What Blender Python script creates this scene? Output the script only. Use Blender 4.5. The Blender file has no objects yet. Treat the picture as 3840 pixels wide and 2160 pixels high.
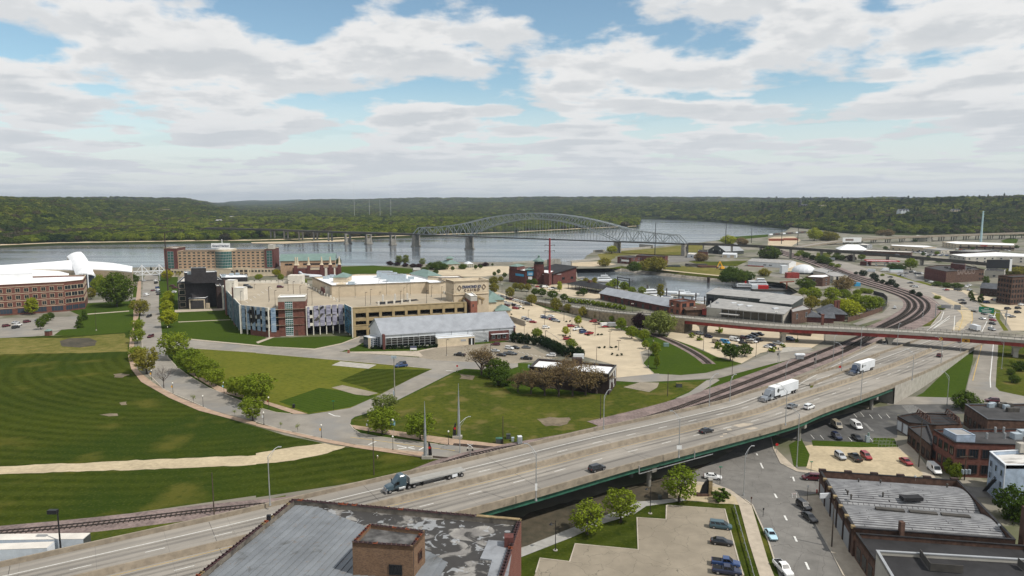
import bpy,bmesh,math,random
from mathutils import Vector,Matrix,noise
from mathutils.geometry import tessellate_polygon
R=math.radians
rnd=random.Random(7)
scene=bpy.context.scene
COL=scene.collection
# -- camera, sky, sun, exposure
CAMZ,FPX,CX,CY,HORIZ=75.0,2600.0,1920.0,1080.0,745.0
PITCH=math.atan((CY-HORIZ)/FPX)
SP,CP=math.sin(PITCH),math.cos(PITCH)
cam_data=bpy.data.cameras.new('camera')
cam_data.sensor_width=36.0
cam_data.lens=FPX/3840.0*36.0
cam_data.clip_start=1.0
cam_data.clip_end=60000.0
cam=bpy.data.objects.new('camera',cam_data)
cam.location=(0,0,CAMZ)
cam.rotation_euler=(R(90)-PITCH,0,0)
COL.objects.link(cam)
scene.camera=cam
SUN_ELEV,SUN_AZ=52.0,118.0
world=bpy.data.worlds.new('World')
scene.world=world
world.use_nodes=True
def build_world():
 nt=world.node_tree;nt.nodes.clear();N=nt.nodes.new;L=nt.links.new
 def math_(op,a,b=None,c=None):
  n=N('ShaderNodeMath');n.operation=op
  for i,v in enumerate((a,b,c)):
   if v is None:continue
   if isinstance(v,(int,float)):n.inputs[i].default_value=v
   else:L(v,n.inputs[i])
  return n.outputs[0]
 def ramp(f,a,b,lo=0.0,hi=1.0):
  n=N('ShaderNodeMapRange');n.interpolation_type='SMOOTHSTEP'
  L(f,n.inputs[0]);n.inputs[1].default_value=a;n.inputs[2].default_value=b
  n.inputs[3].default_value=lo;n.inputs[4].default_value=hi
  return n.outputs[0]
 sky=N('ShaderNodeTexSky');sky.sky_type='NISHITA';sky.sun_disc=False
 sky.sun_elevation=R(SUN_ELEV);sky.sun_rotation=R(SUN_AZ)
 sky.altitude=200;sky.air_density=1.0;sky.dust_density=0.25;sky.ozone_density=1.6
 tc=N('ShaderNodeTexCoord')
 sep=N('ShaderNodeSeparateXYZ');L(tc.outputs['Generated'],sep.inputs[0])
 x,y,z=sep.outputs
 def layer(dz,scale,seed,detail,rough=0.56,ang=0.0):
  zz=math_('ADD',math_('MAXIMUM',math_('ADD',z,dz),0.0),0.062)
  u=math_('DIVIDE',x,zz);v=math_('DIVIDE',y,zz)
  cmb=N('ShaderNodeCombineXYZ');L(u,cmb.inputs[0]);L(v,cmb.inputs[1]);cmb.inputs[2].default_value=seed
  nz=N('ShaderNodeTexNoise');nz.noise_dimensions='3D'
  nz.inputs['Scale'].default_value=scale;nz.inputs['Detail'].default_value=detail
  nz.inputs['Roughness'].default_value=rough;nz.inputs['Distortion'].default_value=0.2
  L(cmb.outputs[0],nz.inputs['Vector'])
  if not ang:return nz.outputs['Fac']
  c2=N('ShaderNodeCombineXYZ');L(x,c2.inputs[0]);L(y,c2.inputs[1]);L(math_('MULTIPLY',math_('ADD',z,dz),2.2),c2.inputs[2])
  n2=N('ShaderNodeTexNoise');n2.inputs['Scale'].default_value=8.5;n2.inputs['Detail'].default_value=8;n2.inputs['Roughness'].default_value=0.55
  L(c2.outputs[0],n2.inputs['Vector'])
  return math_('ADD',nz.outputs['Fac'],math_('MULTIPLY',math_('SUBTRACT',n2.outputs['Fac'],0.5),ang))
 S1,SEED=0.9,8.8
 n0=layer(0.0,S1,SEED,8.0,0.52,0.72)
 nl=layer(-0.016,S1,SEED,6.0,0.52,0.72)
 low=layer(0.0,0.22,9.1,2.0)
 f0=math_('ADD',n0,math_('MULTIPLY',math_('SUBTRACT',low,0.5),0.45))
 dens=ramp(f0,0.385,0.505)
 thick=ramp(f0,0.50,0.72)
 edge=ramp(math_('SUBTRACT',n0,nl),-0.05,0.08)
 shade=math_('ADD',math_('MULTIPLY',thick,0.30),math_('MULTIPLY',edge,0.42))
 mixc=N('ShaderNodeMix');mixc.data_type='RGBA';mixc.clamp_factor=True
 L(shade,mixc.inputs[0])
 mixc.inputs[6].default_value=(0.96,0.965,0.965,1);mixc.inputs[7].default_value=(0.60,0.645,0.69,1)
 hz=ramp(z,0.0,0.17,1.0,0.0)
 hzm=N('ShaderNodeMix');hzm.data_type='RGBA'
 L(math_('MULTIPLY',hz,0.66),hzm.inputs[0]);L(mixc.outputs[2],hzm.inputs[6]);hzm.inputs[7].default_value=(0.70,0.755,0.815,1)
 bg1=N('ShaderNodeBackground');bg1.inputs[1].default_value=0.15
 tint=N('ShaderNodeMix');tint.data_type='RGBA';tint.blend_type='MULTIPLY';tint.inputs[0].default_value=1
 L(sky.outputs[0],tint.inputs[6]);tint.inputs[7].default_value=(1.02,1.09,1.0,1)
 L(tint.outputs[2],bg1.inputs[0])
 bg2=N('ShaderNodeBackground');bg2.inputs[1].default_value=1.06;L(hzm.outputs[2],bg2.inputs[0])
 ms=N('ShaderNodeMixShader')
 cov=math_('MAXIMUM',dens,math_('MULTIPLY',hz,0.97))
 L(cov,ms.inputs[0]);L(bg1.outputs[0],ms.inputs[1]);L(bg2.outputs[0],ms.inputs[2])
 out=N('ShaderNodeOutputWorld');L(ms.outputs[0],out.inputs[0])
build_world()
sun_data=bpy.data.lights.new('sun','SUN')
sun_data.energy=5.0;sun_data.angle=R(0.6);sun_data.color=(1.0,0.955,0.88)
sun=bpy.data.objects.new('sun',sun_data)
_sd=Vector((math.sin(R(SUN_AZ))*math.cos(R(SUN_ELEV)),math.cos(R(SUN_AZ))*math.cos(R(SUN_ELEV)),math.sin(R(SUN_ELEV))))
sun.rotation_euler=_sd.to_track_quat('Z','Y').to_euler()
sun.location=(0,0,400)
COL.objects.link(sun)
vs=scene.view_settings
vs.view_transform='Standard';vs.look='None';vs.gamma=1.0;vs.use_curve_mapping=False
vs.exposure=-0.28
scene.cycles.use_denoising=True
scene.cycles.max_bounces=6;scene.cycles.transparent_max_bounces=6
scene.cycles.volume_bounces=0
# -- map readings -> world metres
_SH={}
for _i in range(4):
 _SH['a%d'%_i]=(960*_i,700,2576/960);_SH['b%d'%_i]=(960*_i,1160,2576/960);_SH['c%d'%_i]=(960*_i,1620,2576/960)
for _k,_x,_y in(('d0',640,1000),('d1',1900,960),('d2',1000,960),('d3',1500,940),('d4',2500,960),('d5',2300,820)):
 _SH[_k]=(_x,_y,2576/640)
_SH['e']=(3300,820,2574/540);_SH['f']=(0,0,2576/3840);_SH['p']=(0,0,1.0)
def px(tile,x,y):
 a,b,s=_SH[tile];return a+x/s,b+y/s
def gp(u,v,z=0.0):
 xx,yy=(u-CX)/FPX,(v-CY)/FPX
 t=(CAMZ-z)/(SP+yy*CP)
 return Vector((xx*t,(CP-yy*SP)*t,z))
def at(tile,x,y,z=0.0):return gp(*px(tile,x,y),z)
def P(spec,z=0.0):
 out=[];tile=None
 for tok in spec.replace(',',' , ').split(','):
  w=tok.split()
  if not w:continue
  if not(w[0][0].isdigit()or w[0][0]=='-'):tile=w.pop(0)
  zz=z
  if '@' in w[1]:w[1],s=w[1].split('@');zz=float(s)
  out.append(at(tile,float(w[0]),float(w[1]),zz))
 return out
def rise(base,tile,ytop):
 v=(px(tile,0,ytop)[1]-CY)/FPX
 return CAMZ+base.y*(v*CP+SP)/(v*SP-CP)-base.z
def scr_x(p):return p.x/max(p.y,1e-3)
# -- materials
MATS={}
def _nodes(name):
 m=bpy.data.materials.new(name);m.use_nodes=True
 nt=m.node_tree;b=nt.nodes['Principled BSDF']
 MATS[name]=m
 return m,nt,b
def mat(name,col,rough=0.75,var=0.18,scale=0.6,bump=0.0,metal=0.0,spec=0.3,col2=None,big=0.0,bscale=None):
 m,nt,b=_nodes(name);N=nt.nodes.new;L=nt.links.new
 b.inputs['Roughness'].default_value=rough;b.inputs['Metallic'].default_value=metal
 b.inputs['Specular IOR Level'].default_value=spec
 geo=N('ShaderNodeNewGeometry')
 nz=N('ShaderNodeTexNoise');nz.inputs['Scale'].default_value=scale;nz.inputs['Detail'].default_value=6;nz.inputs['Roughness'].default_value=0.6
 L(geo.outputs['Position'],nz.inputs['Vector'])
 fac=nz.outputs['Fac']
 c2=col2 or tuple(c*(1-2.2*var)for c in col)
 c1=col if col2 else tuple(min(1,c*(1+1.2*var))for c in col)
 rp=N('ShaderNodeMapRange');rp.inputs[1].default_value=0.32;rp.inputs[2].default_value=0.68
 if big:
  n2=N('ShaderNodeTexNoise');n2.inputs['Scale'].default_value=big;n2.inputs['Detail'].default_value=3
  L(geo.outputs['Position'],n2.inputs['Vector'])
  av=N('ShaderNodeMath');av.operation='ADD';L(fac,av.inputs[0]);L(n2.outputs['Fac'],av.inputs[1])
  hf=N('ShaderNodeMath');hf.operation='MULTIPLY';L(av.outputs[0],hf.inputs[0]);hf.inputs[1].default_value=0.5
  fac=hf.outputs[0];rp.inputs[1].default_value=0.38;rp.inputs[2].default_value=0.62
 L(fac,rp.inputs[0])
 mx=N('ShaderNodeMix');mx.data_type='RGBA';L(rp.outputs[0],mx.inputs[0])
 mx.inputs[6].default_value=(*c2,1);mx.inputs[7].default_value=(*c1,1)
 L(mx.outputs[2],b.inputs['Base Color'])
 if bump:
  bp=N('ShaderNodeBump');bp.inputs['Strength'].default_value=bump;bp.inputs['Distance'].default_value=0.1
  n3=N('ShaderNodeTexNoise');n3.inputs['Scale'].default_value=bscale or scale*4;n3.inputs['Detail'].default_value=4
  L(geo.outputs['Position'],n3.inputs['Vector']);L(n3.outputs['Fac'],bp.inputs['Height']);L(bp.outputs[0],b.inputs['Normal'])
 return m
def inner(name):
 m=MATS[name];nt=m.node_tree;b=nt.nodes['Principled BSDF']
 return nt,b,b.inputs['Base Color'].links[0].from_socket
def overlay(name,fac_fn,col,amount=1.0):
 nt,b,src=inner(name);N=nt.nodes.new;L=nt.links.new
 geo=N('ShaderNodeNewGeometry')
 f=fac_fn(nt,geo.outputs['Position'])
 ml=N('ShaderNodeMath');ml.operation='MULTIPLY';ml.use_clamp=True;L(f,ml.inputs[0]);ml.inputs[1].default_value=amount
 mx=N('ShaderNodeMix');mx.data_type='RGBA';L(ml.outputs[0],mx.inputs[0]);L(src,mx.inputs[6]);mx.inputs[7].default_value=(*col,1)
 L(mx.outputs[2],b.inputs['Base Color'])
def f_noise(scale,lo,hi,detail=4,sx=1,sy=1,rz=0.0,dist=0.0,seed=0.0):
 def fn(nt,pos):
  N=nt.nodes.new;L=nt.links.new
  mp=N('ShaderNodeMapping');mp.inputs['Scale'].default_value=(sx,sy,1);mp.inputs['Rotation'].default_value=(0,0,rz);mp.inputs['Location'].default_value=(seed,seed*1.7,0)
  mp.vector_type='POINT'
  rt=N('ShaderNodeVectorRotate');rt.rotation_type='Z_AXIS';rt.inputs['Angle'].default_value=-rz;L(pos,rt.inputs['Vector'])
  mp.inputs['Rotation'].default_value=(0,0,0)
  L(rt.outputs[0],mp.inputs['Vector'])
  nz=N('ShaderNodeTexNoise');nz.inputs['Scale'].default_value=scale;nz.inputs['Detail'].default_value=detail;nz.inputs['Distortion'].default_value=dist
  L(mp.outputs[0],nz.inputs['Vector'])
  r=N('ShaderNodeMapRange');r.interpolation_type='SMOOTHSTEP';r.inputs[1].default_value=lo;r.inputs[2].default_value=hi
  L(nz.outputs['Fac'],r.inputs[0]);return r.outputs[0]
 return fn
def f_stripes(width,rz,sharp=0.3,dist=1.0):
 def fn(nt,pos):
  N=nt.nodes.new;L=nt.links.new
  rt=N('ShaderNodeVectorRotate');rt.rotation_type='Z_AXIS';rt.inputs['Angle'].default_value=-rz;L(pos,rt.inputs['Vector'])
  w=N('ShaderNodeTexWave');w.bands_direction='Y';w.inputs['Scale'].default_value=3.1416/(10*width);w.inputs['Distortion'].default_value=dist;w.inputs['Detail'].default_value=2;w.inputs['Detail Scale'].default_value=0.6
  L(rt.outputs[0],w.inputs['Vector'])
  r=N('ShaderNodeMapRange');r.interpolation_type='SMOOTHSTEP';r.inputs[1].default_value=0.5-sharp;r.inputs[2].default_value=0.5+sharp
  L(w.outputs['Fac'],r.inputs[0]);return r.outputs[0]
 return fn
def f_rings(cx,cy,width,sharp=0.3,dist=0.6):
 def fn(nt,pos):
  N=nt.nodes.new;L=nt.links.new
  mp=N('ShaderNodeMapping');mp.inputs['Location'].default_value=(-cx,-cy,0);L(pos,mp.inputs['Vector'])
  w=N('ShaderNodeTexWave');w.wave_type='RINGS';w.rings_direction='Z';w.inputs['Scale'].default_value=3.1416/(10*width);w.inputs['Distortion'].default_value=dist;w.inputs['Detail'].default_value=2;w.inputs['Detail Scale'].default_value=0.3
  L(mp.outputs[0],w.inputs['Vector'])
  r=N('ShaderNodeMapRange');r.interpolation_type='SMOOTHSTEP';r.inputs[1].default_value=0.5-sharp;r.inputs[2].default_value=0.5+sharp
  L(w.outputs['Fac'],r.inputs[0]);return r.outputs[0]
 return fn
def f_cracks(scale,width,dist=0.35):
 def fn(nt,pos):
  N=nt.nodes.new;L=nt.links.new
  nz=N('ShaderNodeTexNoise');nz.inputs['Scale'].default_value=scale*2.2;nz.inputs['Detail'].default_value=3;L(pos,nz.inputs['Vector'])
  ad=N('ShaderNodeVectorMath');ad.operation='SCALE';L(nz.outputs['Color'],ad.inputs[0]);ad.inputs['Scale'].default_value=dist/scale
  a2=N('ShaderNodeVectorMath');a2.operation='ADD';L(pos,a2.inputs[0]);L(ad.outputs[0],a2.inputs[1])
  v=N('ShaderNodeTexVoronoi');v.feature='DISTANCE_TO_EDGE';v.inputs['Scale'].default_value=scale;L(a2.outputs[0],v.inputs['Vector'])
  r=N('ShaderNodeMapRange');r.inputs[1].default_value=0.0;r.inputs[2].default_value=width;r.inputs[3].default_value=1;r.inputs[4].default_value=0
  L(v.outputs['Distance'],r.inputs[0]);return r.outputs[0]
 return fn
def f_joints(sx,sy,width,rz=0.0):
 def fn(nt,pos):
  N=nt.nodes.new;L=nt.links.new
  rt=N('ShaderNodeVectorRotate');rt.rotation_type='Z_AXIS';rt.inputs['Angle'].default_value=-rz;L(pos,rt.inputs['Vector'])
  br=N('ShaderNodeTexBrick');br.offset=0;br.inputs['Scale'].default_value=1;br.inputs['Mortar Size'].default_value=width;br.inputs['Mortar Smooth'].default_value=0.2
  br.inputs['Brick Width'].default_value=sx;br.inputs['Row Height'].default_value=sy
  L(rt.outputs[0],br.inputs['Vector']);return br.outputs['Fac']
 return fn
def brickmat(name,c1,c2,mortar,scale=1.0,rough=0.85,dirt=0.35):
 m,nt,b=_nodes(name);N=nt.nodes.new;L=nt.links.new
 b.inputs['Roughness'].default_value=rough;b.inputs['Specular IOR Level'].default_value=0.2
 geo=N('ShaderNodeNewGeometry')
 cr=N('ShaderNodeVectorMath');cr.operation='CROSS_PRODUCT';cr.inputs[0].default_value=(0,0,1);L(geo.outputs['Normal'],cr.inputs[1])
 dt=N('ShaderNodeVectorMath');dt.operation='DOT_PRODUCT';L(cr.outputs[0],dt.inputs[0]);L(geo.outputs['Position'],dt.inputs[1])
 sp=N('ShaderNodeSeparateXYZ');L(geo.outputs['Position'],sp.inputs[0])
 cb=N('ShaderNodeCombineXYZ');L(dt.outputs['Value'],cb.inputs[0]);L(sp.outputs[2],cb.inputs[1])
 br=N('ShaderNodeTexBrick');br.inputs['Scale'].default_value=scale;br.inputs['Brick Width'].default_value=0.24;br.inputs['Row Height'].default_value=0.085;br.inputs['Mortar Size'].default_value=0.008
 br.inputs['Color1'].default_value=(*c1,1);br.inputs['Color2'].default_value=(*c2,1);br.inputs['Mortar'].default_value=(*mortar,1)
 L(cb.outputs[0],br.inputs['Vector'])
 nz=N('ShaderNodeTexNoise');nz.inputs['Scale'].default_value=0.5;nz.inputs['Detail'].default_value=7;L(geo.outputs['Position'],nz.inputs['Vector'])
 mr=N('ShaderNodeMapRange');mr.inputs[1].default_value=0.35;mr.inputs[2].default_value=0.7;mr.inputs[3].default_value=0.0;mr.inputs[4].default_value=dirt;L(nz.outputs['Fac'],mr.inputs[0])
 mx=N('ShaderNodeMix');mx.data_type='RGBA';L(mr.outputs[0],mx.inputs[0]);L(br.outputs['Color'],mx.inputs[6]);mx.inputs[7].default_value=(*(c*0.35 for c in c1),1)
 L(mx.outputs[2],b.inputs['Base Color'])
 return m
def leafmat(name,c1,c2,c3=None):
 m,nt,b=_nodes(name);N=nt.nodes.new;L=nt.links.new
 b.inputs['Roughness'].default_value=0.8;b.inputs['Specular IOR Level'].default_value=0.04
 oi=N('ShaderNodeObjectInfo');geo=N('ShaderNodeNewGeometry')
 nz=N('ShaderNodeTexNoise');nz.inputs['Scale'].default_value=0.7;nz.inputs['Detail'].default_value=3;L(geo.outputs['Position'],nz.inputs['Vector'])
 ad=N('ShaderNodeMath');ad.operation='ADD';L(oi.outputs['Random'],ad.inputs[0]);L(nz.outputs['Fac'],ad.inputs[1])
 if name.startswith('forest'):
  n4=N('ShaderNodeTexNoise');n4.inputs['Scale'].default_value=0.007;n4.inputs['Detail'].default_value=3;L(geo.outputs['Position'],n4.inputs['Vector'])
  a4=N('ShaderNodeMath');a4.operation='MULTIPLY_ADD';L(n4.outputs['Fac'],a4.inputs[0]);a4.inputs[1].default_value=1.6;L(ad.outputs[0],a4.inputs[2])
  a5=N('ShaderNodeMath');a5.operation='SUBTRACT';L(a4.outputs[0],a5.inputs[0]);a5.inputs[1].default_value=0.8;ad=a5
 mr=N('ShaderNodeMapRange');mr.inputs[1].default_value=0.35;mr.inputs[2].default_value=1.65;L(ad.outputs[0],mr.inputs[0])
 cr=N('ShaderNodeValToRGB');L(mr.outputs[0],cr.inputs[0])
 cr.color_ramp.elements[0].color=(*c1,1);cr.color_ramp.elements[1].color=(*c2,1)
 if c3:
  e=cr.color_ramp.elements.new(0.85);e.color=(*c2,1);cr.color_ramp.elements[2].color=(*c3,1);cr.color_ramp.elements[1].position=0.8
 L(cr.outputs[0],b.inputs['Base Color'])
 tr=N('ShaderNodeBsdfTranslucent');L(cr.outputs[0],tr.inputs[0])
 ms=N('ShaderNodeMixShader');ms.inputs[0].default_value=0.32
 L(b.outputs[0],ms.inputs[1]);L(tr.outputs[0],ms.inputs[2])
 L(ms.outputs[0],nt.nodes['Material Output'].inputs[0])
 return m
def glassmat(name,col,rough=0.08):
 m,nt,b=_nodes(name);b.inputs['Base Color'].default_value=(*col,1);b.inputs['Roughness'].default_value=rough;b.inputs['Specular IOR Level'].default_value=0.6
 return m
def paintmat(name,col,rough=0.3,coat=0.5,metal=0.0):
 m,nt,b=_nodes(name);b.inputs['Base Color'].default_value=(*col,1);b.inputs['Roughness'].default_value=rough
 b.inputs['Coat Weight'].default_value=coat;b.inputs['Metallic'].default_value=metal;b.inputs['Coat Roughness'].default_value=0.08
 return m
def M(n):return MATS[n]
# -- mesh helpers
class MB:
 def __init__(s):s.v=[];s.f=[];s.m=[]
 def add(s,vs,fs,m=0):
  o=len(s.v);s.v+=[tuple(p)for p in vs];s.f+=[tuple(i+o for i in f)for f in fs];s.m+=[m]*len(fs);return s
 def box(s,c,size,rz=0.0,m=0,top=(1,1)):
  x,y,z=size[0]/2,size[1]/2,size[2]/2;ca,sa=math.cos(rz),math.sin(rz);vs=[]
  for dz in(-1,1):
   kx,ky=(1,1)if dz<0 else top
   for dx,dy in((-1,-1),(1,-1),(1,1),(-1,1)):
    a,b=dx*x*kx,dy*y*ky
    vs.append((c[0]+a*ca-b*sa,c[1]+a*sa+b*ca,c[2]+dz*z))
  return s.add(vs,[(0,3,2,1),(4,5,6,7),(0,1,5,4),(1,2,6,5),(2,3,7,6),(3,0,4,7)],m)
 def poly(s,pts,m=0):
  pts=[Vector(p)for p in pts]
  tri=tessellate_polygon([pts])
  ar=sum(pts[i].x*pts[(i+1)%len(pts)].y-pts[(i+1)%len(pts)].x*pts[i].y for i in range(len(pts)))
  fs=[]
  for t in tri:
   a,b,c=(pts[i]for i in t)
   fs.append(t if((b-a).cross(c-a)).z>=0 else t[::-1])
  return s.add(pts,fs,m)
 def prism(s,pts,z0,z1,m=0,mt=None,bottom=False):
  pts=[Vector(p)for p in pts];n=len(pts)
  if sum(pts[i].x*pts[(i+1)%n].y-pts[(i+1)%n].x*pts[i].y for i in range(n))<0:pts=pts[::-1]
  vs=[(p.x,p.y,z0)for p in pts]+[(p.x,p.y,z1)for p in pts]
  s.add(vs,[(i,(i+1)%n,n+(i+1)%n,n+i)for i in range(n)],m)
  s.poly([(p.x,p.y,z1)for p in pts],m if mt is None else mt)
  if bottom:s.poly([(p.x,p.y,z0)for p in pts],m)
  return s
 def ring(s,outer,innr,z0,z1,m=0):
  n=len(outer)
  vs=[(p.x,p.y,z)for z in(z0,z1)for p in outer]+[(p.x,p.y,z)for z in(z0,z1)for p in innr]
  fs=[]
  for i in range(n):
   j=(i+1)%n
   fs+=[(i,j,n+j,n+i),(2*n+j,2*n+i,3*n+i,3*n+j),(n+i,n+j,3*n+j,3*n+i)]
  return s.add(vs,fs,m)
 def cyl(s,a,b,r0,r1=None,n=8,m=0,cap=True):
  a,b=Vector(a),Vector(b);r1=r0 if r1 is None else r1
  d=(b-a).normalized();q=d.to_track_quat('Z','Y');vs=[]
  for p,r in((a,r0),(b,r1)):
   for k in range(n):
    t=2*math.pi*k/n;vs.append(p+q@Vector((r*math.cos(t),r*math.sin(t),0)))
  fs=[(k,(k+1)%n,n+(k+1)%n,n+k)for k in range(n)]
  if cap:fs+=[tuple(range(n))[::-1],tuple(range(n,2*n))]
  return s.add(vs,fs,m)
 def bar(s,a,b,w,h=None,m=0):
  a,b=Vector(a),Vector(b);h=h or w;d=b-a
  if d.length<1e-6:return s
  d.normalize();side=d.cross(Vector((0,0,1)))
  if side.length<1e-3:side=Vector((1,0,0))
  side.normalize();up=side.cross(d)
  vs=[p+side*(i*w/2)+up*(j*h/2)for p in(a,b)for i,j in((-1,-1),(1,-1),(1,1),(-1,1))]
  return s.add(vs,[(0,1,2,3),(7,6,5,4),(0,4,5,1),(1,5,6,2),(2,6,7,3),(3,7,4,0)],m)
 def ball(s,c,r,n=8,m=0,sz=1.0,half=False):
  c=Vector(c);rows=n//2;vs=[];fs=[]
  for i in range(rows+1):
   ph=(math.pi/2 if half else math.pi)*i/rows
   for k in range(n):
    t=2*math.pi*k/n
    vs.append((c.x+r*math.sin(ph)*math.cos(t),c.y+r*math.sin(ph)*math.sin(t),c.z+r*sz*math.cos(ph)))
  for i in range(rows):
   for k in range(n):
    fs.append((i*n+k,(i+1)*n+k,(i+1)*n+(k+1)%n,i*n+(k+1)%n))
  return s.add(vs,fs,m)
 def strip(s,A,B,m=0):
  n=len(A)
  return s.add(list(A)+list(B),[(i,i+1,n+i+1,n+i)for i in range(n-1)],m)
 def mesh(s,name,mats,smooth=False,origin=None):
  me=bpy.data.meshes.new(name);v=s.v
  if origin is not None:v=[(a-origin[0],b-origin[1],c-origin[2])for a,b,c in v]
  me.from_pydata(v,[],s.f)
  for k in mats:me.materials.append(M(k)if isinstance(k,str)else k)
  if len(mats)>1:me.polygons.foreach_set('material_index',s.m)
  if smooth:me.polygons.foreach_set('use_smooth',[True]*len(s.f))
  me.update()
  return me
 def build(s,name,mats,parent=None,smooth=False,origin=None):
  if isinstance(mats,str):mats=[mats]
  org=origin
  if parent is not None and org is None:org=wloc(parent)
  o=bpy.data.objects.new(name,s.mesh(name,mats,smooth,org));COL.objects.link(o)
  if parent is not None:o.parent=parent
  elif org is not None:o.location=org
  return o
_WL={}
def wloc(o):
 v=Vector(o.location);p=o.parent
 while p:v=v+p.location;p=p.parent
 return v
def tag(o,label=None,cat=None,group=None,kind=None):
 if label:o['label']=label
 if cat:o['category']=cat
 if group:o['group']=group
 if kind:o['kind']=kind
 return o
THINGS=[]
def thing(name,label,cat,loc=(0,0,0),rz=0.0,group=None):
 o=bpy.data.objects.new(name,None);o.empty_display_size=0.3;COL.objects.link(o)
 o.location=loc;o.rotation_euler=(0,0,rz);tag(o,label,cat,group);THINGS.append(o)
 return o
def inst(name,me,parent,loc=(0,0,0),rz=0.0,sc=None,mats=None):
 o=bpy.data.objects.new(name,me);COL.objects.link(o);o.parent=parent;o.location=loc;o.rotation_euler=(0,0,rz)
 if sc is not None:o.scale=(sc,sc,sc)if isinstance(sc,(int,float))else sc
 if mats:
  for i,k in enumerate(mats):
   if k and i<len(o.material_slots):o.material_slots[i].link='OBJECT';o.material_slots[i].material=M(k)
 return o
def sheet(name,pts,z,material,kind='structure',label=None):
 if material in RAGGED:
  amp=RAGGED[material];out=[];n=len(pts)
  for i in range(n):
   a,b=pts[i],pts[(i+1)%n];d=b-a;k=max(1,min(60,int(d.length/(2.2 if a.y<300 else 5.0))));nn=Vector((-d.y,d.x,0)).normalized()if d.length>0 else Vector()
   for j in range(k):
    q=a.lerp(b,j/k);out.append(q+nn*(amp*(noise.noise((q.x*.35,q.y*.35,z*50))+.7*noise.noise((q.x*1.3,q.y*1.3,3)))if k>1 else 0))
  pts=out
 o=MB().poly([(p.x,p.y,z)for p in pts],0).build(name,[material])
 return tag(o,label,None,None,kind)
RAGGED={'gravel_path':.7,'bare_soil':1.6,'dark_soil':1.4,'sand':1.5,'lawn_dry':1.8,'rough_grass':.8,'lot_old':.05,'slab_concrete':.15}
def offset_line(pts,d):
 out=[]
 for i,p in enumerate(pts):
  a=pts[max(i-1,0)];b=pts[min(i+1,len(pts)-1)]
  t=Vector((b.x-a.x,b.y-a.y,0));t.normalize()
  out.append(Vector((p.x-t.y*d,p.y+t.x*d,p.z)))
 return out
def smooth_line(pts,step=6.0):
 out=[];n=len(pts)
 for i in range(n-1):
  p0=pts[max(i-1,0)];p1=pts[i];p2=pts[i+1];p3=pts[min(i+2,n-1)]
  k=max(2,int((p2-p1).length/step))
  for j in range(k):
   t=j/k
   out.append(0.5*((2*p1)+(p2-p0)*t+(2*p0-5*p1+4*p2-p3)*t*t+(3*p1-p0-3*p2+p3)*t**3))
 out.append(pts[-1].copy());return out
def along(pts,step,start=0.0):
 out=[];want=start;run=0.0
 for a,b in zip(pts,pts[1:]):
  d=(b-a).length
  while want<=run+d and d>0:
   t=(want-run)/d;out.append((a.lerp(b,t),math.atan2(b.y-a.y,b.x-a.x)));want+=step
  run+=d
 return out
def inset(pts,d):
 n=len(pts);ar=sum(pts[i].x*pts[(i+1)%n].y-pts[(i+1)%n].x*pts[i].y for i in range(n));s=1 if ar>0 else-1
 out=[]
 for i in range(n):
  a,b,c=pts[i-1],pts[i],pts[(i+1)%n]
  e1=Vector((b.x-a.x,b.y-a.y)).normalized();e2=Vector((c.x-b.x,c.y-b.y)).normalized()
  n1=Vector((-e1.y,e1.x))*s;n2=Vector((-e2.y,e2.x))*s;bi=n1+n2
  k=d/max(0.3,(1+n1.dot(n2)))
  out.append(Vector((b.x+bi.x*k,b.y+bi.y*k,b.z)))
 return out
def rect(p0,p1,depth):
 d=Vector((p1.x-p0.x,p1.y-p0.y,0)).normalized();nrm=Vector((-d.y,d.x,0))*depth
 return[Vector((p0.x,p0.y,0)),Vector((p1.x,p1.y,0)),Vector((p1.x,p1.y,0))+nrm,Vector((p0.x,p0.y,0))+nrm]
def centre(pts):
 s=Vector((0,0,0))
 for p in pts:s+=Vector((p.x,p.y,0))
 return s/len(pts)
# -- palette
mat('base_ground',(0.22,0.195,0.155),0.95,0.25,0.05,col2=(0.105,0.105,0.075),big=0.014)
mat('lawn_field',(0.043,0.056,0.007),0.95,0.2,0.35,0.3,col2=(0.023,0.035,0.005),big=0.022,bscale=6,spec=0.0)
mat('lawn_deep',(0.044,0.070,0.009),0.95,0.2,0.5,0.3,col2=(0.030,0.053,0.008),big=0.03,bscale=6,spec=0.0)
mat('lawn_light',(0.125,0.125,0.019),0.95,0.2,0.4,0.3,col2=(0.070,0.090,0.013),big=0.025,bscale=6,spec=0.0)
mat('lawn_dry',(0.205,0.170,0.060),0.95,0.2,0.2,0.3,col2=(0.085,0.092,0.020),big=0.02,bscale=6,spec=0.0)
mat('rough_grass',(0.085,0.092,0.015),0.95,0.2,0.5,0.4,col2=(0.040,0.056,0.010),big=0.04,bscale=5,spec=0.0)
mat('bare_soil',(0.17,0.135,0.09),0.95,0.2,0.6,0.3,big=0.1)
mat('dark_soil',(0.085,0.068,0.045),0.95,0.2,0.5,0.3,big=0.1,col2=(0.035,0.033,0.02))
mat('sand',(0.46,0.37,0.25),0.95,0.12,0.4,0.2,big=0.08)
mat('gravel_path',(0.44,0.36,0.235),0.95,0.1,0.8,0.3,big=0.1)
mat('lot_concrete',(0.475,0.395,0.28),0.9,0.07,0.12,0.05,big=0.03,spec=0.1)
mat('lot_old',(0.262,0.225,0.172),0.9,0.08,0.25,0.08,big=0.05,spec=0.1)
mat('road_concrete',(0.255,0.232,0.198),0.9,0.1,0.2,0.05,big=0.04,spec=0.1)
mat('highway_concrete',(0.285,0.26,0.226),0.9,0.07,0.15,0.05,big=0.03,spec=0.1)
mat('barrier_concrete',(0.265,0.222,0.168),0.9,0.12,0.5,0.1)
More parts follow.
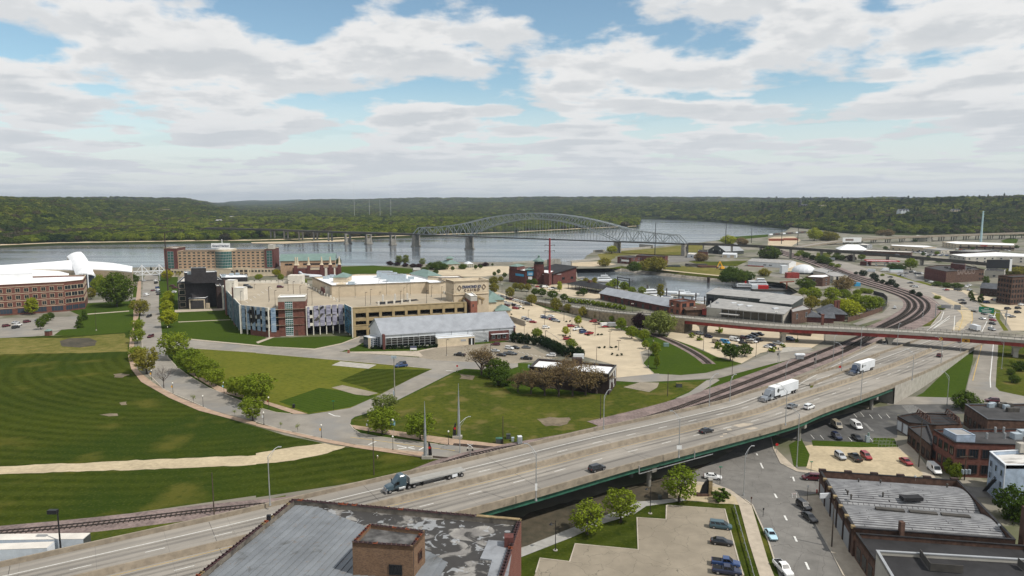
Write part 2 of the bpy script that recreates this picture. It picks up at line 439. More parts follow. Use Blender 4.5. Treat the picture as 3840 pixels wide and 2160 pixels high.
mat('slab_concrete',(0.36,0.335,0.29),0.9,0.1,0.5,0.1)
mat('pier_concrete',(0.25,0.235,0.205),0.9,0.16,0.3,0.1)
mat('sidewalk_brick',(0.36,0.255,0.18),0.9,0.1,0.5,0.1)
mat('sidewalk',(0.40,0.34,0.265),0.9,0.08,0.5,0.1)
mat('path_concrete',(0.31,0.30,0.275),0.9,0.08,0.5,0.1)
mat('asphalt',(0.085,0.083,0.080),0.9,0.14,0.4,0.15,big=0.08)
mat('asphalt_worn',(0.175,0.165,0.150),0.9,0.12,0.3,0.1,big=0.05)
mat('ballast',(0.205,0.155,0.140),0.95,0.2,1.2,0.5,big=0.15)
mat('rail_steel',(0.055,0.045,0.040),0.5,0.1,1.0,metal=0.6)
mat('tie_wood',(0.060,0.047,0.036),0.9,0.2,2.0)
mat('kerb',(0.42,0.37,0.30),0.9,0.1,0.6)
mat('white_paint',(0.66,0.65,0.61),0.7,0.12,1.5)
mat('yellow_paint',(0.50,0.34,0.10),0.7,0.12,1.5)
mat('green_steel',(0.030,0.115,0.075),0.55,0.2,0.4,spec=0.4)
mat('red_steel',(0.26,0.030,0.022),0.55,0.2,0.4,spec=0.4)
mat('grey_steel',(0.33,0.35,0.36),0.5,0.12,0.5,metal=0.3)
mat('bridge_steel',(0.37,0.40,0.41),0.5,0.12,0.3,metal=0.15)
mat('galvanised',(0.42,0.43,0.43),0.45,0.08,1.0,metal=0.5)
mat('black_metal',(0.018,0.018,0.020),0.45,0.1,1.0)
mat('brown_pole',(0.050,0.032,0.026),0.7,0.2,0.8)
mat('wood_pole',(0.075,0.058,0.042),0.9,0.2,1.2)
mat('rust_steel',(0.090,0.042,0.028),0.8,0.25,1.0)
mat('stone_wall',(0.33,0.27,0.185),0.95,0.18,0.5,0.2)
mat('riprap',(0.24,0.215,0.18),0.95,0.25,0.4,0.5,big=0.1)
mat('deck_dark',(0.070,0.064,0.056),0.9,0.15,0.3)
mat('red_pole',(0.24,0.022,0.028),0.5,0.1,0.5)
mat('teal_white',(0.42,0.58,0.62),0.5,0.08,0.5)
mat('brick_red',(0.155,0.062,0.046),0.9,0.16,0.9)
mat('brick_maroon',(0.115,0.042,0.036),0.9,0.16,0.8)
mat('brick_orange',(0.255,0.098,0.064),0.9,0.12,0.8)
mat('brick_dark',(0.047,0.030,0.026),0.9,0.16,0.8)
mat('brick_brown',(0.105,0.060,0.043),0.9,0.2,0.8)
mat('brick_tan',(0.40,0.27,0.175),0.9,0.1,0.8)
mat('black_brick',(0.040,0.036,0.038),0.85,0.14,0.8)
mat('stone_cream',(0.54,0.455,0.33),0.9,0.08,0.4)
mat('stucco_tan',(0.50,0.415,0.30),0.9,0.06,0.3)
mat('stucco_cream',(0.60,0.50,0.36),0.9,0.06,0.3)
mat('stucco_grey',(0.42,0.395,0.345),0.9,0.06,0.3)
mat('precast_tan',(0.34,0.255,0.135),0.9,0.1,0.4)
mat('precast_white',(0.66,0.62,0.54),0.9,0.06,0.4)
mat('garage_deck',(0.345,0.29,0.213),0.9,0.06,0.1,big=0.05)
mat('roof_white',(0.80,0.80,0.80),0.6,0.05,0.2)
mat('roof_cream',(0.62,0.58,0.52),0.8,0.08,0.2)
mat('roof_green',(0.155,0.225,0.200),0.6,0.08,0.3)
mat('roof_metal',(0.345,0.36,0.385),0.5,0.08,0.25,metal=0.25,spec=0.4)
mat('roof_slate',(0.085,0.090,0.100),0.75,0.15,0.5)
mat('roof_shed',(0.31,0.30,0.285),0.8,0.1,0.3)
mat('roof_dark',(0.050,0.048,0.048),0.85,0.2,0.3,big=0.1)
mat('roof_black',(0.026,0.025,0.026),0.85,0.2,0.3,big=0.1)
mat('trailer_blue',(.50,.55,.60),.5,.08,.5)
mat('membrane',(0.235,0.245,0.260),0.7,0.14,0.25,big=0.08)
mat('metal_white',(0.62,0.64,0.66),0.5,0.05,0.3)
mat('metal_blue',(0.34,0.41,0.50),0.7,0.14,0.5)
mat('metal_grey',(0.30,0.31,0.32),0.6,0.08,0.3)
mat('siding_dark',(0.060,0.066,0.062),0.7,0.14,0.5)
mat('siding_beige',(0.42,0.39,0.33),0.8,0.06,0.3)
mat('wood_brown',(0.105,0.060,0.040),0.9,0.2,0.8)
mat('clay_coping',(0.100,0.048,0.045),0.75,0.3,1.0,col2=(0.058,0.040,0.046))
mat('clay_orange',(0.27,0.075,0.035),0.75,0.2,1.0)
mat('clay_buff',(0.27,0.20,0.105),0.8,0.2,1.0)
mat('tar',(0.022,0.021,0.022),0.7,0.2,0.8)
mat('tarpaper',(0.135,0.130,0.125),0.85,0.2,0.5,col2=(0.030,0.028,0.027),big=0.25)
glassmat('glass_dark',(0.016,0.020,0.024))
glassmat('glass_blue',(0.030,0.045,0.065))
glassmat('glass_green',(0.010,0.085,0.070),0.12)
glassmat('glass_black',(0.008,0.009,0.010),0.15)
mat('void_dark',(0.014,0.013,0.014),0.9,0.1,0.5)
mat('ac_metal',(0.40,0.46,0.50),0.5,0.08,0.8,metal=0.3)
mat('sign_green',(0.010,0.200,0.110),0.5,0.03,1)
mat('sign_blue',(0.050,0.280,0.480),0.5,0.06,1)
mat('sign_yellow',(0.72,0.36,0.02),0.5,0.03,1)
mat('sign_red',(0.45,0.02,0.02),0.5,0.03,1)
mat('sign_white',(0.75,0.75,0.74),0.5,0.03,1)
mat('sign_sky',(0.35,0.62,0.74),0.5,0.03,1)
mat('lettering',(0.075,0.085,0.14),0.5,0.05,1)
mat('lettering_pale',(0.24,0.185,0.16),0.9,0.25,1.5)
mat('lamp_glass',(0.78,0.76,0.68),0.4,0.03,1)
mat('rubber',(0.014,0.014,0.015),0.8,0.1,2)
mat('rim',(0.42,0.42,0.43),0.35,0.05,2,metal=0.7)
mat('lamp_red',(0.30,0.012,0.010),0.3,0.05,2)
mat('lamp_clear',(0.70,0.70,0.70),0.2,0.05,2)
mat('hydrant_red',(0.42,0.02,0.015),0.5,0.05,2)
mat('bark',(0.070,0.056,0.045),0.95,0.25,2.0)
mat('twig',(0.085,0.066,0.055),0.95,0.2,2.0)
mat('mulch',(0.048,0.032,0.024),0.95,0.25,1.0)
mat('forest_floor',(0.026,0.034,0.009),0.95,0.25,0.02,big=0.005,spec=0.0)
mat('bluff_far',(0.032,0.046,0.022),0.95,0.25,0.01,big=0.003)
for _n,_c in(('car_white',(0.72,0.72,0.71)),('car_silver',(0.40,0.41,0.42)),('car_grey',(0.12,0.125,0.13)),('car_black',(0.012,0.012,0.014)),
('car_red',(0.27,0.012,0.016)),('car_maroon',(0.085,0.010,0.018)),('car_blue',(0.025,0.055,0.15)),('car_navy',(0.012,0.018,0.050)),
('car_teal',(0.040,0.085,0.105)),('car_pale',(0.40,0.58,0.66)),('car_tan',(0.30,0.26,0.19)),('truck_slate',(0.045,0.075,0.095)),('truck_grey',(0.20,0.22,0.245)),('truck_navy',(0.014,0.030,0.065)),('van_blue',(0.04,0.24,0.45))):
 paintmat(_n,_c)
leafmat('leaf_street',(0.128,0.178,0.017),(0.218,0.260,0.024))
leafmat('leaf_bright',(0.215,0.250,0.016),(0.340,0.350,0.022))
leafmat('leaf_deep',(0.048,0.084,0.013),(0.092,0.132,0.018))
leafmat('leaf_olive',(0.155,0.150,0.024),(0.245,0.215,0.036))
leafmat('leaf_bud',(0.170,0.118,0.060),(0.235,0.175,0.080))
leafmat('leaf_dark',(0.012,0.028,0.012),(0.026,0.046,0.016))
leafmat('leaf_purple',(0.030,0.014,0.018),(0.055,0.024,0.026))
leafmat('leaf_yellow',(0.250,0.240,0.018),(0.370,0.330,0.022))
leafmat('leaf_pale',(0.130,0.165,0.040),(0.190,0.215,0.055))
leafmat('forest_mid',(0.014,0.032,0.009),(0.082,0.105,0.017),(0.155,0.155,0.026))
leafmat('forest_spring',(0.058,0.092,0.011),(0.165,0.195,0.020),(0.210,0.210,0.030))
leafmat('forest_brown',(0.044,0.040,0.024),(0.090,0.074,0.036),(0.060,0.076,0.016))
leafmat('forest_pine',(0.010,0.024,0.011),(0.022,0.038,0.015))
HWY_RZ=R(32.5)
overlay('highway_concrete',f_noise(0.10,0.46,0.62,3,sx=0.12,sy=3.5,rz=HWY_RZ),(0.20,0.184,0.163),0.8)
overlay('highway_concrete',f_joints(12.0,60.0,0.05,HWY_RZ),(0.15,0.14,0.13),0.5)
overlay('road_concrete',f_joints(4.6,4.0,0.035,R(8)),(0.17,0.158,0.14),0.35)
overlay('road_concrete',f_noise(0.06,0.48,0.68,5),(0.20,0.195,0.185),0.7)
overlay('asphalt_worn',f_cracks(0.14,0.010),(0.06,0.055,0.05),0.7)
overlay('asphalt_worn',f_joints(5.0,3.7,0.03,R(62)),(0.10,0.095,0.09),0.5)
overlay('lot_old',f_cracks(0.17,0.008,0.5),(0.085,0.080,0.06),0.85)
overlay('lot_old',f_joints(4.5,4.5,0.02,R(-4)),(0.20,0.175,0.14),0.6)
overlay('lot_concrete',f_noise(0.09,0.50,0.66,5),(0.42,0.352,0.255),0.6)
def wearmat():
 m,nt,b=_nodes('tyre_wear');N=nt.nodes.new;L=nt.links.new;b.inputs['Base Color'].default_value=(.055,.052,.048,1);b.inputs['Roughness'].default_value=.8
 geo=N('ShaderNodeNewGeometry');f=f_noise(.12,.3,.7,4,sx=.25,sy=2.0,rz=HWY_RZ)(nt,geo.outputs['Position']);ml=N('ShaderNodeMath');ml.operation='MULTIPLY';L(f,ml.inputs[0]);ml.inputs[1].default_value=.34
 tr=N('ShaderNodeBsdfTransparent');ms=N('ShaderNodeMixShader');L(ml.outputs[0],ms.inputs[0]);L(tr.outputs[0],ms.inputs[1]);L(b.outputs[0],ms.inputs[2]);L(ms.outputs[0],nt.nodes['Material Output'].inputs[0])
wearmat()
overlay('barrier_concrete',f_noise(0.6,0.52,0.70,3,sx=1.0,sy=1.0),(0.15,0.125,0.095),0.6)
overlay('membrane',f_noise(0.35,0.55,0.75,6,dist=1.0),(0.085,0.085,0.09),0.6)
overlay('asphalt',f_noise(0.12,0.50,0.66,6),(0.14,0.135,0.12),0.6)
# -- water, ground, far land
WZ=-5.0
def build_water():
 m,nt,b=_nodes('water');N=nt.nodes.new;L=nt.links.new
 b.inputs['Base Color'].default_value=(0.085,0.098,0.110,1);b.inputs['Roughness'].default_value=0.12;b.inputs['IOR'].default_value=1.33
 geo=N('ShaderNodeNewGeometry')
 def nz(sx,sy,sc,det):
  mp=N('ShaderNodeMapping');mp.inputs['Scale'].default_value=(sx,sy,1);L(geo.outputs['Position'],mp.inputs['Vector'])
  n=N('ShaderNodeTexNoise');n.inputs['Scale'].default_value=sc;n.inputs['Detail'].default_value=det;L(mp.outputs[0],n.inputs['Vector']);return n.outputs['Fac']
 bp=N('ShaderNodeBump');bp.inputs['Strength'].default_value=0.3;bp.inputs['Distance'].default_value=0.3
 L(nz(1,1.6,0.28,5),bp.inputs['Height'])
 L(bp.outputs[0],b.inputs['Normal'])
 mr=N('ShaderNodeMapRange');mr.inputs[1].default_value=0.42;mr.inputs[2].default_value=0.6;mr.inputs[3].default_value=0.10;mr.inputs[4].default_value=0.24
 L(nz(0.5,3.0,0.006,5),mr.inputs[0]);L(mr.outputs[0],b.inputs['Roughness'])
build_water()
river=MB().add([(-16000,250,WZ),(16000,250,WZ),(16000,15000,WZ),(-16000,15000,WZ)],[(0,1,2,3)]).build('river_water',['water'])
tag(river,'broad grey river under the arch bridge',None,None,'structure')
NEAR_SHORE=P('p -900 1008, 0 1004, 500 1003, 900 997, 1290 996, 1426 997, 1600 989, 1724 987, 1920 987, 2065 979, 2140 983, 2190 972, 2200 958, 2226 944, 2290 940, 2420 930, 2480 921, 2560 916, 2628 909, 2688 901, 2758 887, 2880 881, 2945 868, 2965 853')
HB_TOP=P('d1 1030 190, 1540 185, d5 120 715, 700 768, 1100 818, 1680 878, 1900 908, 2560 968, d4 2000 545, 1560 690, d5 1400 1320, 1000 1240, d1 2420 660, 2100 570, 1700 490, 1400 440, 1040 345')
HB_LOW=P('d1 1055 215, 1540 208, d5 120 795, 700 858, 1100 905, 1680 962, 1900 985, 2560 1020, d4 1960 575, 1530 680, d5 1390 1290, 1000 1210, d1 2400 640, 2090 555, 1700 475, 1400 428, 1070 335',WZ)
def build_ground():
 far=NEAR_SHORE[-1]
 outer=[Vector((p.x,p.y,0))for p in NEAR_SHORE]+[Vector((9000,far.y+900,0)),Vector((9000,-2500,0)),Vector((-9000,-2500,0)),Vector((-9000,NEAR_SHORE[0].y,0))]
 hole=[Vector((p.x,p.y,0))for p in HB_TOP]
 tri=tessellate_polygon([outer,hole]);allp=outer+hole;fs=[]
 for t in tri:
  a,b,c=(allp[i]for i in t);fs.append(t if(b-a).cross(c-a).z>=0 else t[::-1])
 o=MB().add(allp,fs).build('ground',['base_ground']);tag(o,None,None,None,'structure')
 bank=MB()
 sh=[Vector((p.x,p.y,0))for p in NEAR_SHORE]
 low=[Vector((p.x,p.y+5.0,-9))for p in NEAR_SHORE]
 bank.strip(sh,low)
 tag(bank.build('river_bank',['riprap']),None,None,None,'structure')
 hb=MB();T=[Vector((p.x,p.y,0.0))for p in HB_TOP];Lw=HB_LOW
 n=len(T);Lo=[a.lerp(b,1.0)+(b-a)*0.4 for a,b in zip(T,Lw)]
 mid=[a.lerp(b,0.45)for a,b in zip(T,Lw)]
 T.append(T[0]);mid.append(mid[0]);Lo.append(Lo[0])
 hb.strip(mid,T,0);hb.strip(Lo,mid,1)
 tag(hb.build('basin_bank',['rough_grass','riprap']),None,None,None,'structure')
build_ground()
PROF=[(-2600,[(1000,-7),(1030,0),(1150,20),(1500,70),(2200,84),(4000,88),(9000,90),(14000,90)]),
(-900,[(1060,-7),(1090,0),(1180,12),(1450,58),(1900,78),(3000,82),(8000,88),(14000,90)]),
(0,[(1128,-7),(1155,0),(1260,5),(1480,42),(1900,66),(3000,70),(7000,78),(14000,85)]),
(220,[(1190,-7),(1215,0),(1400,1),(1640,18),(2000,50),(2600,66),(7000,74),(14000,80)]),
(420,[(1212,-7),(1236,0),(1900,1),(2150,16),(2600,52),(3200,65),(7000,72),(14000,80)]),
(700,[(1246,-7),(1268,0),(2000,1),(2350,20),(2900,46),(3700,60),(7000,66),(14000,70)]),
(830,[(1255,-7),(1280,0),(2250,0),(2650,16),(3050,32),(3500,10),(5500,2),(9500,20),(14000,40)]),
(900,[(1258,-7),(1282,0),(2600,0),(3000,3),(5200,0),(7500,0),(10500,22),(14000,36)]),
(1080,[(1290,-7),(1318,0),(2600,0),(4000,0),(6500,0),(7800,10),(10500,36),(14000,40)]),
(1200,[(1322,-7),(1345,0),(2600,0),(5200,0),(6300,30),(7000,56),(9000,62),(14000,62)]),
(1400,[(1385,-7),(1410,0),(2600,0),(4700,0),(5200,16),(6200,34),(7200,72),(14000,72)]),
(1700,[(1490,-7),(1515,0),(2600,0),(4200,0),(4600,22),(5200,32),(6800,76),(14000,78)]),
(1920,[(1570,-7),(1595,0),(2600,0),(3700,0),(4150,24),(4700,34),(6500,80),(14000,82)]),
(2200,[(1780,-7),(1805,0),(2500,0),(2900,2),(3400,30),(4200,38),(6200,86),(14000,88)]),
(2385,[(1935,-7),(1960,0),(2300,0),(2800,2),(3300,34),(4200,42),(6200,84),(14000,88)]),
(2400,[(2780,-7),(2815,0),(2870,2),(3000,16),(3350,38),(4200,44),(6200,84),(14000,88)]),
(2640,[(2440,-7),(2470,0),(2530,4),(2780,32),(3150,46),(4500,50),(6800,76),(14000,80)]),
(2880,[(1955,-7),(1975,1),(2030,3),(2180,24),(2480,48),(3500,56),(6800,74),(14000,78)]),
(2990,[(1760,-3),(1790,1),(1850,5),(2010,26),(2330,52),(3500,58),(6800,72),(14000,76)]),
(3200,[(1440,-3),(1480,0.5),(1560,8),(1750,38),(2050,58),(3500,62),(6800,68),(14000,72)]),
(3500,[(1390,-3),(1430,0.5),(1510,8),(1700,40),(1980,62),(3500,66),(6800,70),(14000,72)]),
(3840,[(1380,-3),(1420,0.5),(1500,8),(1690,42),(1980,64),(3500,68),(6800,70),(14000,72)]),
(5200,[(1300,-3),(1340,0.5),(1420,8),(1600,42),(1900,66),(3500,70),(6800,72),(14000,74)]),
(7000,[(1200,-3),(1240,0.5),(1320,8),(1500,42),(1800,66),(3500,70),(6800,72),(14000,74)])]
PROF_U=[((p-CX)/FPX,q)for p,q in PROF]
def _pz(q,k):
 k0=max(0,min(int(k),len(q)-2));t=k-k0
 a,b=q[k0],q[k0+1]
 return a[0]+(b[0]-a[0])*t,a[1]+(b[1]-a[1])*t
def land_at(u,k):
 for(u0,q0),(u1,q1)in zip(PROF_U,PROF_U[1:]):
  if u<=u1:break
 t=max(0.0,min(1.0,(u-u0)/(u1-u0)))
 d0,z0=_pz(q0,k);d1,z1=_pz(q1,k)
 d=d0+(d1-d0)*t;z=z0+(z1-z0)*t
 if z>30:z-=(z-30)*0.13
 x,y=u*d,d
 amp=max(0.0,min(1.0,(z-6)/25.0))
 z+=amp*(17*noise.noise((x/330.0,y/330.0,1.3))+5*noise.noise((x/120.0,y/120.0,5.1)))
 if z0>=-1 and k>1:z+=amp*14*noise.noise((x/1400.0,y/1400.0,8.2))
 return Vector((x,y,z))
US=[]
u=PROF_U[0][0]
while u<PROF_U[-1][0]:
 US.append(u);u+=0.006
for _u,_q in PROF_U:US.append(_u)
US=sorted(set(round(v,5)for v in US))
KS=[0,0.5,1]+[1+0.25*i for i in range(1,25)]
def build_far_land():
 mb=MB();W=len(KS);vs=[land_at(u,k)for u in US for k in KS];fs=[];
 for i in range(len(US)-1):
  for j in range(W-1):
   a=i*W+j;fs.append((a,a+W,a+W+1,a+1))
 mb.add(vs,fs);
 o=mb.build('wooded_hills',['forest_floor'],smooth=True);tag(o,None,None,None,'structure')
 ub=[v for v in US if-0.78<v<0.18]
 A=[];B=[]
 for v in ub:
  a=land_at(v,0.72);b=land_at(v,1.0)
  w=0.5+0.5*noise.noise((v*40,0,0))
  c=a.lerp(b,0.2+0.6*max(0,w));A.append((a.x,a.y,a.z+0.3));B.append((c.x,c.y,max(c.z,a.z)+0.5))
 tag(MB().strip(A,B).build('shore_sand',['sand']),None,None,None,'structure')
build_far_land()
# -- tree shapes shared by all trees
def leaf_quads(mb,centres,per,size,rng,flat=0.0,m=0):
 for c,r in centres:
  for _ in range(per):
   d=Vector((rng.gauss(0,1),rng.gauss(0,1),rng.gauss(0,0.8)))
   if d.length<1e-3:continue
   d.normalize();p=c+d*r*(0.55+0.5*rng.random())
   nrm=(d+Vector((rng.uniform(-.8,.8),rng.uniform(-.8,.8),rng.uniform(-.2,.9)))).normalized()
   q=nrm.to_track_quat('Z','Y');s=size*rng.uniform(0.6,1.35);a=rng.random()*6.28
   vs=[p+q@Vector((s*math.cos(a+t),s*math.sin(a+t)*0.75,rng.uniform(-.12,.12)*s))for t in(0.3,1.57,3.4,4.9)]
   mb.add(vs,[(0,1,2,3)],m)
def limb(mb,a,b,r0,r1,rng,n=6,seg=3,wob=0.12,m=0):
 pts=[a.lerp(b,i/seg)+Vector((rng.uniform(-1,1),rng.uniform(-1,1),0))*wob*(b-a).length*(0<i<seg)for i in range(seg+1)]
 for i in range(seg):
  mb.cyl(pts[i],pts[i+1],r0+(r1-r0)*i/seg,r0+(r1-r0)*(i+1)/seg,n,m,cap=False)
 return pts
def tree_mesh(key,h,w,trunk_h,seed,clumps=26,per=42,leaf=0.26,shape='round',stems=1,core=0.0):
 rng=random.Random(seed);tm=MB();cm=MB();cs=[]
 for _ in range(clumps):
  for _t in range(40):
   a=rng.random()*6.28;t=rng.random()
   if shape=='round':rad=math.sin(math.pi*(0.12+0.83*t))**0.7
   elif shape=='cone':rad=(1-t)**0.8+0.06
   elif shape=='vase':rad=0.45+0.55*math.sin(math.pi*(0.1+0.65*t))
   else:rad=math.sin(math.pi*(0.2+0.7*t))**0.5*0.8
   rr=rad*w/2*math.sqrt(rng.uniform(0.12,1))*rng.uniform(0.8,1.08)
   z=trunk_h+(h-trunk_h)*t*0.96
   c=Vector((rr*math.cos(a),rr*math.sin(a),z))
   if all((c-d).length>0.16*w for d,_r in cs)or _t>30:break
  cs.append((c,w*rng.uniform(0.10,0.17)))
 leaf_quads(cm,cs,per,leaf,rng)
 base=Vector((0,0,-0.1));fork=Vector((rng.uniform(-.1,.1),rng.uniform(-.1,.1),trunk_h*1.05))
 for s in range(stems):
  o=Vector((0,0,0))if stems==1 else Vector((math.cos(s*2.1),math.sin(s*2.1),0))*w*0.06
  f2=fork+o*3
  limb(tm,base+o,f2,0.030*w+0.03,0.022*w+0.02,rng,7)
  for c,r in rng.sample(cs,min(len(cs),11 if stems==1 else 5)):
   limb(tm,f2+Vector((0,0,rng.uniform(-.1,.25)*trunk_h)),c,0.013*w+0.012,0.012,rng,5)
 return tm.mesh('trunk',['bark']),cm.mesh('crown',['leaf_street'])
def bare_mesh(h,w,trunk_h,seed,leaves=0,leaf=0.12,spread=1.0,gen=4,rad=.028):
 rng=random.Random(seed);tm=MB();cm=MB();tips=[]
 def grow(p,d,length,r,g):
  q=p+d*length
  tm.cyl(p,q,r,r*0.62,5 if g<2 else 3,0,cap=False)
  if g>=gen:tips.append((q,0.5+0.3*rng.random()));return
  for _ in range((3 if gen<5 else 2+(g<3))if g else(5 if rad>.01 else 9)):
   nd=(d*0.9+Vector((rng.uniform(-1,1)*spread,rng.uniform(-1,1)*spread,rng.uniform(-.15,.5)))).normalized()
   grow(q if rng.random()>.35 else p.lerp(q,.6),nd,length*rng.uniform(.6,.82),r*.6,g+1)
 grow(Vector((0,0,-.1)),Vector((0,0,1)),trunk_h,rad*h,0)
 top=max(v[2]for v in tm.v);wid=max(max(abs(v[0]),abs(v[1]))for v in tm.v)
 kz=h/top;kx=w/2/wid
 tm.v=[(x*kx,y*kx,z*kz)for x,y,z in tm.v]
 if leaves:leaf_quads(cm,[(Vector((t.x*kx,t.y*kx,t.z*kz)),r)for t,r in tips],leaves,leaf,rng)
 return tm.mesh('trunk',['twig']),(cm.mesh('crown',['leaf_bud'])if leaves else None)
TREE={}
TREE['round']=[tree_mesh('r',7.5,6.4,2.0,s,50,46,0.25)for s in(1,2,3)]
TREE['upright']=[tree_mesh('u',8.5,5.2,1.9,s,46,44,0.24,'oval')for s in(11,12)]
TREE['vase']=[tree_mesh('v',8.0,7.2,1.9,s,54,44,0.25,'vase')for s in(21,22,23)]
TREE['cone']=[tree_mesh('c',6.0,3.6,0.5,s,34,36,0.24,'cone')for s in(31,)]
TREE['big']=[tree_mesh('b',13.0,12.5,2.6,s,90,50,0.38)for s in(41,42)]
TREE['clump']=[tree_mesh('k',6.5,7.6,.7,s,56,46,0.27,'round',3)for s in(51,52)]
TREE['shrub']=[tree_mesh('s',1.6,1.7,0.15,s,16,34,0.15)for s in(61,62)]
TREE['young']=[tree_mesh('y',5.6,4.8,1.5,s,46,46,0.145,'oval')for s in(71,72)]
TREE['bare']=[bare_mesh(6.8,6.4,1.9,81,gen=5,rad=.016)]
TREE['brown']=[bare_mesh(7.0,8.0,0.5,s,6,0.14,1.5,5,.008)for s in(91,92,93)]
TREE['sapling']=[bare_mesh(3.0,0.9,1.3,95,4,0.09,0.5,3)]
_tn=0
def tree(kind,p,label,h=None,leaf=None,group=None,rz=None,wide=1.0,name=None,bark=None):
 global _tn
 _tn+=1;var=TREE[kind];tm,cm=var[_tn%len(var)]
 base_h={'round':7.5,'upright':8.5,'vase':8,'cone':6,'big':13,'clump':6.5,'shrub':1.6,'young':5.6,'bare':6.8,'brown':7,'sapling':3}[kind]
 k=(h or base_h)/base_h
 nm=name or{'shrub':'shrub','cone':'conifer','clump':'bush','brown':'leafing_bush','sapling':'sapling','bare':'bare_tree'}.get(kind,'tree')
 t=thing(nm,label,'shrub' if kind in('shrub','clump','brown')else 'tree',p,rnd.random()*6.28 if rz is None else rz,group)
 t.scale=(k*wide*rnd.uniform(.88,1.12),k*wide*rnd.uniform(.88,1.12),k)
 if tm:inst('trunk',tm,t,mats=[bark]if bark else None)
 if cm:inst('crown',cm,t,mats=[leaf]if leaf else None)
 return t
# -- the woods across the river (nobody could count them)
def crown_proto(i,material,pine=False):
 rng=random.Random(500+i);bm=bmesh.new();bmesh.ops.create_icosphere(bm,subdivisions=2,radius=1.0)
 for v in bm.verts:
  n=0.30*noise.noise(v.co*1.7+Vector((i*7.1,0,0)))+0.16*noise.noise(v.co*4.3+Vector((0,i*3.3,0)))
  v.co*=0.86+n
  if pine:v.co=Vector((v.co.x*0.55*(1.2-v.co.z),v.co.y*0.55*(1.2-v.co.z),v.co.z*1.6+0.8))
  else:v.co.z=v.co.z*0.85+0.55
 mb=MB();mb.add([v.co.copy()for v in bm.verts],[tuple(v.index for v in f.verts)for f in bm.faces]);bm.free()
 cs=[]
 for _ in range(90):
  d=Vector((rng.gauss(0,1),rng.gauss(0,1),abs(rng.gauss(0,1))*0.9)).normalized()
  cs.append((Vector((d.x*0.95,d.y*0.95,d.z*0.85+0.5))if not pine else Vector((d.x*0.35,d.y*0.35,d.z*1.9+0.3)),0.12))
 leaf_quads(mb,cs,2,0.17,rng)
 o=bpy.data.objects.new('crown_proto',mb.mesh('wood_crown',[material]));PROTO.objects.link(o);return o
PROTO=bpy.data.collections.new('wood_prototypes')
for _i,(_m,_p)in enumerate((('forest_mid',0),('forest_mid',0),('forest_spring',0),('forest_spring',0),('forest_brown',0),('forest_pine',1))):
 crown_proto(_i,_m,_p)
def wood_group():
 ng=bpy.data.node_groups.new('wood_scatter','GeometryNodeTree')
 ng.interface.new_socket('Geometry',in_out='INPUT',socket_type='NodeSocketGeometry');ng.interface.new_socket('Geometry',in_out='OUTPUT',socket_type='NodeSocketGeometry')
 N=ng.nodes.new;L=ng.links.new
 gi=N('NodeGroupInput');go=N('NodeGroupOutput');ip=N('GeometryNodeInstanceOnPoints');ci=N('GeometryNodeCollectionInfo')
 ci.inputs['Collection'].default_value=PROTO;ci.inputs['Separate Children'].default_value=True;ci.inputs['Reset Children'].default_value=True
 m2p=N('GeometryNodeMeshToPoints')
 L(gi.outputs[0],m2p.inputs[0]);L(m2p.outputs[0],ip.inputs['Points']);L(ci.outputs[0],ip.inputs['Instance']);ip.inputs['Pick Instance'].default_value=True
 def attr(n,t):
  a=N('GeometryNodeInputNamedAttribute');a.data_type=t;a.inputs[0].default_value=n;return a.outputs[0]
 L(attr('pick','INT'),ip.inputs['Instance Index']);L(attr('rot','FLOAT_VECTOR'),ip.inputs['Rotation']);L(attr('size','FLOAT_VECTOR'),ip.inputs['Scale'])
 L(ip.outputs[0],go.inputs[0]);return ng
WOODS=wood_group()
def scatter(name,pts,label):
 me=bpy.data.meshes.new(name);me.from_pydata([p for p,_k,_s in pts],[],[])
 a=me.attributes.new('pick','INT','POINT');a.data.foreach_set('value',[k for _p,k,_s in pts])
 a=me.attributes.new('rot','FLOAT_VECTOR','POINT');a.data.foreach_set('vector',[c for _ in pts for c in(0,0,rnd.random()*6.28)])
 a=me.attributes.new('size','FLOAT_VECTOR','POINT');a.data.foreach_set('vector',[c for _p,_k,s in pts for c in(s*rnd.uniform(.85,1.2),s*rnd.uniform(.85,1.2),min(s,7.0)*rnd.uniform(.7,1.35))])
 o=bpy.data.objects.new(name,me);COL.objects.link(o);md=o.modifiers.new('scatter','NODES');md.node_group=WOODS
 return tag(o,label,None,None,'stuff')
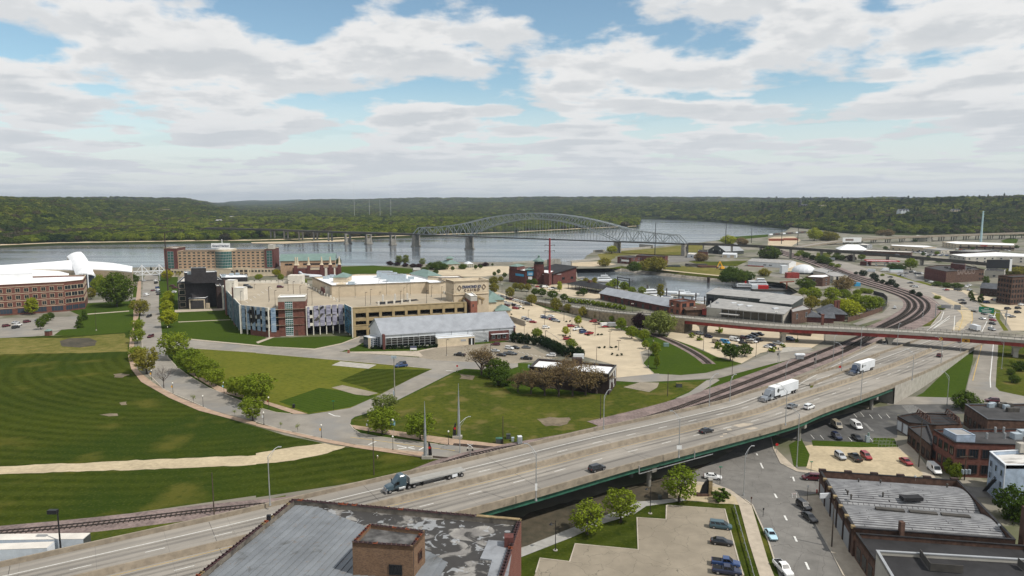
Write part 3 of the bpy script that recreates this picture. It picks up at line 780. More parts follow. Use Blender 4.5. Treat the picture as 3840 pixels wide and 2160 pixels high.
def build_woods():
 pts=[];r2=random.Random(99)
 for _ in range(118000):
  u=r2.uniform(-1.05,1.05);k=1.0+6.2*r2.random()**1.15
  p=land_at(u,k)
  d=p.y
  if d>7500:continue
  a=land_at(u,min(k+0.05,7));step=max(0.5,(a-p).length/0.05)
  want=(step*d)/(max(10.0,d*0.0050)**2)
  have=118000/(2.1*6.2)*0.87/(1.15*((k-1)/6.2+1e-4)**(0.15/1.15))
  if r2.random()>want/have*0.9:continue
  pu=u*FPX+CX
  if 1000<pu<1075 and d<1420:continue
  if 880<pu<1260 and d<1345+0.1*(pu-960)*0.4 and pu>930:continue
  if 2880<pu and d<1500 and p.z<2.5:continue
  n1=noise.noise((p.x/260.0,p.y/260.0,3.3));n2=noise.noise((p.x/90.0,p.y/700.0,7.7))
  if p.z<6 and d>2000 and n1>0.42:continue
  c=r2.random()
  if p.z<6 and d<2600:k_=2+(c>.5)if c<.62+.5*n1 else(0 if c<.93 else 4)
  elif c<.70:k_=0 if c<.35 else 1
  elif c<.84+.3*n1:k_=2+(c>.78)
  elif c<.95:k_=4
  else:k_=5 if u>.35 else 1
  if n2>.45 and p.z<8 and c<.6:k_=4
  s=max(6.4,d*0.0029)*r2.choice((.6,.8,.95,1.1,1.35,1.7))*r2.uniform(.9,1.1)
  pts.append(((p.x,p.y,p.z),k_,s))
 scatter('forest',pts,'unbroken spring woodland over the hills and flats beyond the river')
 print('woods',len(pts))
build_woods()
# -- lawns, roads, pavements
_RC=at('b1',300,330)
overlay('lawn_field',f_rings(_RC.x,_RC.y,5.2,0.45,3.0),(0.092,0.108,0.022),0.2)
overlay('lawn_field',f_noise(0.016,0.46,0.62,4,seed=3),(0.024,0.042,0.007),0.75)
overlay('lawn_field',f_noise(0.05,0.54,0.70,7),(0.125,0.110,0.024),0.5)
for _k in('lawn_field','lawn_deep','lawn_light','rough_grass','lawn_dry'):overlay(_k,f_noise(1.4,0.52,0.70,5),(0.135,0.125,0.035),0.22);overlay(_k,f_noise(0.55,0.54,0.72,6,seed=9),(0.018,0.032,0.006),0.45)
overlay('lot_concrete',f_noise(0.35,0.58,0.72,6,sx=.5),(0.31,0.265,0.20),0.4)
overlay('base_ground',f_noise(0.03,0.52,0.62,6,seed=2),(0.075,0.085,0.03),0.75)
overlay('base_ground',f_noise(0.05,0.56,0.66,5,seed=7),(0.30,0.27,0.22),0.7)
overlay('lawn_deep',f_stripes(2.0,R(-35),0.4,1.0),(0.066,0.098,0.015),0.28)
overlay('lawn_light',f_stripes(2.5,R(40),0.4,1.5),(0.145,0.14,0.028),0.25)
overlay('rough_grass',f_noise(0.12,0.52,0.70,6),(0.17,0.13,0.05),0.55)
overlay('gravel_path',f_noise(0.2,0.5,0.7,5,sx=0.2),(0.36,0.29,0.19),0.6)
SHEETS=[
('lawn','b0 0 280, 640 262, 1310 225, 1290 480, 1320 590, 1400 690, 1600 830, 1900 970, 2200 1070, 2576 1180, b1 300 1270, 690 1350, 900 1385, c1 1300 190, 1690 265, 2040 290, 1340 440, 800 540, 0 660, c0 2576 640, 1300 820, 600 920, -900 1060, -900 200, b0 -900 300',0.02,'lawn_field'),
('lawn','b0 0 290, 640 290, 1250 243, 1300 300, 1288 425, 800 440, 0 455, -900 480, -900 300',0.04,'lawn_dry'),
('lawn','a0 700 1250, 860 1175, 1330 1150, 1350 1010, 1410 1010, 1400 1130, 1440 1300, b0 1500 330, 1310 228, 800 262, 540 262, 620 205, 770 195, 800 60',0.02,'lawn_deep'),
('lawn','a0 1560 900, 1790 900, 1790 1240, 2280 1240, d0 880 660, d2 0 1240, 1300 1200, b1 1020 270, 2100 250, 2600 330, b1 2576 560, b2 0 540, 1040 560, 1060 720, 1280 735, 2060 700, 2576 560, b3 300 470, 0 740, b2 1600 1030, 1000 1175, 0 1390, b1 2560 1420, 1000 1400, 500 1300, b0 2576 1050, 1800 700, 1640 400',0.02,'lawn_deep'),
('lawn','b0 1960 395, 2576 437, b1 0 440, 1200 545, 1780 602, 1560 700, 1250 860, 950 995, 730 1030, 520 1050, 50 910, b0 2400 850, 2000 670, 1900 560',0.04,'lawn_light'),
('lawn','b1 640 790, 1230 870, 950 985, 720 1020, 530 1045, 230 930',0.06,'lawn_deep'),
('lawn','b1 1120 600, 1780 610, 1560 700, 1250 850, 1100 790, 840 720',0.06,'lawn_field'),
('lawn','b1 2000 640, 2400 700, b2 0 850, 900 860, 1040 760, 1600 740, 2000 720, 1300 1050, 900 1190, 0 1390, b1 2400 1410, 2000 1310, 1000 1180, 960 1120, 1440 920, 1700 790',0.04,'rough_grass'),
('lawn','b2 1320 545, 1430 655, 1700 662, 1950 640, 2310 545, 2060 480, 1590 270, 1380 235, 1180 180, 1060 180, 1300 300, 1420 430',0.05,'lawn_deep'),
('lawn','a1 830 806, 1180 793, 1590 828, 1600 880, 1400 892, 830 892',0.05,'lawn_deep'),
('lawn','a2 240 1180, 560 1225, 900 1310, 1040 1400, b2 1120 170, 1050 200, 850 110, 600 40, a2 240 1230',0.04,'lawn_deep'),
('lawn','d4 700 1045, 1700 1110, 1560 1140, 860 1060',0.06,'lawn_deep'),
('lawn','b3 1990 425, 2070 400, 2060 520, 1980 840, 1850 888, 1480 880, 1560 840',0.03,'lawn_deep'),
('lawn','b3 2315 320, 2576 330, 2800 340, 2800 920, 2330 820, 2285 780',0.03,'rough_grass'),
('lawn','c2 60 1210, 640 960, 1250 700, 1600 680, 2300 735, 2430 735, 2576 1090, c3 110 1449, c3 160 1600, c2 60 1600',0.03,'lawn_field'),
('lawn','b3 440 1320, 1060 1340, 1060 1295, 1270 1300, 1310 1385, 900 1390, 450 1375',0.06,'lawn_deep'),
('lawn','c3 210 130, 330 60, 420 230, 390 350, 260 350',0.06,'lawn_deep'),
('lawn','a3 740 850, 1000 945, 1300 1005, 1560 1085, 1690 1175, 1745 1275, 1620 1410, 1480 1400, 1640 1290, 1665 1200, 1560 1115, 1300 1035, 900 925',0.04,'rough_grass'),
('lawn','a3 1165 868, 1300 885, 1650 985, 1640 1005, 1300 935, 1180 890',0.04,'lawn_light'),
('lawn','a3 1950 1085, 2020 1140, 2260 1230, 2340 1240, 2330 1330, 2420 1449, 2340 1449, 2280 1310, 2160 1215',0.04,'lawn_light'),
('lawn','a3 490 665, 610 665, 700 800, 740 830, 640 830, 480 720',0.04,'rough_grass'),
('lawn','a3 2340 545, 2440 515, 2520 530, 2500 570, 2380 570',0.04,'lawn_deep'),
('lawn','a2 860 680, 1040 652, 1420 622, 1740 588, 1930 590, 1900 680, 1570 695, 1300 680, 1070 690, 1000 740, 900 735',0.04,'lawn_dry'),
('lawn','a2 1750 745, 2000 755, 2380 745, 2260 800, 1900 790',0.05,'rough_grass'),
('lawn','d5 740 755, 900 700, 1300 740, 1700 745, 1690 865, 1100 810',0.04,'lawn_dry'),
('lawn','a2 2060 545, 2250 502, 2576 480, 2576 505, 2300 530, 2150 560',0.04,'lawn_deep'),
('lawn','a3 2380 810, 2576 800, 2700 800, 2700 900, 2400 880',0.04,'rough_grass'),
('bare_ground','c0 880 1125, 1700 975, 2576 800, c1 300 700, 300 640, c0 2576 700, 600 930, -900 1050, -900 1400, 0 1340',0.03,'rough_grass'),
('bare_ground','c2 -400 920, 100 840, 1500 450, 2000 300, 2200 420, 1700 560, 1640 620, 1560 690, 1200 700, 900 860, 100 1160, -400 1300',0.04,'dark_soil'),
('sand_lot','c3 370 140, 700 105, 1290 150, 1420 250, 1560 430, 1500 460, 520 405, 395 365, 390 250',0.05,'gravel_path'),
('sand_lot','a2 590 768, 880 752, 1050 780, 900 805, 580 800',0.05,'sand'),
('sand_lot','a3 220 740, 420 790, 500 850, 330 880, 260 850, 180 850',0.04,'sand'),
('sand_lot','a3 0 520, 60 505, 260 500, 330 540, 240 600, 0 590',0.05,'sand'),
('sand_lot','a1 -60 545, 150 500, 480 520, 560 545, 900 530, 1000 535, 900 550, 540 562, 280 573, -40 570',-4.3,'sand'),
('gravel_path','c0 -900 390, 0 348, 1280 292, 2576 235, c1 0 218, 400 150, 690 115, 900 148, 720 215, 300 300, 0 325, c0 2576 335, 1300 385, 0 425, -900 470',0.07,'gravel_path'),
('gravel_path','d5 720 765, 1680 862, 1690 876, 720 780',0.07,'gravel_path'),
('parking_lot','a3 1290 850, 1400 835, 1560 860, 1570 950, 1480 950, 1300 890',.045,'asphalt_worn'),
('parking_lot','a3 1460 640, 1800 655, 1840 690, 1600 690, 1480 665',.05,'asphalt_worn'),
('parking_lot','a3 1850 590, 2480 600, 2600 640, 2300 635, 1900 615',.05,'asphalt_worn'),
('parking_lot','d5 830 560, 1110 560, 1240 600, 1240 640, 840 660',.05,'asphalt_worn'),
('street','a3 0 900, 300 940, 400 1000, 700 1040, 1000 1060, 1180 1100, 1220 1200, 1150 1270, 850 1380, 900 1400, 1250 1290, 1400 1200, 1360 1120, 1150 1060, 900 1035, 650 1010, 300 900, 0 880',.05,'road_concrete'),

('street','a0 1480 880, 1450 910, 1440 960, 1425 1130, 1410 1310, b0 1425 300, 1440 480, 1500 660, 1640 800, 1740 850, 1910 920, 2080 1000, 2300 1065, 2576 1130, b1 0 1135, 250 1210, 760 1320, 1000 1362, 1640 1445, c1 1690 235, 2100 290, 2600 330, 2600 150, 2500 190, b1 2550 1430, 2000 1372, 1830 1362, 1250 1287, 1050 1252, 980 1205, 948 1162, 960 1110, 1000 1080, 730 1030, 530 1060, 350 1055, 200 1040, 0 985, b0 2300 872, 2100 792, 1900 672, 1780 582, 1690 482, 1640 330, 1620 150, a0 1600 1240, 1600 960, 1590 890',0.10,'road_concrete'),
('street','b1 1780 600, 1560 700, 1250 860, 950 995, 730 1030, 1000 1082, 1100 1055, 1440 908, 1700 778, 2010 622',0.104,'road_concrete'),
('street','b0 1640 300, 1890 308, 2576 375, b1 0 365, 590 405, 860 430, 1640 488, 1800 512, 2100 528, 2576 548, b2 60 545, 60 580, b1 2500 620, 2100 600, 2010 624, 1780 601, 1200 546, 0 441, b0 2576 436, 1960 396, 1690 420',0.108,'road_concrete'),
('driveway','b1 585 405, 860 348, 1040 280, 1000 230, 1130 250, 1140 300, 1000 380, 860 425, 800 430',0.112,'road_concrete'),
('street','b2 1040 690, 1440 650, 1700 665, 1990 640, 2300 560, 2576 450, b3 0 430, 400 395, 470 400, 250 500, 0 560, b2 2576 560, 2100 690, 1600 722, 1280 737, 1040 722',0.10,'road_concrete'),
('street','a0 880 1150, 1440 1110, 1440 1130, 880 1172',0.09,'road_concrete'),
('parking_lot','d1 -150 540, 200 650, 430 730, 720 850, 1000 930, 1240 990, 1640 1090, 1800 1150, 2000 1270, 2150 1400, b2 1290 430, 1320 550, 1430 650, 1040 692, 1030 560, 700 470, 300 310, 0 270, b1 2576 300, d3 1700 1250, 1690 1100, 1640 960, 1500 800, 1340 640',0.07,'lot_concrete'),
('parking_lot','b1 1640 430, 1860 385, 2180 358, 2576 325, b2 60 290, 300 440, 470 490, 100 535, b1 2576 555, 2100 528, 1800 512, 1640 488',0.075,'lot_old'),
('parking_lot','b2 1560 280, 1640 170, 2000 120, 2576 180, b3 300 180, 560 250, 560 320, 430 395, 0 425, b2 2500 440, 2310 545, 2060 478, 1900 400',0.075,'lot_concrete'),
('parking_lot','b0 -900 120, 0 95, 790 70, 770 195, 620 205, 450 245, 360 272, 0 290, -900 310',0.06,'road_concrete'),
('parking_lot','a1 1640 882, 1900 832, 2400 800, 2500 800, a2 0 800, 0 870, a1 2300 905, 1900 905',0.06,'lot_concrete'),
('parking_lot','d1 380 430, 640 440, 900 430, 1400 560, 1420 650, 1000 620, 500 500',0.06,'lot_concrete'),
('parking_lot','c2 1555 742, 2140 780, 2280 1300, 2330 1449, 2360 1560, 180 1560, 240 1420, 282 1275, 580 1310, 635 1130, 1270 1190, 1258 865, 1550 885',0.10,'lot_old'),
('parking_lot','b3 300 1320, 440 1338, 1050 1345, 1060 1300, 1300 1290, 1300 1060, 1980 1050, 1900 985, 1850 960, 1320 955, 1000 1000, 600 1100, 280 1230, 100 1300, c3 100 60, 220 60',0.05,'asphalt'),
('street','c2 1600 520, 1800 420, 2200 200, 2576 -60, c3 150 -60, 30 60, 60 180, 130 320, 290 400, 510 430, 1500 520, 2200 560, 2600 600, 2600 720, 2200 660, 600 600, 330 650, 480 930, 650 1230, 760 1449, 900 1700, 240 1700, 110 1449, 75 1330, 0 1090, c2 2490 900, 2420 740, 2340 680, 2230 605, 2080 545, 1900 510, 1700 530',0.06,'asphalt_worn'),
('street','b3 1200 900, 1480 880, 1860 890, 1990 850, 2020 700, 2100 500, 2130 320, a3 2150 1400, 2330 1400, b3 2318 330, 2290 780, 2330 825, 2700 900, 2700 960, 2100 945, 1850 955, 1320 960, 1200 960',0.06,'road_concrete'),
('sidewalk','c3 330 650, 510 640, 860 1210, 1000 1449, 1120 1700, 900 1700, 760 1449, 650 1230, 480 930',0.12,'sidewalk'),
('sidewalk','c3 60 180, 80 170, 210 300, 300 380, 520 405, 510 432, 290 402, 130 322',0.10,'sidewalk'),
('sidewalk','c3 1300 150, 1420 110, 1700 480, 1560 440',0.045,'sidewalk'),
('expressway','a3 560 700, 700 735, 1160 870, 1640 1000, 1960 1060, 2180 1230, 2290 1320, 2370 1449, b3 2120 320, 1990 420, 1900 470, 1340 380, 1180 300, 1480 190, a3 1640 1400, 1750 1260, 1700 1180, 1550 1080, 1000 950, 720 840, 640 775, 520 720',0.065,'highway_concrete'),
('street','a3 1640 1000, 2000 1045, 2300 1130, 2576 1200, 2800 1250, 2800 1449, 2450 1449, 2330 1240, 2180 1200, 1960 1062',0.055,'lot_concrete'),
('sand_median','a3 1640 1060, 1760 1105, 1935 1180, 2060 1260, 2060 1340, 1940 1449, 1840 1449, 1960 1300, 1870 1200, 1700 1110',0.10,'gravel_path'),

('sidewalk','a0 1390 950, 1420 950, 1415 1120, 1395 1310, b0 1350 180, 1350 300, 1350 530, 1390 620, 1540 740, 1800 890, 2080 1000, 2250 1055, 2576 1140, b1 0 1150, 700 1308, 1000 1366, 1690 1440, c1 1690 262, b1 1300 1440, 1000 1396, 700 1342, 0 1178, b0 2576 1172, 2000 1022, 1700 892, 1420 732, 1320 602, 1290 480, 1310 290, a0 1335 1440, 1345 1250, 1370 1120',0.14,'sidewalk_brick'),
('sidewalk','b0 1870 580, 2000 675, 2250 795, 2530 895, b1 50 912, 520 1055, 380 1055, 60 945, b0 2400 885, 2200 832, 1900 645',0.14,'sidewalk_brick'),
('sidewalk','b1 950 1165, 1500 1240, 2000 1308, 2576 1375, b2 60 1420, b1 2576 1440, 1900 1362, 1000 1206',0.14,'sidewalk_brick'),
('sidewalk','b0 1880 295, 2576 360, b1 130 375, 590 398, 860 342, 1040 272, 1050 280, 860 352, 590 408, 0 368, b0 2576 372, 1890 307',0.13,'sidewalk'),
('sidewalk','b1 0 330, 160 275, 190 280, 20 345',0.10,'sidewalk'),
('sidewalk','b1 1640 430, 1860 385, 2180 358, 2180 345, 1850 375, 1620 420, 850 430, 1660 480, 1680 470',0.12,'sidewalk'),
('sidewalk','a0 880 1280, 1300 1248, 1300 1256, 880 1288',0.09,'sidewalk'),
('sidewalk','d0 110 832, 900 798, 900 806, 120 842',0.09,'sidewalk'),
('sidewalk','d0 60 655, 800 630, 800 660, 60 692',0.09,'sidewalk'),
('footpath','c2 -200 1290, 100 1170, 600 970, 1100 780, 1260 705, 1700 668, 1760 690, 1350 750, 1230 830, 900 930, 600 1065, 100 1260, -200 1380',0.10,'path_concrete'),
('plaza','c2 1560 660, 1640 560, 1850 500, 2080 540, 2230 605, 2300 690, 2300 740, 1850 695, 1700 690',0.08,'gravel_path'),
('sidewalk','c2 1800 495, 2030 520, 2200 585, 2330 680, 2410 740, 2576 1300, c3 60 1449, 120 1700, c2 2520 1700, 2490 1449, 2380 1100, 2290 760, 2250 660, 2100 560, 1830 530',0.12,'sidewalk'),
('slab','b1 850 525, 1215 560, 1130 600, 760 565',0.10,'slab_concrete'),
('slab','b1 870 765, 1230 845, 1130 872, 1000 860, 760 790',0.10,'lot_old'),
('slab','b2 1120 785, 1290 735, 1480 740, 1460 790, 1380 835',0.10,'lot_old'),
('slab','b2 2060 700, 2090 715, 1820 880, 1640 900, 1780 840, 1960 715',0.09,'road_concrete'),
('slab','b3 160 380, 430 385, 440 395, 120 440',0.12,'slab_concrete'),
('bare_soil','b0 600 320, 700 292, 900 288, 985 320, 960 365, 800 385, 620 375',0.07,'dark_soil'),
('bare_soil','b2 260 1110, 380 1085, 560 1090, 600 1130, 480 1175, 330 1180',0.07,'bare_soil'),
('bare_soil','b0 1140 655, 1220 645, 1290 660, 1230 690, 1150 685',0.07,'bare_soil'),
('bare_soil','b0 1000 1065, 1180 1050, 1190 1072, 1100 1078',0.07,'bare_soil'),
('bare_soil','b0 1200 940, 1270 930, 1280 960, 1220 966',0.07,'bare_soil'),
('bare_soil','b1 2050 650, 2200 670, 2180 710, 2060 700',0.07,'bare_soil'),
('planting_bed','b1 1990 1352, 2140 1360, 2545 1400, 2500 1425, 1980 1372',0.15,'mulch'),
('planting_bed','c1 1750 240, 2130 280, 2100 292, 1760 255',0.15,'mulch'),
]
_names_struct={'sand_lot','slab','bare_ground','bare_soil','driveway','parking_lot','expressway','planting_bed','plaza','sand_median'}
for _i,(_n,_s,_z,_m)in enumerate(SHEETS):
 sheet(_n,P(_s,min(_z,0)),_z+_i*.00012,_m)
def ribbon(name,pts,w,z0,h,material,parent=None,side=0.0):
 a=offset_line(pts,w/2+side);b=offset_line(pts,-w/2+side);n=len(pts);mb=MB()
 zt=lambda p:p.z+z0+h;zb=lambda p:p.z+z0
 vs=[(p.x,p.y,zb(p))for p in a]+[(p.x,p.y,zt(p))for p in a]+[(p.x,p.y,zt(p))for p in b]+[(p.x,p.y,zb(p))for p in b]
 fs=[]
 for i in range(n-1):
  for k in range(3):fs.append((k*n+i,(k+1)*n+i,(k+1)*n+i+1,k*n+i+1))
 fs+=[(0,3*n,2*n,n),(n-1,2*n-1,3*n-1,4*n-1)]
 return mb.add(vs,fs).build(name,[material],parent)
KERBS=['b0 1425 300, 1440 480, 1500 660, 1640 800, 1740 850, 1910 920, 2080 1000','b0 2576 1130, b1 0 1135, 250 1210, 760 1320','b1 1000 1362, 1640 1445','b0 1640 330, 1690 482, 1780 582, 1900 672, 2100 792, 2300 872, b1 0 985, 200 1040, 350 1055',
'b1 948 1162, 980 1205, 1050 1252, 1250 1287, 1830 1362','b1 860 430, 1640 490','b1 1800 514, 2100 530','b1 0 441, 1200 547, 1780 602','b0 1960 397, 2576 437','b1 140 378, 590 408','b2 1290 430, 1320 550, 1430 650, 1480 652','d1 540 1100, 700 1190, 830 1290',
'c2 1558 742, 2140 780, 2280 1300, 2330 1449','c2 240 1420, 282 1275, 580 1310, 635 1130, 1270 1190, 1258 865, 1550 885, 1555 742','c2 2340 680, 2420 740, 2490 900, 2576 1090, c3 75 1330','c3 330 650, 480 930, 650 1230, 760 1449','c3 30 60, 60 180, 130 320, 290 400, 510 430','d1 430 735, 1000 935, 1240 990','a3 1640 1000, 1960 1062, 2180 1230','a3 720 840, 1000 950, 1550 1080, 1700 1180, 1750 1260, 1640 1400']
for _s in KERBS:
 tag(ribbon('kerb',P(_s),0.3,0.0,0.2,'kerb'),None,None,None,'structure')
def paint(name,lines,z,material='white_paint',w=0.15):
 mb=MB()
 for s in lines:
  pts=P(s)if isinstance(s,str)else s
  a=offset_line(pts,w/2);b=offset_line(pts,-w/2)
  mb.strip([(p.x,p.y,p.z+z)for p in b],[(p.x,p.y,p.z+z)for p in a])
 return tag(mb.build(name,[material]),None,None,None,'structure')
paint('road_markings',['b1 730 1048, 790 1075, 850 1080','b1 1910 617, 2010 627','b1 1420 1375, 1600 1410','b1 1430 1410, 1590 1385','b1 1130 1367, 1210 1330','b1 1640 1420, 1690 1390','c3 65 625, 90 670','c3 165 845, 190 895','c3 265 1055, 290 1108','c3 378 1315, 412 1390','c3 225 460, 250 455, 265 500','c2 2500 315, 2525 370','c2 2460 220, 2470 240'],0.135,w=0.45)
paint('road_markings',['b1 950 1290, 1300 1335, 1650 1385, 2000 1425'],0.134,'yellow_paint',0.25)
paint('road_markings',['b3 2270 330, 2235 700, 2240 790','a3 2290 1260, 2240 1449','a3 1830 1300, 1650 1440','a3 1770 1260, 1740 1340, 1600 1449','a3 1880 1300, 1870 1449','b3 1830 90, 1660 200','b3 2205 120, 2150 230'],0.13,w=0.35)
paint('road_markings',['b3 2160 330, 2090 600, 2060 720','a3 1945 1260, 1960 1330, 1920 1449','a3 2050 1250, 2060 1340, 2030 1420'],0.131,'yellow_paint',0.3)
_pl=[]
for _x,_y,_k in((1000,1150,9),(560,945,8),(330,1000,4),(1100,1215,6)):
 for _i in range(_k):_pl.append([at('d1',_x+34*_i,_y+8*_i),at('d1',_x+52+34*_i,_y+2+8*_i)])
for _i in range(9):_pl.append([at('b2',60+42*_i,425+9*_i),at('b2',85+42*_i,440+9*_i)])
for _i in range(8):_pl.append([at('b3',1345+10*_i,975+10*_i),at('b3',1470+22*_i,973+11*_i)])
for _x,_y in((430,1265),(525,1270),(810,1290),(1020,1290),(1110,1060),(1190,1055),(860,1050),(930,1040),(1020,1060)):_pl.append([at('b3',_x,_y),at('b3',_x+36,_y+42)])
for _i in range(10):_pl.append([at('b3',955+8.5*_i,1145+8.5*_i),at('b3',985+9*_i,1150+8.5*_i)])
paint('parking_lines',_pl,0.12,w=0.16)
# -- railway
def track(spec,label=None,rails=True):
 c=smooth_line(P(spec),5.0);t=bpy.data.objects.new('railway_track',None);COL.objects.link(t);tag(t,label,None,None,'structure')
 t.location=c[0]
 for s in(-0.75,0.75):ribbon('rail',offset_line(c,s),0.14,0.30,0.17,'rail_steel',t)
 mb=MB()
 for p,h in along(c,1.1):
  mb.box((p.x,p.y,0.26),(0.26,2.6,0.16),h)
 tag(mb.build('sleepers',['tie_wood'],t),None,None,None,'stuff')
def bed(spec,w,z=0.16):
 c=smooth_line(P(spec),8.0);a=offset_line(c,w/2);b=offset_line(c,-w/2);a2=offset_line(c,w/2+1.2);b2=offset_line(c,-w/2-1.2);mb=MB()
 zz=lambda L_,k:[(p.x,p.y,k)for p in L_]
 mb.strip(zz(b,z),zz(a,z));mb.strip(zz(b2,0.02),zz(b,z));mb.strip(zz(a,z),zz(a2,0.02))
 tag(mb.build('railway_bed',['ballast']),None,None,None,'structure')
_T0='c0 -900 1105, 0 1022, 600 968, 1300 893, 2000 808, 2576 750, c1 400 705, 1300 545, 2150 245, b2 600 1290, 1100 1165, 1700 985, 2576 652, b3 480 455'
track(_T0);bed(_T0,6.0,0.17)
_T1='b3 480 455, 900 285, a3 1130 1432, 1370 1310, 1480 1210, 1420 1120, 1250 1050, 1000 975, 780 895, 560 805, 340 730, 100 660, -60 615'
track(_T1)
_T2='b2 1500 1090, 2000 935, 2576 725, b3 500 530, 760 430, 1050 290, a3 1300 1420, 1530 1310, 1615 1215, 1560 1130, 1380 1050, 1100 965, 820 880, 600 790, 380 715, 130 645, -30 605'
track(_T2)
track('a3 1200 1436, 1440 1325, 1548 1215, 1490 1125, 1310 1048, 1050 970, 800 887, 580 797, 360 722, 115 652')
track('b3 760 405, 1000 280, a3 1090 1430, 1330 1300, 1415 1210, 1370 1130, 1180 1050, 930 975, 740 905, 520 815, 320 740, 80 672')
bed('a3 1200 1440, 1440 1322, 1548 1215, 1490 1125, 1310 1048, 1050 968, 800 885, 580 797, 360 722, 115 652, -40 610',21.0,0.165)
bed('b2 900 1190, 1500 1040, 2000 890, 2576 680, b3 500 490, 760 405, 1080 270, a3 1230 1425',13.0,0.163)
track('b2 1390 246, 1520 288, 1700 368, 1850 450, 1950 520, 1985 552');bed('b2 1390 246, 1520 288, 1700 368, 1850 450, 1950 520, 1985 552',4.0,0.17)
# -- elevated highway
_c=P('c0 1000 1449, 1900 1232, 2300 1140, c1 1250 745, 2000 562, 2576 422, b2 750 1449, 1500 1272, 2576 1012, b3 0 982@8, 500 825@8, 900 695@7.2, 1200 592@5.6, 1450 492@3.6, 1700 388@1.0, 1800 345@0.25, 1880 312@0.08',8.0)
_d=(_c[1]-_c[0]).normalized()
_c=[_c[0]-_d*90,_c[0]-_d*40]+_c
HWY=smooth_line(_c,6.0)
for _ in range(6):HWY=[HWY[0]]+[(HWY[i-1]+HWY[i]*2+HWY[i+1])/4 for i in range(1,len(HWY)-1)]+[HWY[-1]]
FAR_W,NEAR_W=12.8,13.0
def hoff(d,dz=0.0):return[Vector((p.x,p.y,p.z+dz))for p in offset_line(HWY,d)]
def split_at(zmin):return next(i for i,p in enumerate(HWY)if p.y>200 and p.z<zmin)
def build_highway():
 t=thing('highway_viaduct','long concrete highway viaduct with dark green girders','bridge',(HWY[0].x,HWY[0].y,0))
 iab=split_at(6.9)
 F=hoff(FAR_W);Nr=hoff(-NEAR_W);mb=MB()
 mb.strip(Nr,F,0)
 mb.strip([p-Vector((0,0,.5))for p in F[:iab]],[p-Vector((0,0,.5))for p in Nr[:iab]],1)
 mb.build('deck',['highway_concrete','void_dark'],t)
 ribbon('barrier',hoff(FAR_W+0.2),0.42,-0.75,1.75,'barrier_concrete',t)
 ribbon('barrier',hoff(-NEAR_W-0.2),0.42,-0.75,1.75,'barrier_concrete',t)
 md=hoff(0)[:split_at(1.4)];a=offset_line(md,0.45);b=offset_line(md,-0.45);a2=offset_line(md,0.2);b2=offset_line(md,-0.2);m2=MB()
 up=lambda L_,k:[(p.x,p.y,p.z+k)for p in L_]
 m2.strip(up(a,0),up(a2,1.25));m2.strip(up(a2,1.25),up(b2,1.25));m2.strip(up(b2,1.25),up(b,0))
 m2.build('median_barrier',['barrier_concrete'],t)
 for off in(FAR_W-0.7,6.5,0.3,-6.4,-NEAR_W+0.5):
  ribbon('girder',hoff(off)[:iab],0.5,-2.15,1.65,'green_steel',t)
 for sp in('c2 1530 590','b3 410 1330','b3 1130 1035','c2 -300 1000','c1 400 1300','c0 800 1800'):
  g=P(sp)[0]
  i=min(range(iab),key=lambda k:(HWY[k].x-g.x)**2+(HWY[k].y-g.y)**2);p=HWY[i];q=HWY[i+1]
  h=math.atan2(q.y-p.y,q.x-p.x);nn=Vector((-math.sin(h),math.cos(h),0))
  cap=MB().box((p.x,p.y,p.z-2.85),(1.5,25.0,1.35),h).build('pier_cap',['pier_concrete'],t)
  for o in(-10.5,-3.5,3.5,10.5):
   c=p+nn*o;MB().cyl((c.x,c.y,-0.2),(c.x,c.y,p.z-3.4),0.62,None,12).build('column',['pier_concrete'],t,smooth=False)
 for L_ in(F,Nr):
  w=[p for p in L_[iab-1:]if p.z>0.12];m3=MB();out=offset_line(w,0.46 if L_ is F else-0.46)
  m3.strip([(p.x,p.y,-0.1)for p in out],[(p.x,p.y,p.z-0.1)for p in out])
  m3.build('retaining_wall',['slab_concrete'],t)
 a,b=F[iab-1],Nr[iab-1]
 MB().add([(a.x,a.y,-.1),(b.x,b.y,-.1),(b.x,b.y,b.z-.1),(a.x,a.y,a.z-.1)],[(0,1,2,3)]).build('abutment',['pier_concrete'],t)
 for p,h in along(HWY[:iab],34.0,8.0):
  nn=Vector((-math.sin(h),math.cos(h),0));A=p+nn*12.5;B=p-nn*12.6;tt=Vector((math.cos(h),math.sin(h),0))*0.045
  m4=MB().add([A-tt+Vector((0,0,.012)),B-tt+Vector((0,0,.012)),B+tt+Vector((0,0,.012)),A+tt+Vector((0,0,.012))],[(0,1,2,3)])
  m4.build('expansion_joint',['deck_dark'],t)
 i0=min(range(iab),key=lambda k:(HWY[k]-at('c2',1366,440,6)).length);i1=min(range(iab),key=lambda k:(HWY[k]-at('c2',2005,240,6)).length)
 L_=[p-Vector((0,0,2.3))for p in hoff(-NEAR_W-0.5)[min(i0,i1):max(i0,i1)+1]]
 m5=MB()
 for p,q in zip(L_,L_[1:]):m5.bar(p,q,0.16)
 for k in range(0,len(L_),3):m5.bar(L_[k],L_[k]+Vector((0,0,2.2)),0.22)
 m5.build('conduit',['galvanised'],t)
build_highway()
def dash(off,step,ln,start=0.0):
 L_=hoff(off,0.018);out=[]
 for p,h in along(L_,step,start):
  q=p+Vector((math.cos(h),math.sin(h),0))*ln;out.append([p,q])
 for s in out:
  k=min(range(len(L_)),key=lambda i:(L_[i]-s[1]).length_squared);s[1].z=L_[k].z
 return out
paint('lane_markings',[hoff(8.8,0.0),hoff(-12.35,0.0)],0.018,'white_paint',0.2)
for _w in(2.2,4.1,6.2,7.9,-2.2,-3.9,-6.0,-7.8):paint('tyre_wear',[hoff(_w,0.0)],0.008,'tyre_wear',.75)
paint('lane_markings',[hoff(-1.15,0.0)],0.018,'yellow_paint',0.16)
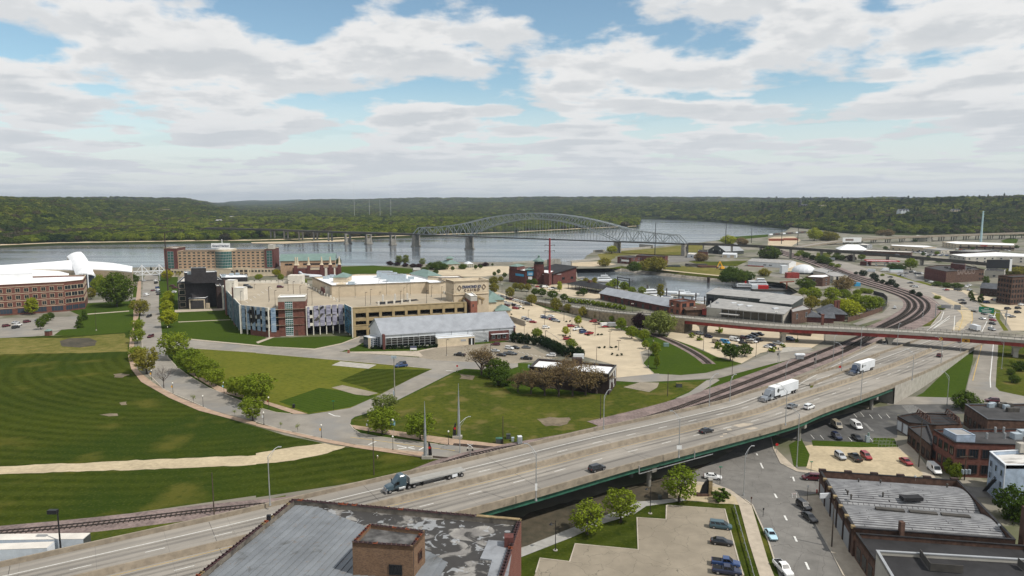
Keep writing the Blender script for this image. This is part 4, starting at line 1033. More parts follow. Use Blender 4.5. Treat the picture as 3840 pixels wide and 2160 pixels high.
paint('lane_markings',dash(5.2,12.2,3.4)+dash(-4.9,12.2,3.4,4.0),0.002,'white_paint',0.18)
_ro=P('b3 300 742@8, 560 590@7.0, 760 495@5.2, 960 402@3.2, 1180 300@1.2, 1320 245@0.15');_ri=P('b3 420 770@8, 800 620@6.6, 960 548@5.2, 1120 470@3.8, 1350 372@1.6, 1500 310@0.2')
_g=P('b3 430 790@8, 820 640@6.5, 1000 560@5.1, 1160 490@3.7, 1420 385@1.5, 1560 318@0.15')
_o=MB().strip([p for p in _ri],[p for p in _ro]).build('on_ramp',['highway_concrete']);tag(_o,None,None,None,'structure')
_o=MB().strip([p+Vector((0,0,-.05))for p in _g],[p+Vector((0,0,-.05))for p in _ri]).build('verge',['rough_grass']);tag(_o,None,None,None,'structure')
tag(ribbon('ramp_wall',_ro,0.4,-8.0,8.9,'barrier_concrete'),'concrete barrier wall along the merging ramp','wall');THINGS.append(bpy.data.objects['ramp_wall'])
tag(ribbon('ramp_divider',_ri[:4],0.4,-0.3,1.15,'barrier_concrete'),'low concrete divider between ramp and main highway','barrier')
paint('lane_markings',[[a.lerp(b,0.8)for a,b in zip(_ri,_ro)]],0.03,'white_paint',0.2)
_mb=MB()
for _s in('b2 2220 1165, 2330 1145, 2440 1150, 2380 1170, 2280 1185','b2 2340 1200, 2430 1185, 2480 1195, 2400 1215','b2 2120 1250, 2160 1246, 2165 1256, 2125 1260','b2 2090 1275, 2125 1270, 2125 1284, 2095 1285','b2 2160 1205, 2200 1200, 2215 1215, 2170 1218'):
 _mb.poly([(p.x,p.y,p.z)for p in P(_s,8.022)])
tag(_mb.build('deck_patches',['sidewalk']),None,None,None,'structure')
# -- red girder overpass with its stone approach
_o=P('d1 60 610@0.3, 250 650@1.0, 450 688@1.9, 900 752@3.8, 1100 788@4.8, 1500 845@6.2, 1900 880@7.4, 2300 897@8.4, b2 1700 84@8.9, 2100 118@9, 2576 165@9, b3 500 183@9, 1000 207@9, 1500 234@9, 2000 262@9, 2576 310@9')
_d=(_o[-1]-_o[-2]).normalized();_o.append(_o[-1]+_d*60)
OV=smooth_line(_o,8.0)
for _ in range(4):OV=[OV[0]]+[(OV[i-1]+OV[i]*2+OV[i+1])/4 for i in range(1,len(OV)-1)]+[OV[-1]]
def build_overpass():
 t=thing('road_overpass','road overpass with deep red steel girders and stone faced approach','bridge',(OV[0].x,OV[0].y,0))
 isp=next(i for i,p in enumerate(OV)if p.z>8.75)
 lo=[Vector((p.x,p.y,p.z-1.0))for p in OV];fl=offset_line(lo,11.5)
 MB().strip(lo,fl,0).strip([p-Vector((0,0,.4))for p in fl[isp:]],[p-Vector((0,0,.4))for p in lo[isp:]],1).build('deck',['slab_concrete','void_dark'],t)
 ribbon('parapet',OV,0.4,-1.5,1.5,'slab_concrete',t)
 ribbon('parapet',offset_line(OV,11.5),0.4,-1.5,0.95,'slab_concrete',t)
 for off in(0.7,4.0,7.5,10.8):ribbon('girder',offset_line(OV,off)[isp:],0.5,-3.35,1.85,'red_steel',t)
 ribbon('coping',OV[:isp],0.5,0.0,0.12,'slab_concrete',t)
 w=offset_line(OV,-0.22)[:isp+1];mb=MB();mb.strip([(p.x,p.y,-.1)for p in w],[(p.x,p.y,p.z-.5)for p in w]);mb.build('stone_wall',['stone_wall'],t)
 w=offset_line(OV,11.7)[:isp+1];mb=MB();mb.strip([(p.x,p.y,p.z-.6)for p in w],[(p.x,p.y,-.1)for p in w]);mb.build('stone_wall',['stone_wall'],t)
 a,b=OV[isp],offset_line(OV,11.7)[isp]
 MB().add([(a.x,a.y,-.1),(b.x,b.y,-.1),(b.x,b.y,b.z-1),(a.x,a.y,a.z-1)],[(0,1,2,3),(3,2,1,0)]).build('abutment',['stone_wall'],t)
 for off in(0.0,11.5):
  L_=offset_line(OV,off);r=MB();z0=0.0 if off==0 else-.5
  for p,h in along(L_,2.6):r.box((p.x,p.y,p.z+z0+.55),(.1,.1,1.1),h)
  for zz in(.35,.75,1.1):
   for p,q in zip(L_,L_[1:]):r.bar(p+Vector((0,0,z0+zz)),q+Vector((0,0,z0+zz)),.07)
  r.build('railing',['black_metal'],t)
 for sp in('b2 1975 250','b3 155 350','b3 1300 370','b3 2560 465'):
  g=P(sp)[0];i=min(range(isp,len(OV)-1),key=lambda k:(OV[k].x-g.x)**2+(OV[k].y-g.y)**2)
  p=OV[i];q=OV[i+1];h=math.atan2(q.y-p.y,q.x-p.x);nn=Vector((-math.sin(h),math.cos(h),0));tt=Vector((math.cos(h),math.sin(h),0))
  for o in(2.6,8.4):
   c=p+nn*o;mb=MB()
   for z0,z1,w0,w1 in((-.1,2.6,1.7,1.5),(2.6,4.4,1.5,2.1),(4.4,p.z-3.35,2.1,4.2)):
    vs=[c+tt*(sx*ww*.62)+nn*(sy*ww/2)+Vector((0,0,zz-c.z))for zz,ww in((z0,w0),(z1,w1))for sx,sy in((-1,-1),(1,-1),(1,1),(-1,1))]
    mb.add(vs,[(0,1,5,4),(1,2,6,5),(2,3,7,6),(3,0,4,7)]+([(4,5,6,7)]if z1>4.5 else[]))
   mb.build('column',['slab_concrete'],t)
 for s,kind in(('b3 1693 268','d'),('b3 1806 275','r'),('b3 1917 281','d')):
  g=at('b3',*map(float,s.split()[1:]),7.0);i=min(range(len(OV)),key=lambda k:(OV[k].x-g.x)**2)
  p=OV[i];h=math.atan2(OV[i+1].y-p.y,OV[i+1].x-p.x);c=p+Vector((math.sin(h),-math.cos(h),0))*0.05+Vector((0,0,-2.4))
  tt=Vector((math.cos(h),math.sin(h),0));f=Vector((math.sin(h),-math.cos(h),0))*.3;k=MB();kb=MB()
  if kind=='d':
   pl=[tt*-.95,Vector((0,0,-.95)),tt*.95,Vector((0,0,.95))];k.add([c+f+v for v in pl],[(0,1,2,3)]);kb.add([c+f*1.05+tt*a+Vector((0,0,b))for a,b in((-.22,-.4),(.22,-.4),(.22,.1),(.45,.1),(0,.5),(-.45,.1),(-.22,.1))],[(0,1,2,3,4,5,6)])
  else:
   pl=[tt*-1.5+Vector((0,0,-.8)),tt*1.5+Vector((0,0,-.8)),tt*1.5+Vector((0,0,.8)),tt*-1.5+Vector((0,0,.8))];k.add([c+f+v for v in pl],[(0,1,2,3)])
   for zz in(.35,-.35):kb.add([c+f*1.05+tt*a+Vector((0,0,zz+b))for a,b in((-1.2,-.14),(1.2,-.14),(1.2,.14),(-1.2,.14))],[(0,1,2,3)])
  sg=thing('warning_sign','yellow diamond arrow sign on the red overpass girder' if kind=='d' else 'yellow oblong clearance sign on the red overpass girder','sign',c)
  k.build('panel',['sign_yellow'],sg);kb.build('legend',['black_metal'],sg)
overlay('stone_wall',f_cracks(0.9,0.05,0.2),(0.15,0.12,0.085),0.8)
build_overpass()
# -- river bridge
BA=gp(1556,878,16.0);BB=gp(2574,914,16.0);BDIR=(BB-BA);BLEN=BDIR.length;BDIR.normalize();BN=Vector((-BDIR.y,BDIR.x,0))
def _bs(pxx):
 u=(pxx-CX)/FPX*(1/0.992)
 return(u*BA.y-BA.x)/(BDIR.x-u*BDIR.y)
S1,S2=_bs(1762),_bs(2312)
def top_h(s):
 if s<S1:return 11.5+10.0*(s/S1)**2.2
 if s>S2:t=(BLEN-s)/(BLEN-S2);return 11.0+10.0*t**2.0
 t=(s-S1)/(S2-S1);return 21.5+16.0*(1-(2*t-1)**2)
def bot_h(s):
 if s<=S1 or s>=S2:return 0.0
 t=(s-S1)/(S2-S1);return max(0.0,29.0*(1-abs(2*t-1)**2.0))
def build_bridge():
 t=thing('arch_bridge','grey steel truss arch bridge across the river','bridge',(BA.x,BA.y,0))
 def pt(s,side,h):return BA+BDIR*s+BN*(side*5.6)+Vector((0,0,h))
 st=[]
 n1,n2,n3=9,26,9
 st=[S1*i/n1 for i in range(n1)]+[S1+(S2-S1)*i/n2 for i in range(n2)]+[S2+(BLEN-S2)*i/n3 for i in range(n3+1)]
 for side in(-1,1):
  tr=MB();N_=len(st)
  for i in range(N_-1):
   a,b=st[i],st[i+1];e0=i==0;e1=i==N_-2
   ta,tb=(0 if e0 else top_h(a)),(0 if e1 else top_h(b))
   tr.bar(pt(a,side,ta),pt(b,side,tb),0.95,1.1)
   tr.bar(pt(a,side,bot_h(a)),pt(b,side,bot_h(b)),0.9,1.0)
   if not e1:tr.bar(pt(b,side,bot_h(b)),pt(b,side,tb),0.6)
   if e0 or e1:continue
   if S1<=a<S2-1:
    mid=(S1+S2)/2;up=a<mid
    tr.bar(pt(a,side,ta if up else bot_h(a)),pt(b,side,bot_h(b)if up else tb),0.55)
    tr.bar(pt(a,side,bot_h(a)if up else ta),pt((a+b)/2,side,(bot_h(a)+bot_h(b)+ta+tb)/4),0.4)
   else:
    if i%2:tr.bar(pt(a,side,0),pt(b,side,tb),0.7)
    else:tr.bar(pt(a,side,ta),pt(b,side,0),0.7)
  tr.build('arch_truss',['bridge_steel'],t)
  for s in st[n1+1:n1+n2]:
   if bot_h(s)>1.0:MB().bar(pt(s,side,0),pt(s,side,bot_h(s)),0.34).build('hanger',['bridge_steel'],t)
   mds=s+(S2-S1)/n2/2
   if bot_h(mds)>1.0:MB().bar(pt(mds,side,0),pt(mds,side,bot_h(mds)),0.3).build('hanger',['bridge_steel'],t)
 br=MB()
 for i in range(1,len(st)-2):
  a,b=st[i],st[i+1]
  br.bar(pt(a,-1,top_h(a)),pt(a,1,top_h(a)),0.5);br.bar(pt(a,-1,top_h(a)),pt(b,1,top_h(b)),0.4);br.bar(pt(a,1,top_h(a)),pt(b,-1,top_h(b)),0.4)
 br.build('top_bracing',['bridge_steel'],t)
 d=MB();mid=(BA+BB)/2;ang=math.atan2(BDIR.y,BDIR.x)
 d.box((mid.x,mid.y,15.3),(BLEN,10.4,1.0),ang);d.box((mid.x+BN.x*-5.9,mid.y+BN.y*-5.9,15.7),(BLEN,0.5,1.5),ang)
 d.build('deck',['deck_dark'],t)
 def pier(p,h,w,dep,name='pier'):
  m=MB()
  for sgn in(-1,1):
   c=p+BN*(sgn*5.4);m.box((c.x,c.y,(h-9)/2),(w,w*1.05,h+9),ang,top=(.82,.82))
  m.box((p.x,p.y,h-1.2),(w*.9,14.5,2.4),ang);m.box((p.x,p.y,-5.0),(w*1.5,17,4.5),ang)
  m.box((p.x,p.y,1.0),(w*.6,8,9),ang)
  m.build(name,['pier_concrete'],t)
 for s in(2.0,S1,S2,BLEN-2):pier(BA+BDIR*s,14.8,5.4,14)
 L0=[gp(*px('a1',x,y),16.0)for x,y in((1620,478),(1375,470),(1130,462),(890,456),(595,447),(300,437),(100,430),(-140,424),(-500,416))]
 ap=MB();L1=offset_line(L0,-5.2);L2=offset_line(L0,5.2)
 up=lambda L_,k:[(p.x,p.y,p.z+k)for p in L_]
 ap.strip(up(L2,0),up(L1,0));ap.strip(up(L1,0.9),up(L1,-2.4));ap.strip(up(L1,-2.4),up(L2,-2.4));ap.strip(up(L2,-2.4),up(L2,.9));ap.strip(up(L2,.9),up(L1,.9))
 for sgn in(1,):
  pass
 ap.build('approach_deck',['deck_dark'],t)
 for x in(1375,1130,922):pier(gp(*px('a1',x,466 if x>1200 else 458),16.0),13.6,3.2,12)
 for x,y in((745,452),(597,447),(450,442),(300,437),(165,432)):
  p=gp(*px('a1',x,y),16.0);m=MB()
  for sgn in(-1,1):c=p+BN*(sgn*4.0);m.box((c.x,c.y,6.3),(2.2,2.4,15),ang)
  m.box((p.x,p.y,13.2),(2.4,12,1.8),ang);m.build('pier',['pier_concrete'],t)
 R0=smooth_line([gp(*px('a2',1770,572),16.0),gp(*px('a2',2100,580),15.6),gp(*px('a2',2576,602),14.6),gp(*px('a3',360,625),13.2),gp(*px('a3',700,648),12),gp(*px('a3',1100,676),10.4),gp(*px('a3',1500,712),8.6),gp(*px('a3',1900,748),7.2),gp(*px('a3',2300,785),6.0),gp(*px('a3',2600,815),5.0)],15)
 rt=thing('approach_viaduct','dark concrete viaduct leading from the arch bridge over the railway','bridge',(R0[0].x,R0[0].y,0))
 R1=offset_line(R0,-5.0);R2=offset_line(R0,5.0);ad=MB()
 ad.strip(up(R2,0),up(R1,0));ad.strip(up(R1,.9),up(R1,-1.7));ad.strip(up(R1,-1.7),up(R2,-1.7));ad.strip(up(R2,-1.7),up(R2,.9));ad.strip(up(R1,.9),up([p.lerp(q,.03)for p,q in zip(R1,R2)],.9));ad.strip(up([p.lerp(q,.03)for p,q in zip(R1,R2)],.9),up([p.lerp(q,.03)for p,q in zip(R1,R2)],0))
 ad.build('deck',['deck_dark'],rt)
 for p,h in along(R0,36.0,20.0):
  m=MB();m.box((p.x,p.y,p.z-2.2),(2.0,9.6,1.2),h)
  for o in(-3.2,3.2):m.box((p.x-math.sin(h)*o,p.y+math.cos(h)*o,(p.z-2.6)/2),(1.7,1.9,p.z-2.4),h)
  m.build('pier',['pier_concrete'],rt)
 E0=smooth_line([gp(*px('a3',290,612),.3),gp(*px('a3',480,578),2.0),gp(*px('a3',720,548),5.0),gp(*px('a3',1050,522),7.5),gp(*px('a3',1400,505),9.0),gp(*px('a3',2000,483),10.0),gp(*px('a3',2600,464),10.5),gp(*px('a3',3200,445),10.5)],20)
 et=thing('expressway_viaduct','pale concrete expressway viaduct below the wooded bluff','bridge',(E0[0].x,E0[0].y,0))
 E1=offset_line(E0,-7.5);E2=offset_line(E0,7.5);ed=MB()
 ed.strip(up(E1,0),up(E2,0));ed.strip(up(E1,-1.9),up(E1,.9),1);ed.strip(up(E2,-1.9),up(E1,-1.9),1);ed.strip(up(E2,.9),up(E2,-1.9),1);ed.strip(up(E1,.9),up([p.lerp(q,.02)for p,q in zip(E1,E2)],.9),1);ed.strip(up([p.lerp(q,.02)for p,q in zip(E1,E2)],.9),up([p.lerp(q,.02)for p,q in zip(E1,E2)],0),1)
 ed.build('deck',['highway_concrete','barrier_concrete'],et)
 for p,h in along(E0,32.0,120.0):
  m=MB();m.box((p.x,p.y,p.z-2.4),(1.8,13.5,1.2),h)
  for o in(-4.6,0,4.6):m.box((p.x-math.sin(h)*o,p.y+math.cos(h)*o,(p.z-2.6)/2),(1.3,1.3,p.z-2.4),h)
  m.build('pier',['pier_concrete'],et)
 return R0,E0
RVIA,EVIA=build_bridge()
# -- building kit
def ccw(pts):
 n=len(pts);a=sum(pts[i].x*pts[(i+1)%n].y-pts[(i+1)%n].x*pts[i].y for i in range(n))
 return list(pts)if a>0 else list(pts)[::-1]
def bld(name,label,pts,h,wall='brick_red',roof='roof_dark',par=0.7,cat='building',z0=0.0,coping=None,thick=0.35):
 pts=ccw([Vector((p.x,p.y,0))for p in pts]);c=centre(pts)
 t=thing(name,label,cat,(c.x,c.y,z0));add_block(t,pts,z0,h,wall,roof,par,coping,thick);t['plan']=0
 del t['plan'];return t
def add_block(t,pts,z0,h,wall,roof,par=0.7,coping=None,thick=0.35):
 pts=ccw([Vector((p.x,p.y,0))for p in pts]);inn=inset(pts,thick);n=len(pts)
 MB().add([(p.x,p.y,z0-(.15 if z0==0 else 0))for p in pts]+[(p.x,p.y,h)for p in pts],[(i,(i+1)%n,n+(i+1)%n,n+i)for i in range(n)]).ring(pts,inn,h-par-.02,h).build('wall',[wall],t)
 MB().poly([(p.x,p.y,h-par)for p in inn]).build('roof',[roof],t)
 if coping:MB().ring(inset(pts,-.08),inset(pts,thick+.08),h+.002,h+.16).build('coping',[coping],t)
def gable(t,q,ze,zr,wall,roof,over=0.5,zb=0.0,ribs=0.0,ridge_t=0.5):
 p0,p1,p2,p3=[Vector((p.x,p.y,0))for p in q];m0=p0.lerp(p3,ridge_t);m1=p1.lerp(p2,ridge_t)
 V=lambda p,z:Vector((p.x,p.y,z))
 MB().add([V(p0,zb),V(p1,zb),V(p2,zb),V(p3,zb),V(p0,ze),V(p1,ze),V(p2,ze),V(p3,ze),V(m0,zr),V(m1,zr)],
[(0,1,5,4),(1,2,6,9,5),(2,3,7,6),(3,0,4,8,7)]).build('wall',[wall],t)
 ax=(p1-p0).normalized()*over;r=MB()
 for a,b,m,n_ in((p0,p1,m0,m1),(p3,p2,m0,m1)):
  d=(a-m).normalized()*over;sl=(zr-ze)/(a-m).length
  e0,e1=V(a+d-ax,ze-sl*over+.05),V(b+d+ax,ze-sl*over+.05);r0,r1=V(m-ax,zr+.05),V(n_+ax,zr+.05)
  u=Vector((0,0,.16));f=[(0,1,2,3),(7,6,5,4),(0,4,5,1),(1,5,6,2),(3,2,6,7),(0,3,7,4)]
  r.add([e0,e1,r1,r0,e0+u,e1+u,r1+u,r0+u],f)
  if ribs:
   k=int((e1-e0).length/ribs)
   for i in range(k+1):r.bar(e0.lerp(e1,i/k)+u*1.2,r0.lerp(r1,i/k)+u*1.2,.09,.10)
 r.build('roof',[roof],t)
def hip(t,q,ze,zr,wall,roof,over=0.6,zb=0.0,tip=0.35):
 p=ccw([Vector((a.x,a.y,0))for a in q]);n=4;c=centre(p)
 if wall:MB().add([(a.x,a.y,zb)for a in p]+[(a.x,a.y,ze)for a in p],[(i,(i+1)%n,n+(i+1)%n,n+i)for i in range(n)]).build('wall',[wall],t)
 e=inset(p,-over);lo=[Vector((a.x,a.y,ze))for a in e]
 if(p[1]-p[0]).length>=(p[2]-p[1]).length:m0=p[0].lerp(p[3],.5).lerp(c,tip*2 if tip<.5 else 1);m1=p[1].lerp(p[2],.5).lerp(c,tip*2 if tip<.5 else 1);fs=[(0,1,5,4),(1,2,5),(2,3,4,5),(3,0,4)]
 else:m0=p[0].lerp(p[1],.5).lerp(c,tip*2 if tip<.5 else 1);m1=p[3].lerp(p[2],.5).lerp(c,tip*2 if tip<.5 else 1);fs=[(0,1,4),(1,2,5,4),(2,3,5),(3,0,4,5)]
 MB().add(lo+[Vector((m0.x,m0.y,zr)),Vector((m1.x,m1.y,zr))],fs).add([a-Vector((0,0,.2))for a in lo]+lo,[(i,(i+1)%4,4+(i+1)%4,4+i)for i in range(4)]).build('roof',[roof],t)
_WM={}
def win_mesh(w,h,glass,frame,bars=1):
 k=(round(w,2),round(h,2),glass,frame,bars)
 if k in _WM:return _WM[k]
 mb=MB();f=min(0.16,w*.1);mb.add([(-w/2,-.03,0),(w/2,-.03,0),(w/2,-.03,h),(-w/2,-.03,h)],[(0,1,2,3)],0)
 for c,s in(((0,-.06,f/2),(w+f,.14,f)),((0,-.06,h-f/2),(w+f,.14,f)),((-w/2,-.06,h/2),(f,.12,h)),((w/2,-.06,h/2),(f,.12,h))):mb.box(c,s,0,1)
 for i in range(bars):
  x=-w/2+w*(i+1)/(bars+1);mb.box((x,-.05,h/2),(f*.5,.08,h),0,1)
 _WM[k]=mb.mesh('window',[glass,frame]);return _WM[k]
def windows(t,a,b,z0,dz,rows,cols,w,h,glass='glass_dark',frame='stone_cream',bars=1,m0=0.0,m1=0.0,name='window',skip=()):
 a=Vector((a.x,a.y,0));b=Vector((b.x,b.y,0));d=b-a;L_=d.length;d.normalize();rz=math.atan2(d.y,d.x);o=wloc(t);out=Vector((d.y,-d.x,0))*.012
 me=win_mesh(w,h,glass,frame,bars)
 for r in range(rows):
  for c in range(cols):
   if(r,c)in skip:continue
   s=m0+(L_-m0-m1)*(c+.5)/cols;p=a+d*s+out
   inst(name,me,t,(p.x-o.x,p.y-o.y,z0+dz*r-o.z),rz)
def slab(t,name,a,b,z0,z1,out,thick,material):
 d=Vector((b.x-a.x,b.y-a.y,0));L_=d.length;d.normalize();n=Vector((d.y,-d.x,0));c=(Vector((a.x,a.y,0))+Vector((b.x,b.y,0)))/2+n*(out-thick/2)
 return MB().box((c.x,c.y,(z0+z1)/2),(L_,thick,z1-z0),math.atan2(d.y,d.x)).build(name,[material],t)
def unit(t,name,p,size,material,rz=0.0,z=None):
 return MB().box((p.x,p.y,(p.z if z is None else z)+size[2]/2),size,rz).build(name,[material],t)
def lettering(t,s,a,b,z,material,depth=0.08,out=0.06,name='lettering',font_scale=1.0):
 d=Vector((b.x-a.x,b.y-a.y,0));L_=d.length;d.normalize();n=Vector((d.y,-d.x,0));cu=bpy.data.curves.new(name,'FONT');cu.body=s;cu.size=1.0;cu.extrude=depth;cu.offset=.022;cu.align_x='CENTER'
 tmp=bpy.data.objects.new(name,cu);COL.objects.link(tmp);bpy.context.view_layer.update();me=bpy.data.meshes.new_from_object(tmp.evaluated_get(bpy.context.evaluated_depsgraph_get()));wd=max(tmp.dimensions.x,.01);k=L_/wd;bpy.data.objects.remove(tmp)
 ob=bpy.data.objects.new(name,me);COL.objects.link(ob)
 ob.scale=(k,k*font_scale,1);ob.parent=t;o=wloc(t);c=(Vector((a.x,a.y,0))+Vector((b.x,b.y,0)))/2+n*out
 ob.location=(c.x-o.x,c.y-o.y,z-o.z);ob.rotation_euler=(R(90),0,math.atan2(d.y,d.x));me.materials.clear();me.materials.append(M(material));return ob
def lerp2(a,b,t):return a.lerp(b,t)
# -- hotel by the river
def b_hotel():
 p0=at('a0',1665,906);p1=at('a1',188,893);d=(p1-p0).normalized();n=Vector((-d.y,d.x,0));f=lambda t_,dep=0:p0.lerp(p1,t_)+n*dep
 t=thing('hotel','tan brick river hotel with green glass bow and roof sign','building',p0.lerp(p1,.5))
 add_block(t,[f(0),f(.115),f(.115,24),f(0,24)],0,27.5,'brick_maroon','roof_cream',.8,'stone_cream')
 add_block(t,[f(.116,1),f(.46,1),f(.46,19),f(.116,19)],0,24.5,'brick_tan','roof_dark',.7,'stone_cream')
 add_block(t,[f(.61,1),f(.915,1),f(.915,19),f(.61,19)],0,24.5,'brick_tan','roof_dark',.7,'stone_cream')
 add_block(t,[f(.916),f(1.0),f(1.0,24),f(.916,24)],0,26,'brick_maroon','roof_cream',.8,'stone_cream')
 add_block(t,[f(.94,4),f(.99,4),f(.99,14),f(.94,14)],26,30,'stucco_grey','roof_cream',.3)
 windows(t,f(.116,1),f(.46,1),8.2,2.75,6,8,2.6,1.7,'glass_dark','stone_cream',1)
 windows(t,f(.61,1),f(.915,1),8.2,2.75,6,7,2.6,1.7,'glass_dark','stone_cream',1)
 for a,b in((.03,.085),(.935,.982)):windows(t,f(a),f(b),8.2,2.75,6,2,2.6,2.5,'glass_green','grey_steel',1)
 c0,c1=f(.46,1),f(.61,1);L_=(c1-c0).length;bow=[]
 for i in range(13):
  u=i/12;bow.append(c0.lerp(c1,u)-n*(4.5*math.sin(math.pi*u)))
 MB().prism(bow+[f(.61,18),f(.46,18)],0,26.0,0,1).build('bow_front',['stone_cream','roof_cream'],t)
 for i in range(12):
  for r in range(6):windows(t,bow[i],bow[i+1],8.0+r*2.7,0,1,1,(bow[i+1]-bow[i]).length*.92,2.5,'glass_green','grey_steel',0,name='pane')
 add_block(t,[f(.06,-3),f(.46,-3),f(.61,-6),f(1.16,-3),f(1.16,12),f(.06,12)],0,7.4,'stone_cream','roof_cream',.6,'precast_white')
 windows(t,f(.06,-3),f(.46,-3),3.9,0,1,14,2.2,2.2,'glass_dark','stone_cream',1);windows(t,f(.61,-6),f(1.16,-3),3.9,0,1,18,2.2,2.2,'glass_dark','stone_cream',1)
 add_block(t,[f(.66,-10),f(.78,-10),f(.78,-4),f(.66,-4)],0,8.4,'stone_cream','roof_cream',.5)
 windows(t,f(.66,-10),f(.78,-10),1.0,3.4,2,3,2.8,2.6,'glass_dark','brick_tan',1)
 a,b=f(.435,-1.5),f(.605,-1.5);slab(t,'sign_board',a,b,27.6,32.2,0.3,.5,'sign_white')
 lettering(t,'Grand Harbor',f(.445,-1.5),f(.597,-1.5),28.8,'lettering',.1,.36)
 MB().bar(f(.53,0)+Vector((0,0,32.2)),f(.53,0)+Vector((0,0,36)),.5).build('mast',['sign_white'],t)
b_hotel()
# -- convention centre with white sweeping roofs
def b_convention():
 t=thing('convention_centre','convention centre with sweeping white roofs by the river','building',at('a0',600,960))
 def band(A,B,steps=14):
  A=smooth_line(A,12);B=smooth_line(B,12);n=20;s=lambda L_:[x for x,_h in along(L_,sum((q-p).length for p,q in zip(L_,L_[1:]))/n*.9999)][:n+1]
  A,B=s(A),s(B);k=min(len(A),len(B));A,B=A[:k],B[:k]
  M1=[a.lerp(b,.5)+Vector((0,0,1.4))for a,b in zip(A,B)]
  mb=MB();mb.strip(B,M1);mb.strip(M1,A);mb.strip([p-Vector((0,0,.8))for p in B],B);return mb,A,B
 mb,A,B=band(P('a0 880 750@17, 1000 757@16.5, 1150 770@15.5, 1335 803@14'),P('a0 930 832@12.5, 1040 836@12.5, 1160 841@12.5, 1330 857@12.5'));mb.build('roof',['roof_white'],t,smooth=False)
 MB().strip([(p.x,p.y,0)for p in B],[(p.x,p.y,p.z-.8)for p in B]).strip([(B[-1].x,B[-1].y,0),(A[-1].x,A[-1].y,0)],[(B[-1].x,B[-1].y,B[-1].z-.6),(A[-1].x,A[-1].y,A[-1].z-.6)]).build('wall',['stucco_tan'],t)
 mb,A,B=band(P('a0 -500 815@17, 0 790@17.5, 400 764@19, 720 738@20'),P('a0 -500 850@14, 0 836@14, 430 824@14.5, 760 836@14.5'));mb.build('roof',['roof_white'],t)
 MB().strip([(p.x,p.y,0)for p in B],[(p.x,p.y,p.z-.8)for p in B]).build('wall',['stucco_tan'],t)
 mb,A,B=band(P('a0 -500 856@13, 0 842@13, 430 830@13, 600 850@12.6, 700 880@12'),P('a0 -500 920@11, 0 912@11, 330 908@11, 520 915@11, 690 900@11'));mb.build('roof',['roof_white'],t)
 MB().strip([(p.x,p.y,0)for p in B],[(p.x,p.y,p.z-.8)for p in B]).build('wall',['stucco_tan'],t)
 top=P('a0 672 704@20, 700 682@22, 740 663@23.6, 785 655@24.2, 836 656@24');bot=P('a0 760 890@12, 800 878@13.6, 860 873@14.6, 920 878@14.2, 982 895@12')
 T=smooth_line(top,3)[::1];k=9;T=[top[0].lerp(top[0],0)]and[x for x,_ in along(smooth_line(top,2),sum((q-p).length for p,q in zip(top,top[1:]))/k*.999)][:k];Bq=[x for x,_ in along(smooth_line(bot,2),sum((q-p).length for p,q in zip(bot,bot[1:]))/k*.999)][:k]
 kk=min(len(T),len(Bq));T,Bq=T[:kk],Bq[:kk];mb=MB();rows=8
 for i in range(rows):
  s0,s1=i/rows,(i+1)/rows;bow=lambda s:Vector((0,0,3.0*math.sin(math.pi*s)))
  mb.strip([b.lerp(a,s0)+bow(s0)for a,b in zip(T,Bq)],[b.lerp(a,s1)+bow(s1)for a,b in zip(T,Bq)])
 mb.strip([p-Vector((0,0,.9))for p in Bq],Bq);mb.build('barrel_roof',['roof_white'],t)
 MB().strip([(p.x,p.y+2,0)for p in Bq[2:]],[(p.x,p.y+2,p.z-.3)for p in Bq[2:]]).build('glass_front',['glass_blue'],t)
 a,b=Bq[1],T[1];MB().strip([(p.x,p.y,0)for p in(T[0],Bq[0])],[(p.x,p.y,p.z)for p in(T[0],Bq[0])]).strip([(p.x,p.y,0)for p in(Bq[-1],T[-1])],[(p.x,p.y,p.z)for p in(Bq[-1],T[-1])]).build('wall',['stucco_tan'],t)
 for p in Bq[2::2]:MB().cyl((p.x,p.y,0),(p.x,p.y,p.z),.5).build('column',['metal_white'],t)
 for i in range(5):MB().bar(Bq[3]+Vector((0,1.4,-2-i*2)),Bq[-1]+Vector((0,1.4,-2-i*2)),.3).build('mullion',['metal_white'],t)
b_convention()
# -- skybridge between the two
def b_skybridge():
 a,b=at('a0',1345,890,6.0),at('a0',1690,876,6.0);t=thing('skybridge','white steel trussed footbridge over the street by the hotel','bridge',(a.x,a.y,0))
 d=(b-a);n=Vector((-d.y,d.x,0)).normalized()*2.0
 for s in(-1,1):
  mb=MB();A,B=a+n*s,b+n*s
  for z in(0,3.2):mb.bar(A+Vector((0,0,z)),B+Vector((0,0,z)),.45)
  for i in range(8):
   p,q=A.lerp(B,i/8),A.lerp(B,(i+1)/8);mb.bar(p+Vector((0,0,3.2*(i%2))),q+Vector((0,0,3.2*((i+1)%2))),.35)
  for f in(.25,.75):mb.bar(A.lerp(B,f)-Vector((0,0,6)),A.lerp(B,f)+Vector((0,0,9)),.6);mb.bar(A.lerp(B,f)+Vector((0,0,9)),A.lerp(B,f-.16)+Vector((0,0,3.2)),.3);mb.bar(A.lerp(B,f)+Vector((0,0,9)),A.lerp(B,f+.16)+Vector((0,0,3.2)),.3)
  mb.build('truss',['metal_white'],t)
 m=(a+b)/2;MB().box((m.x,m.y,6.1),(d.length,3.6,.4),math.atan2(d.y,d.x)).build('floor',['slab_concrete'],t)
b_skybridge()
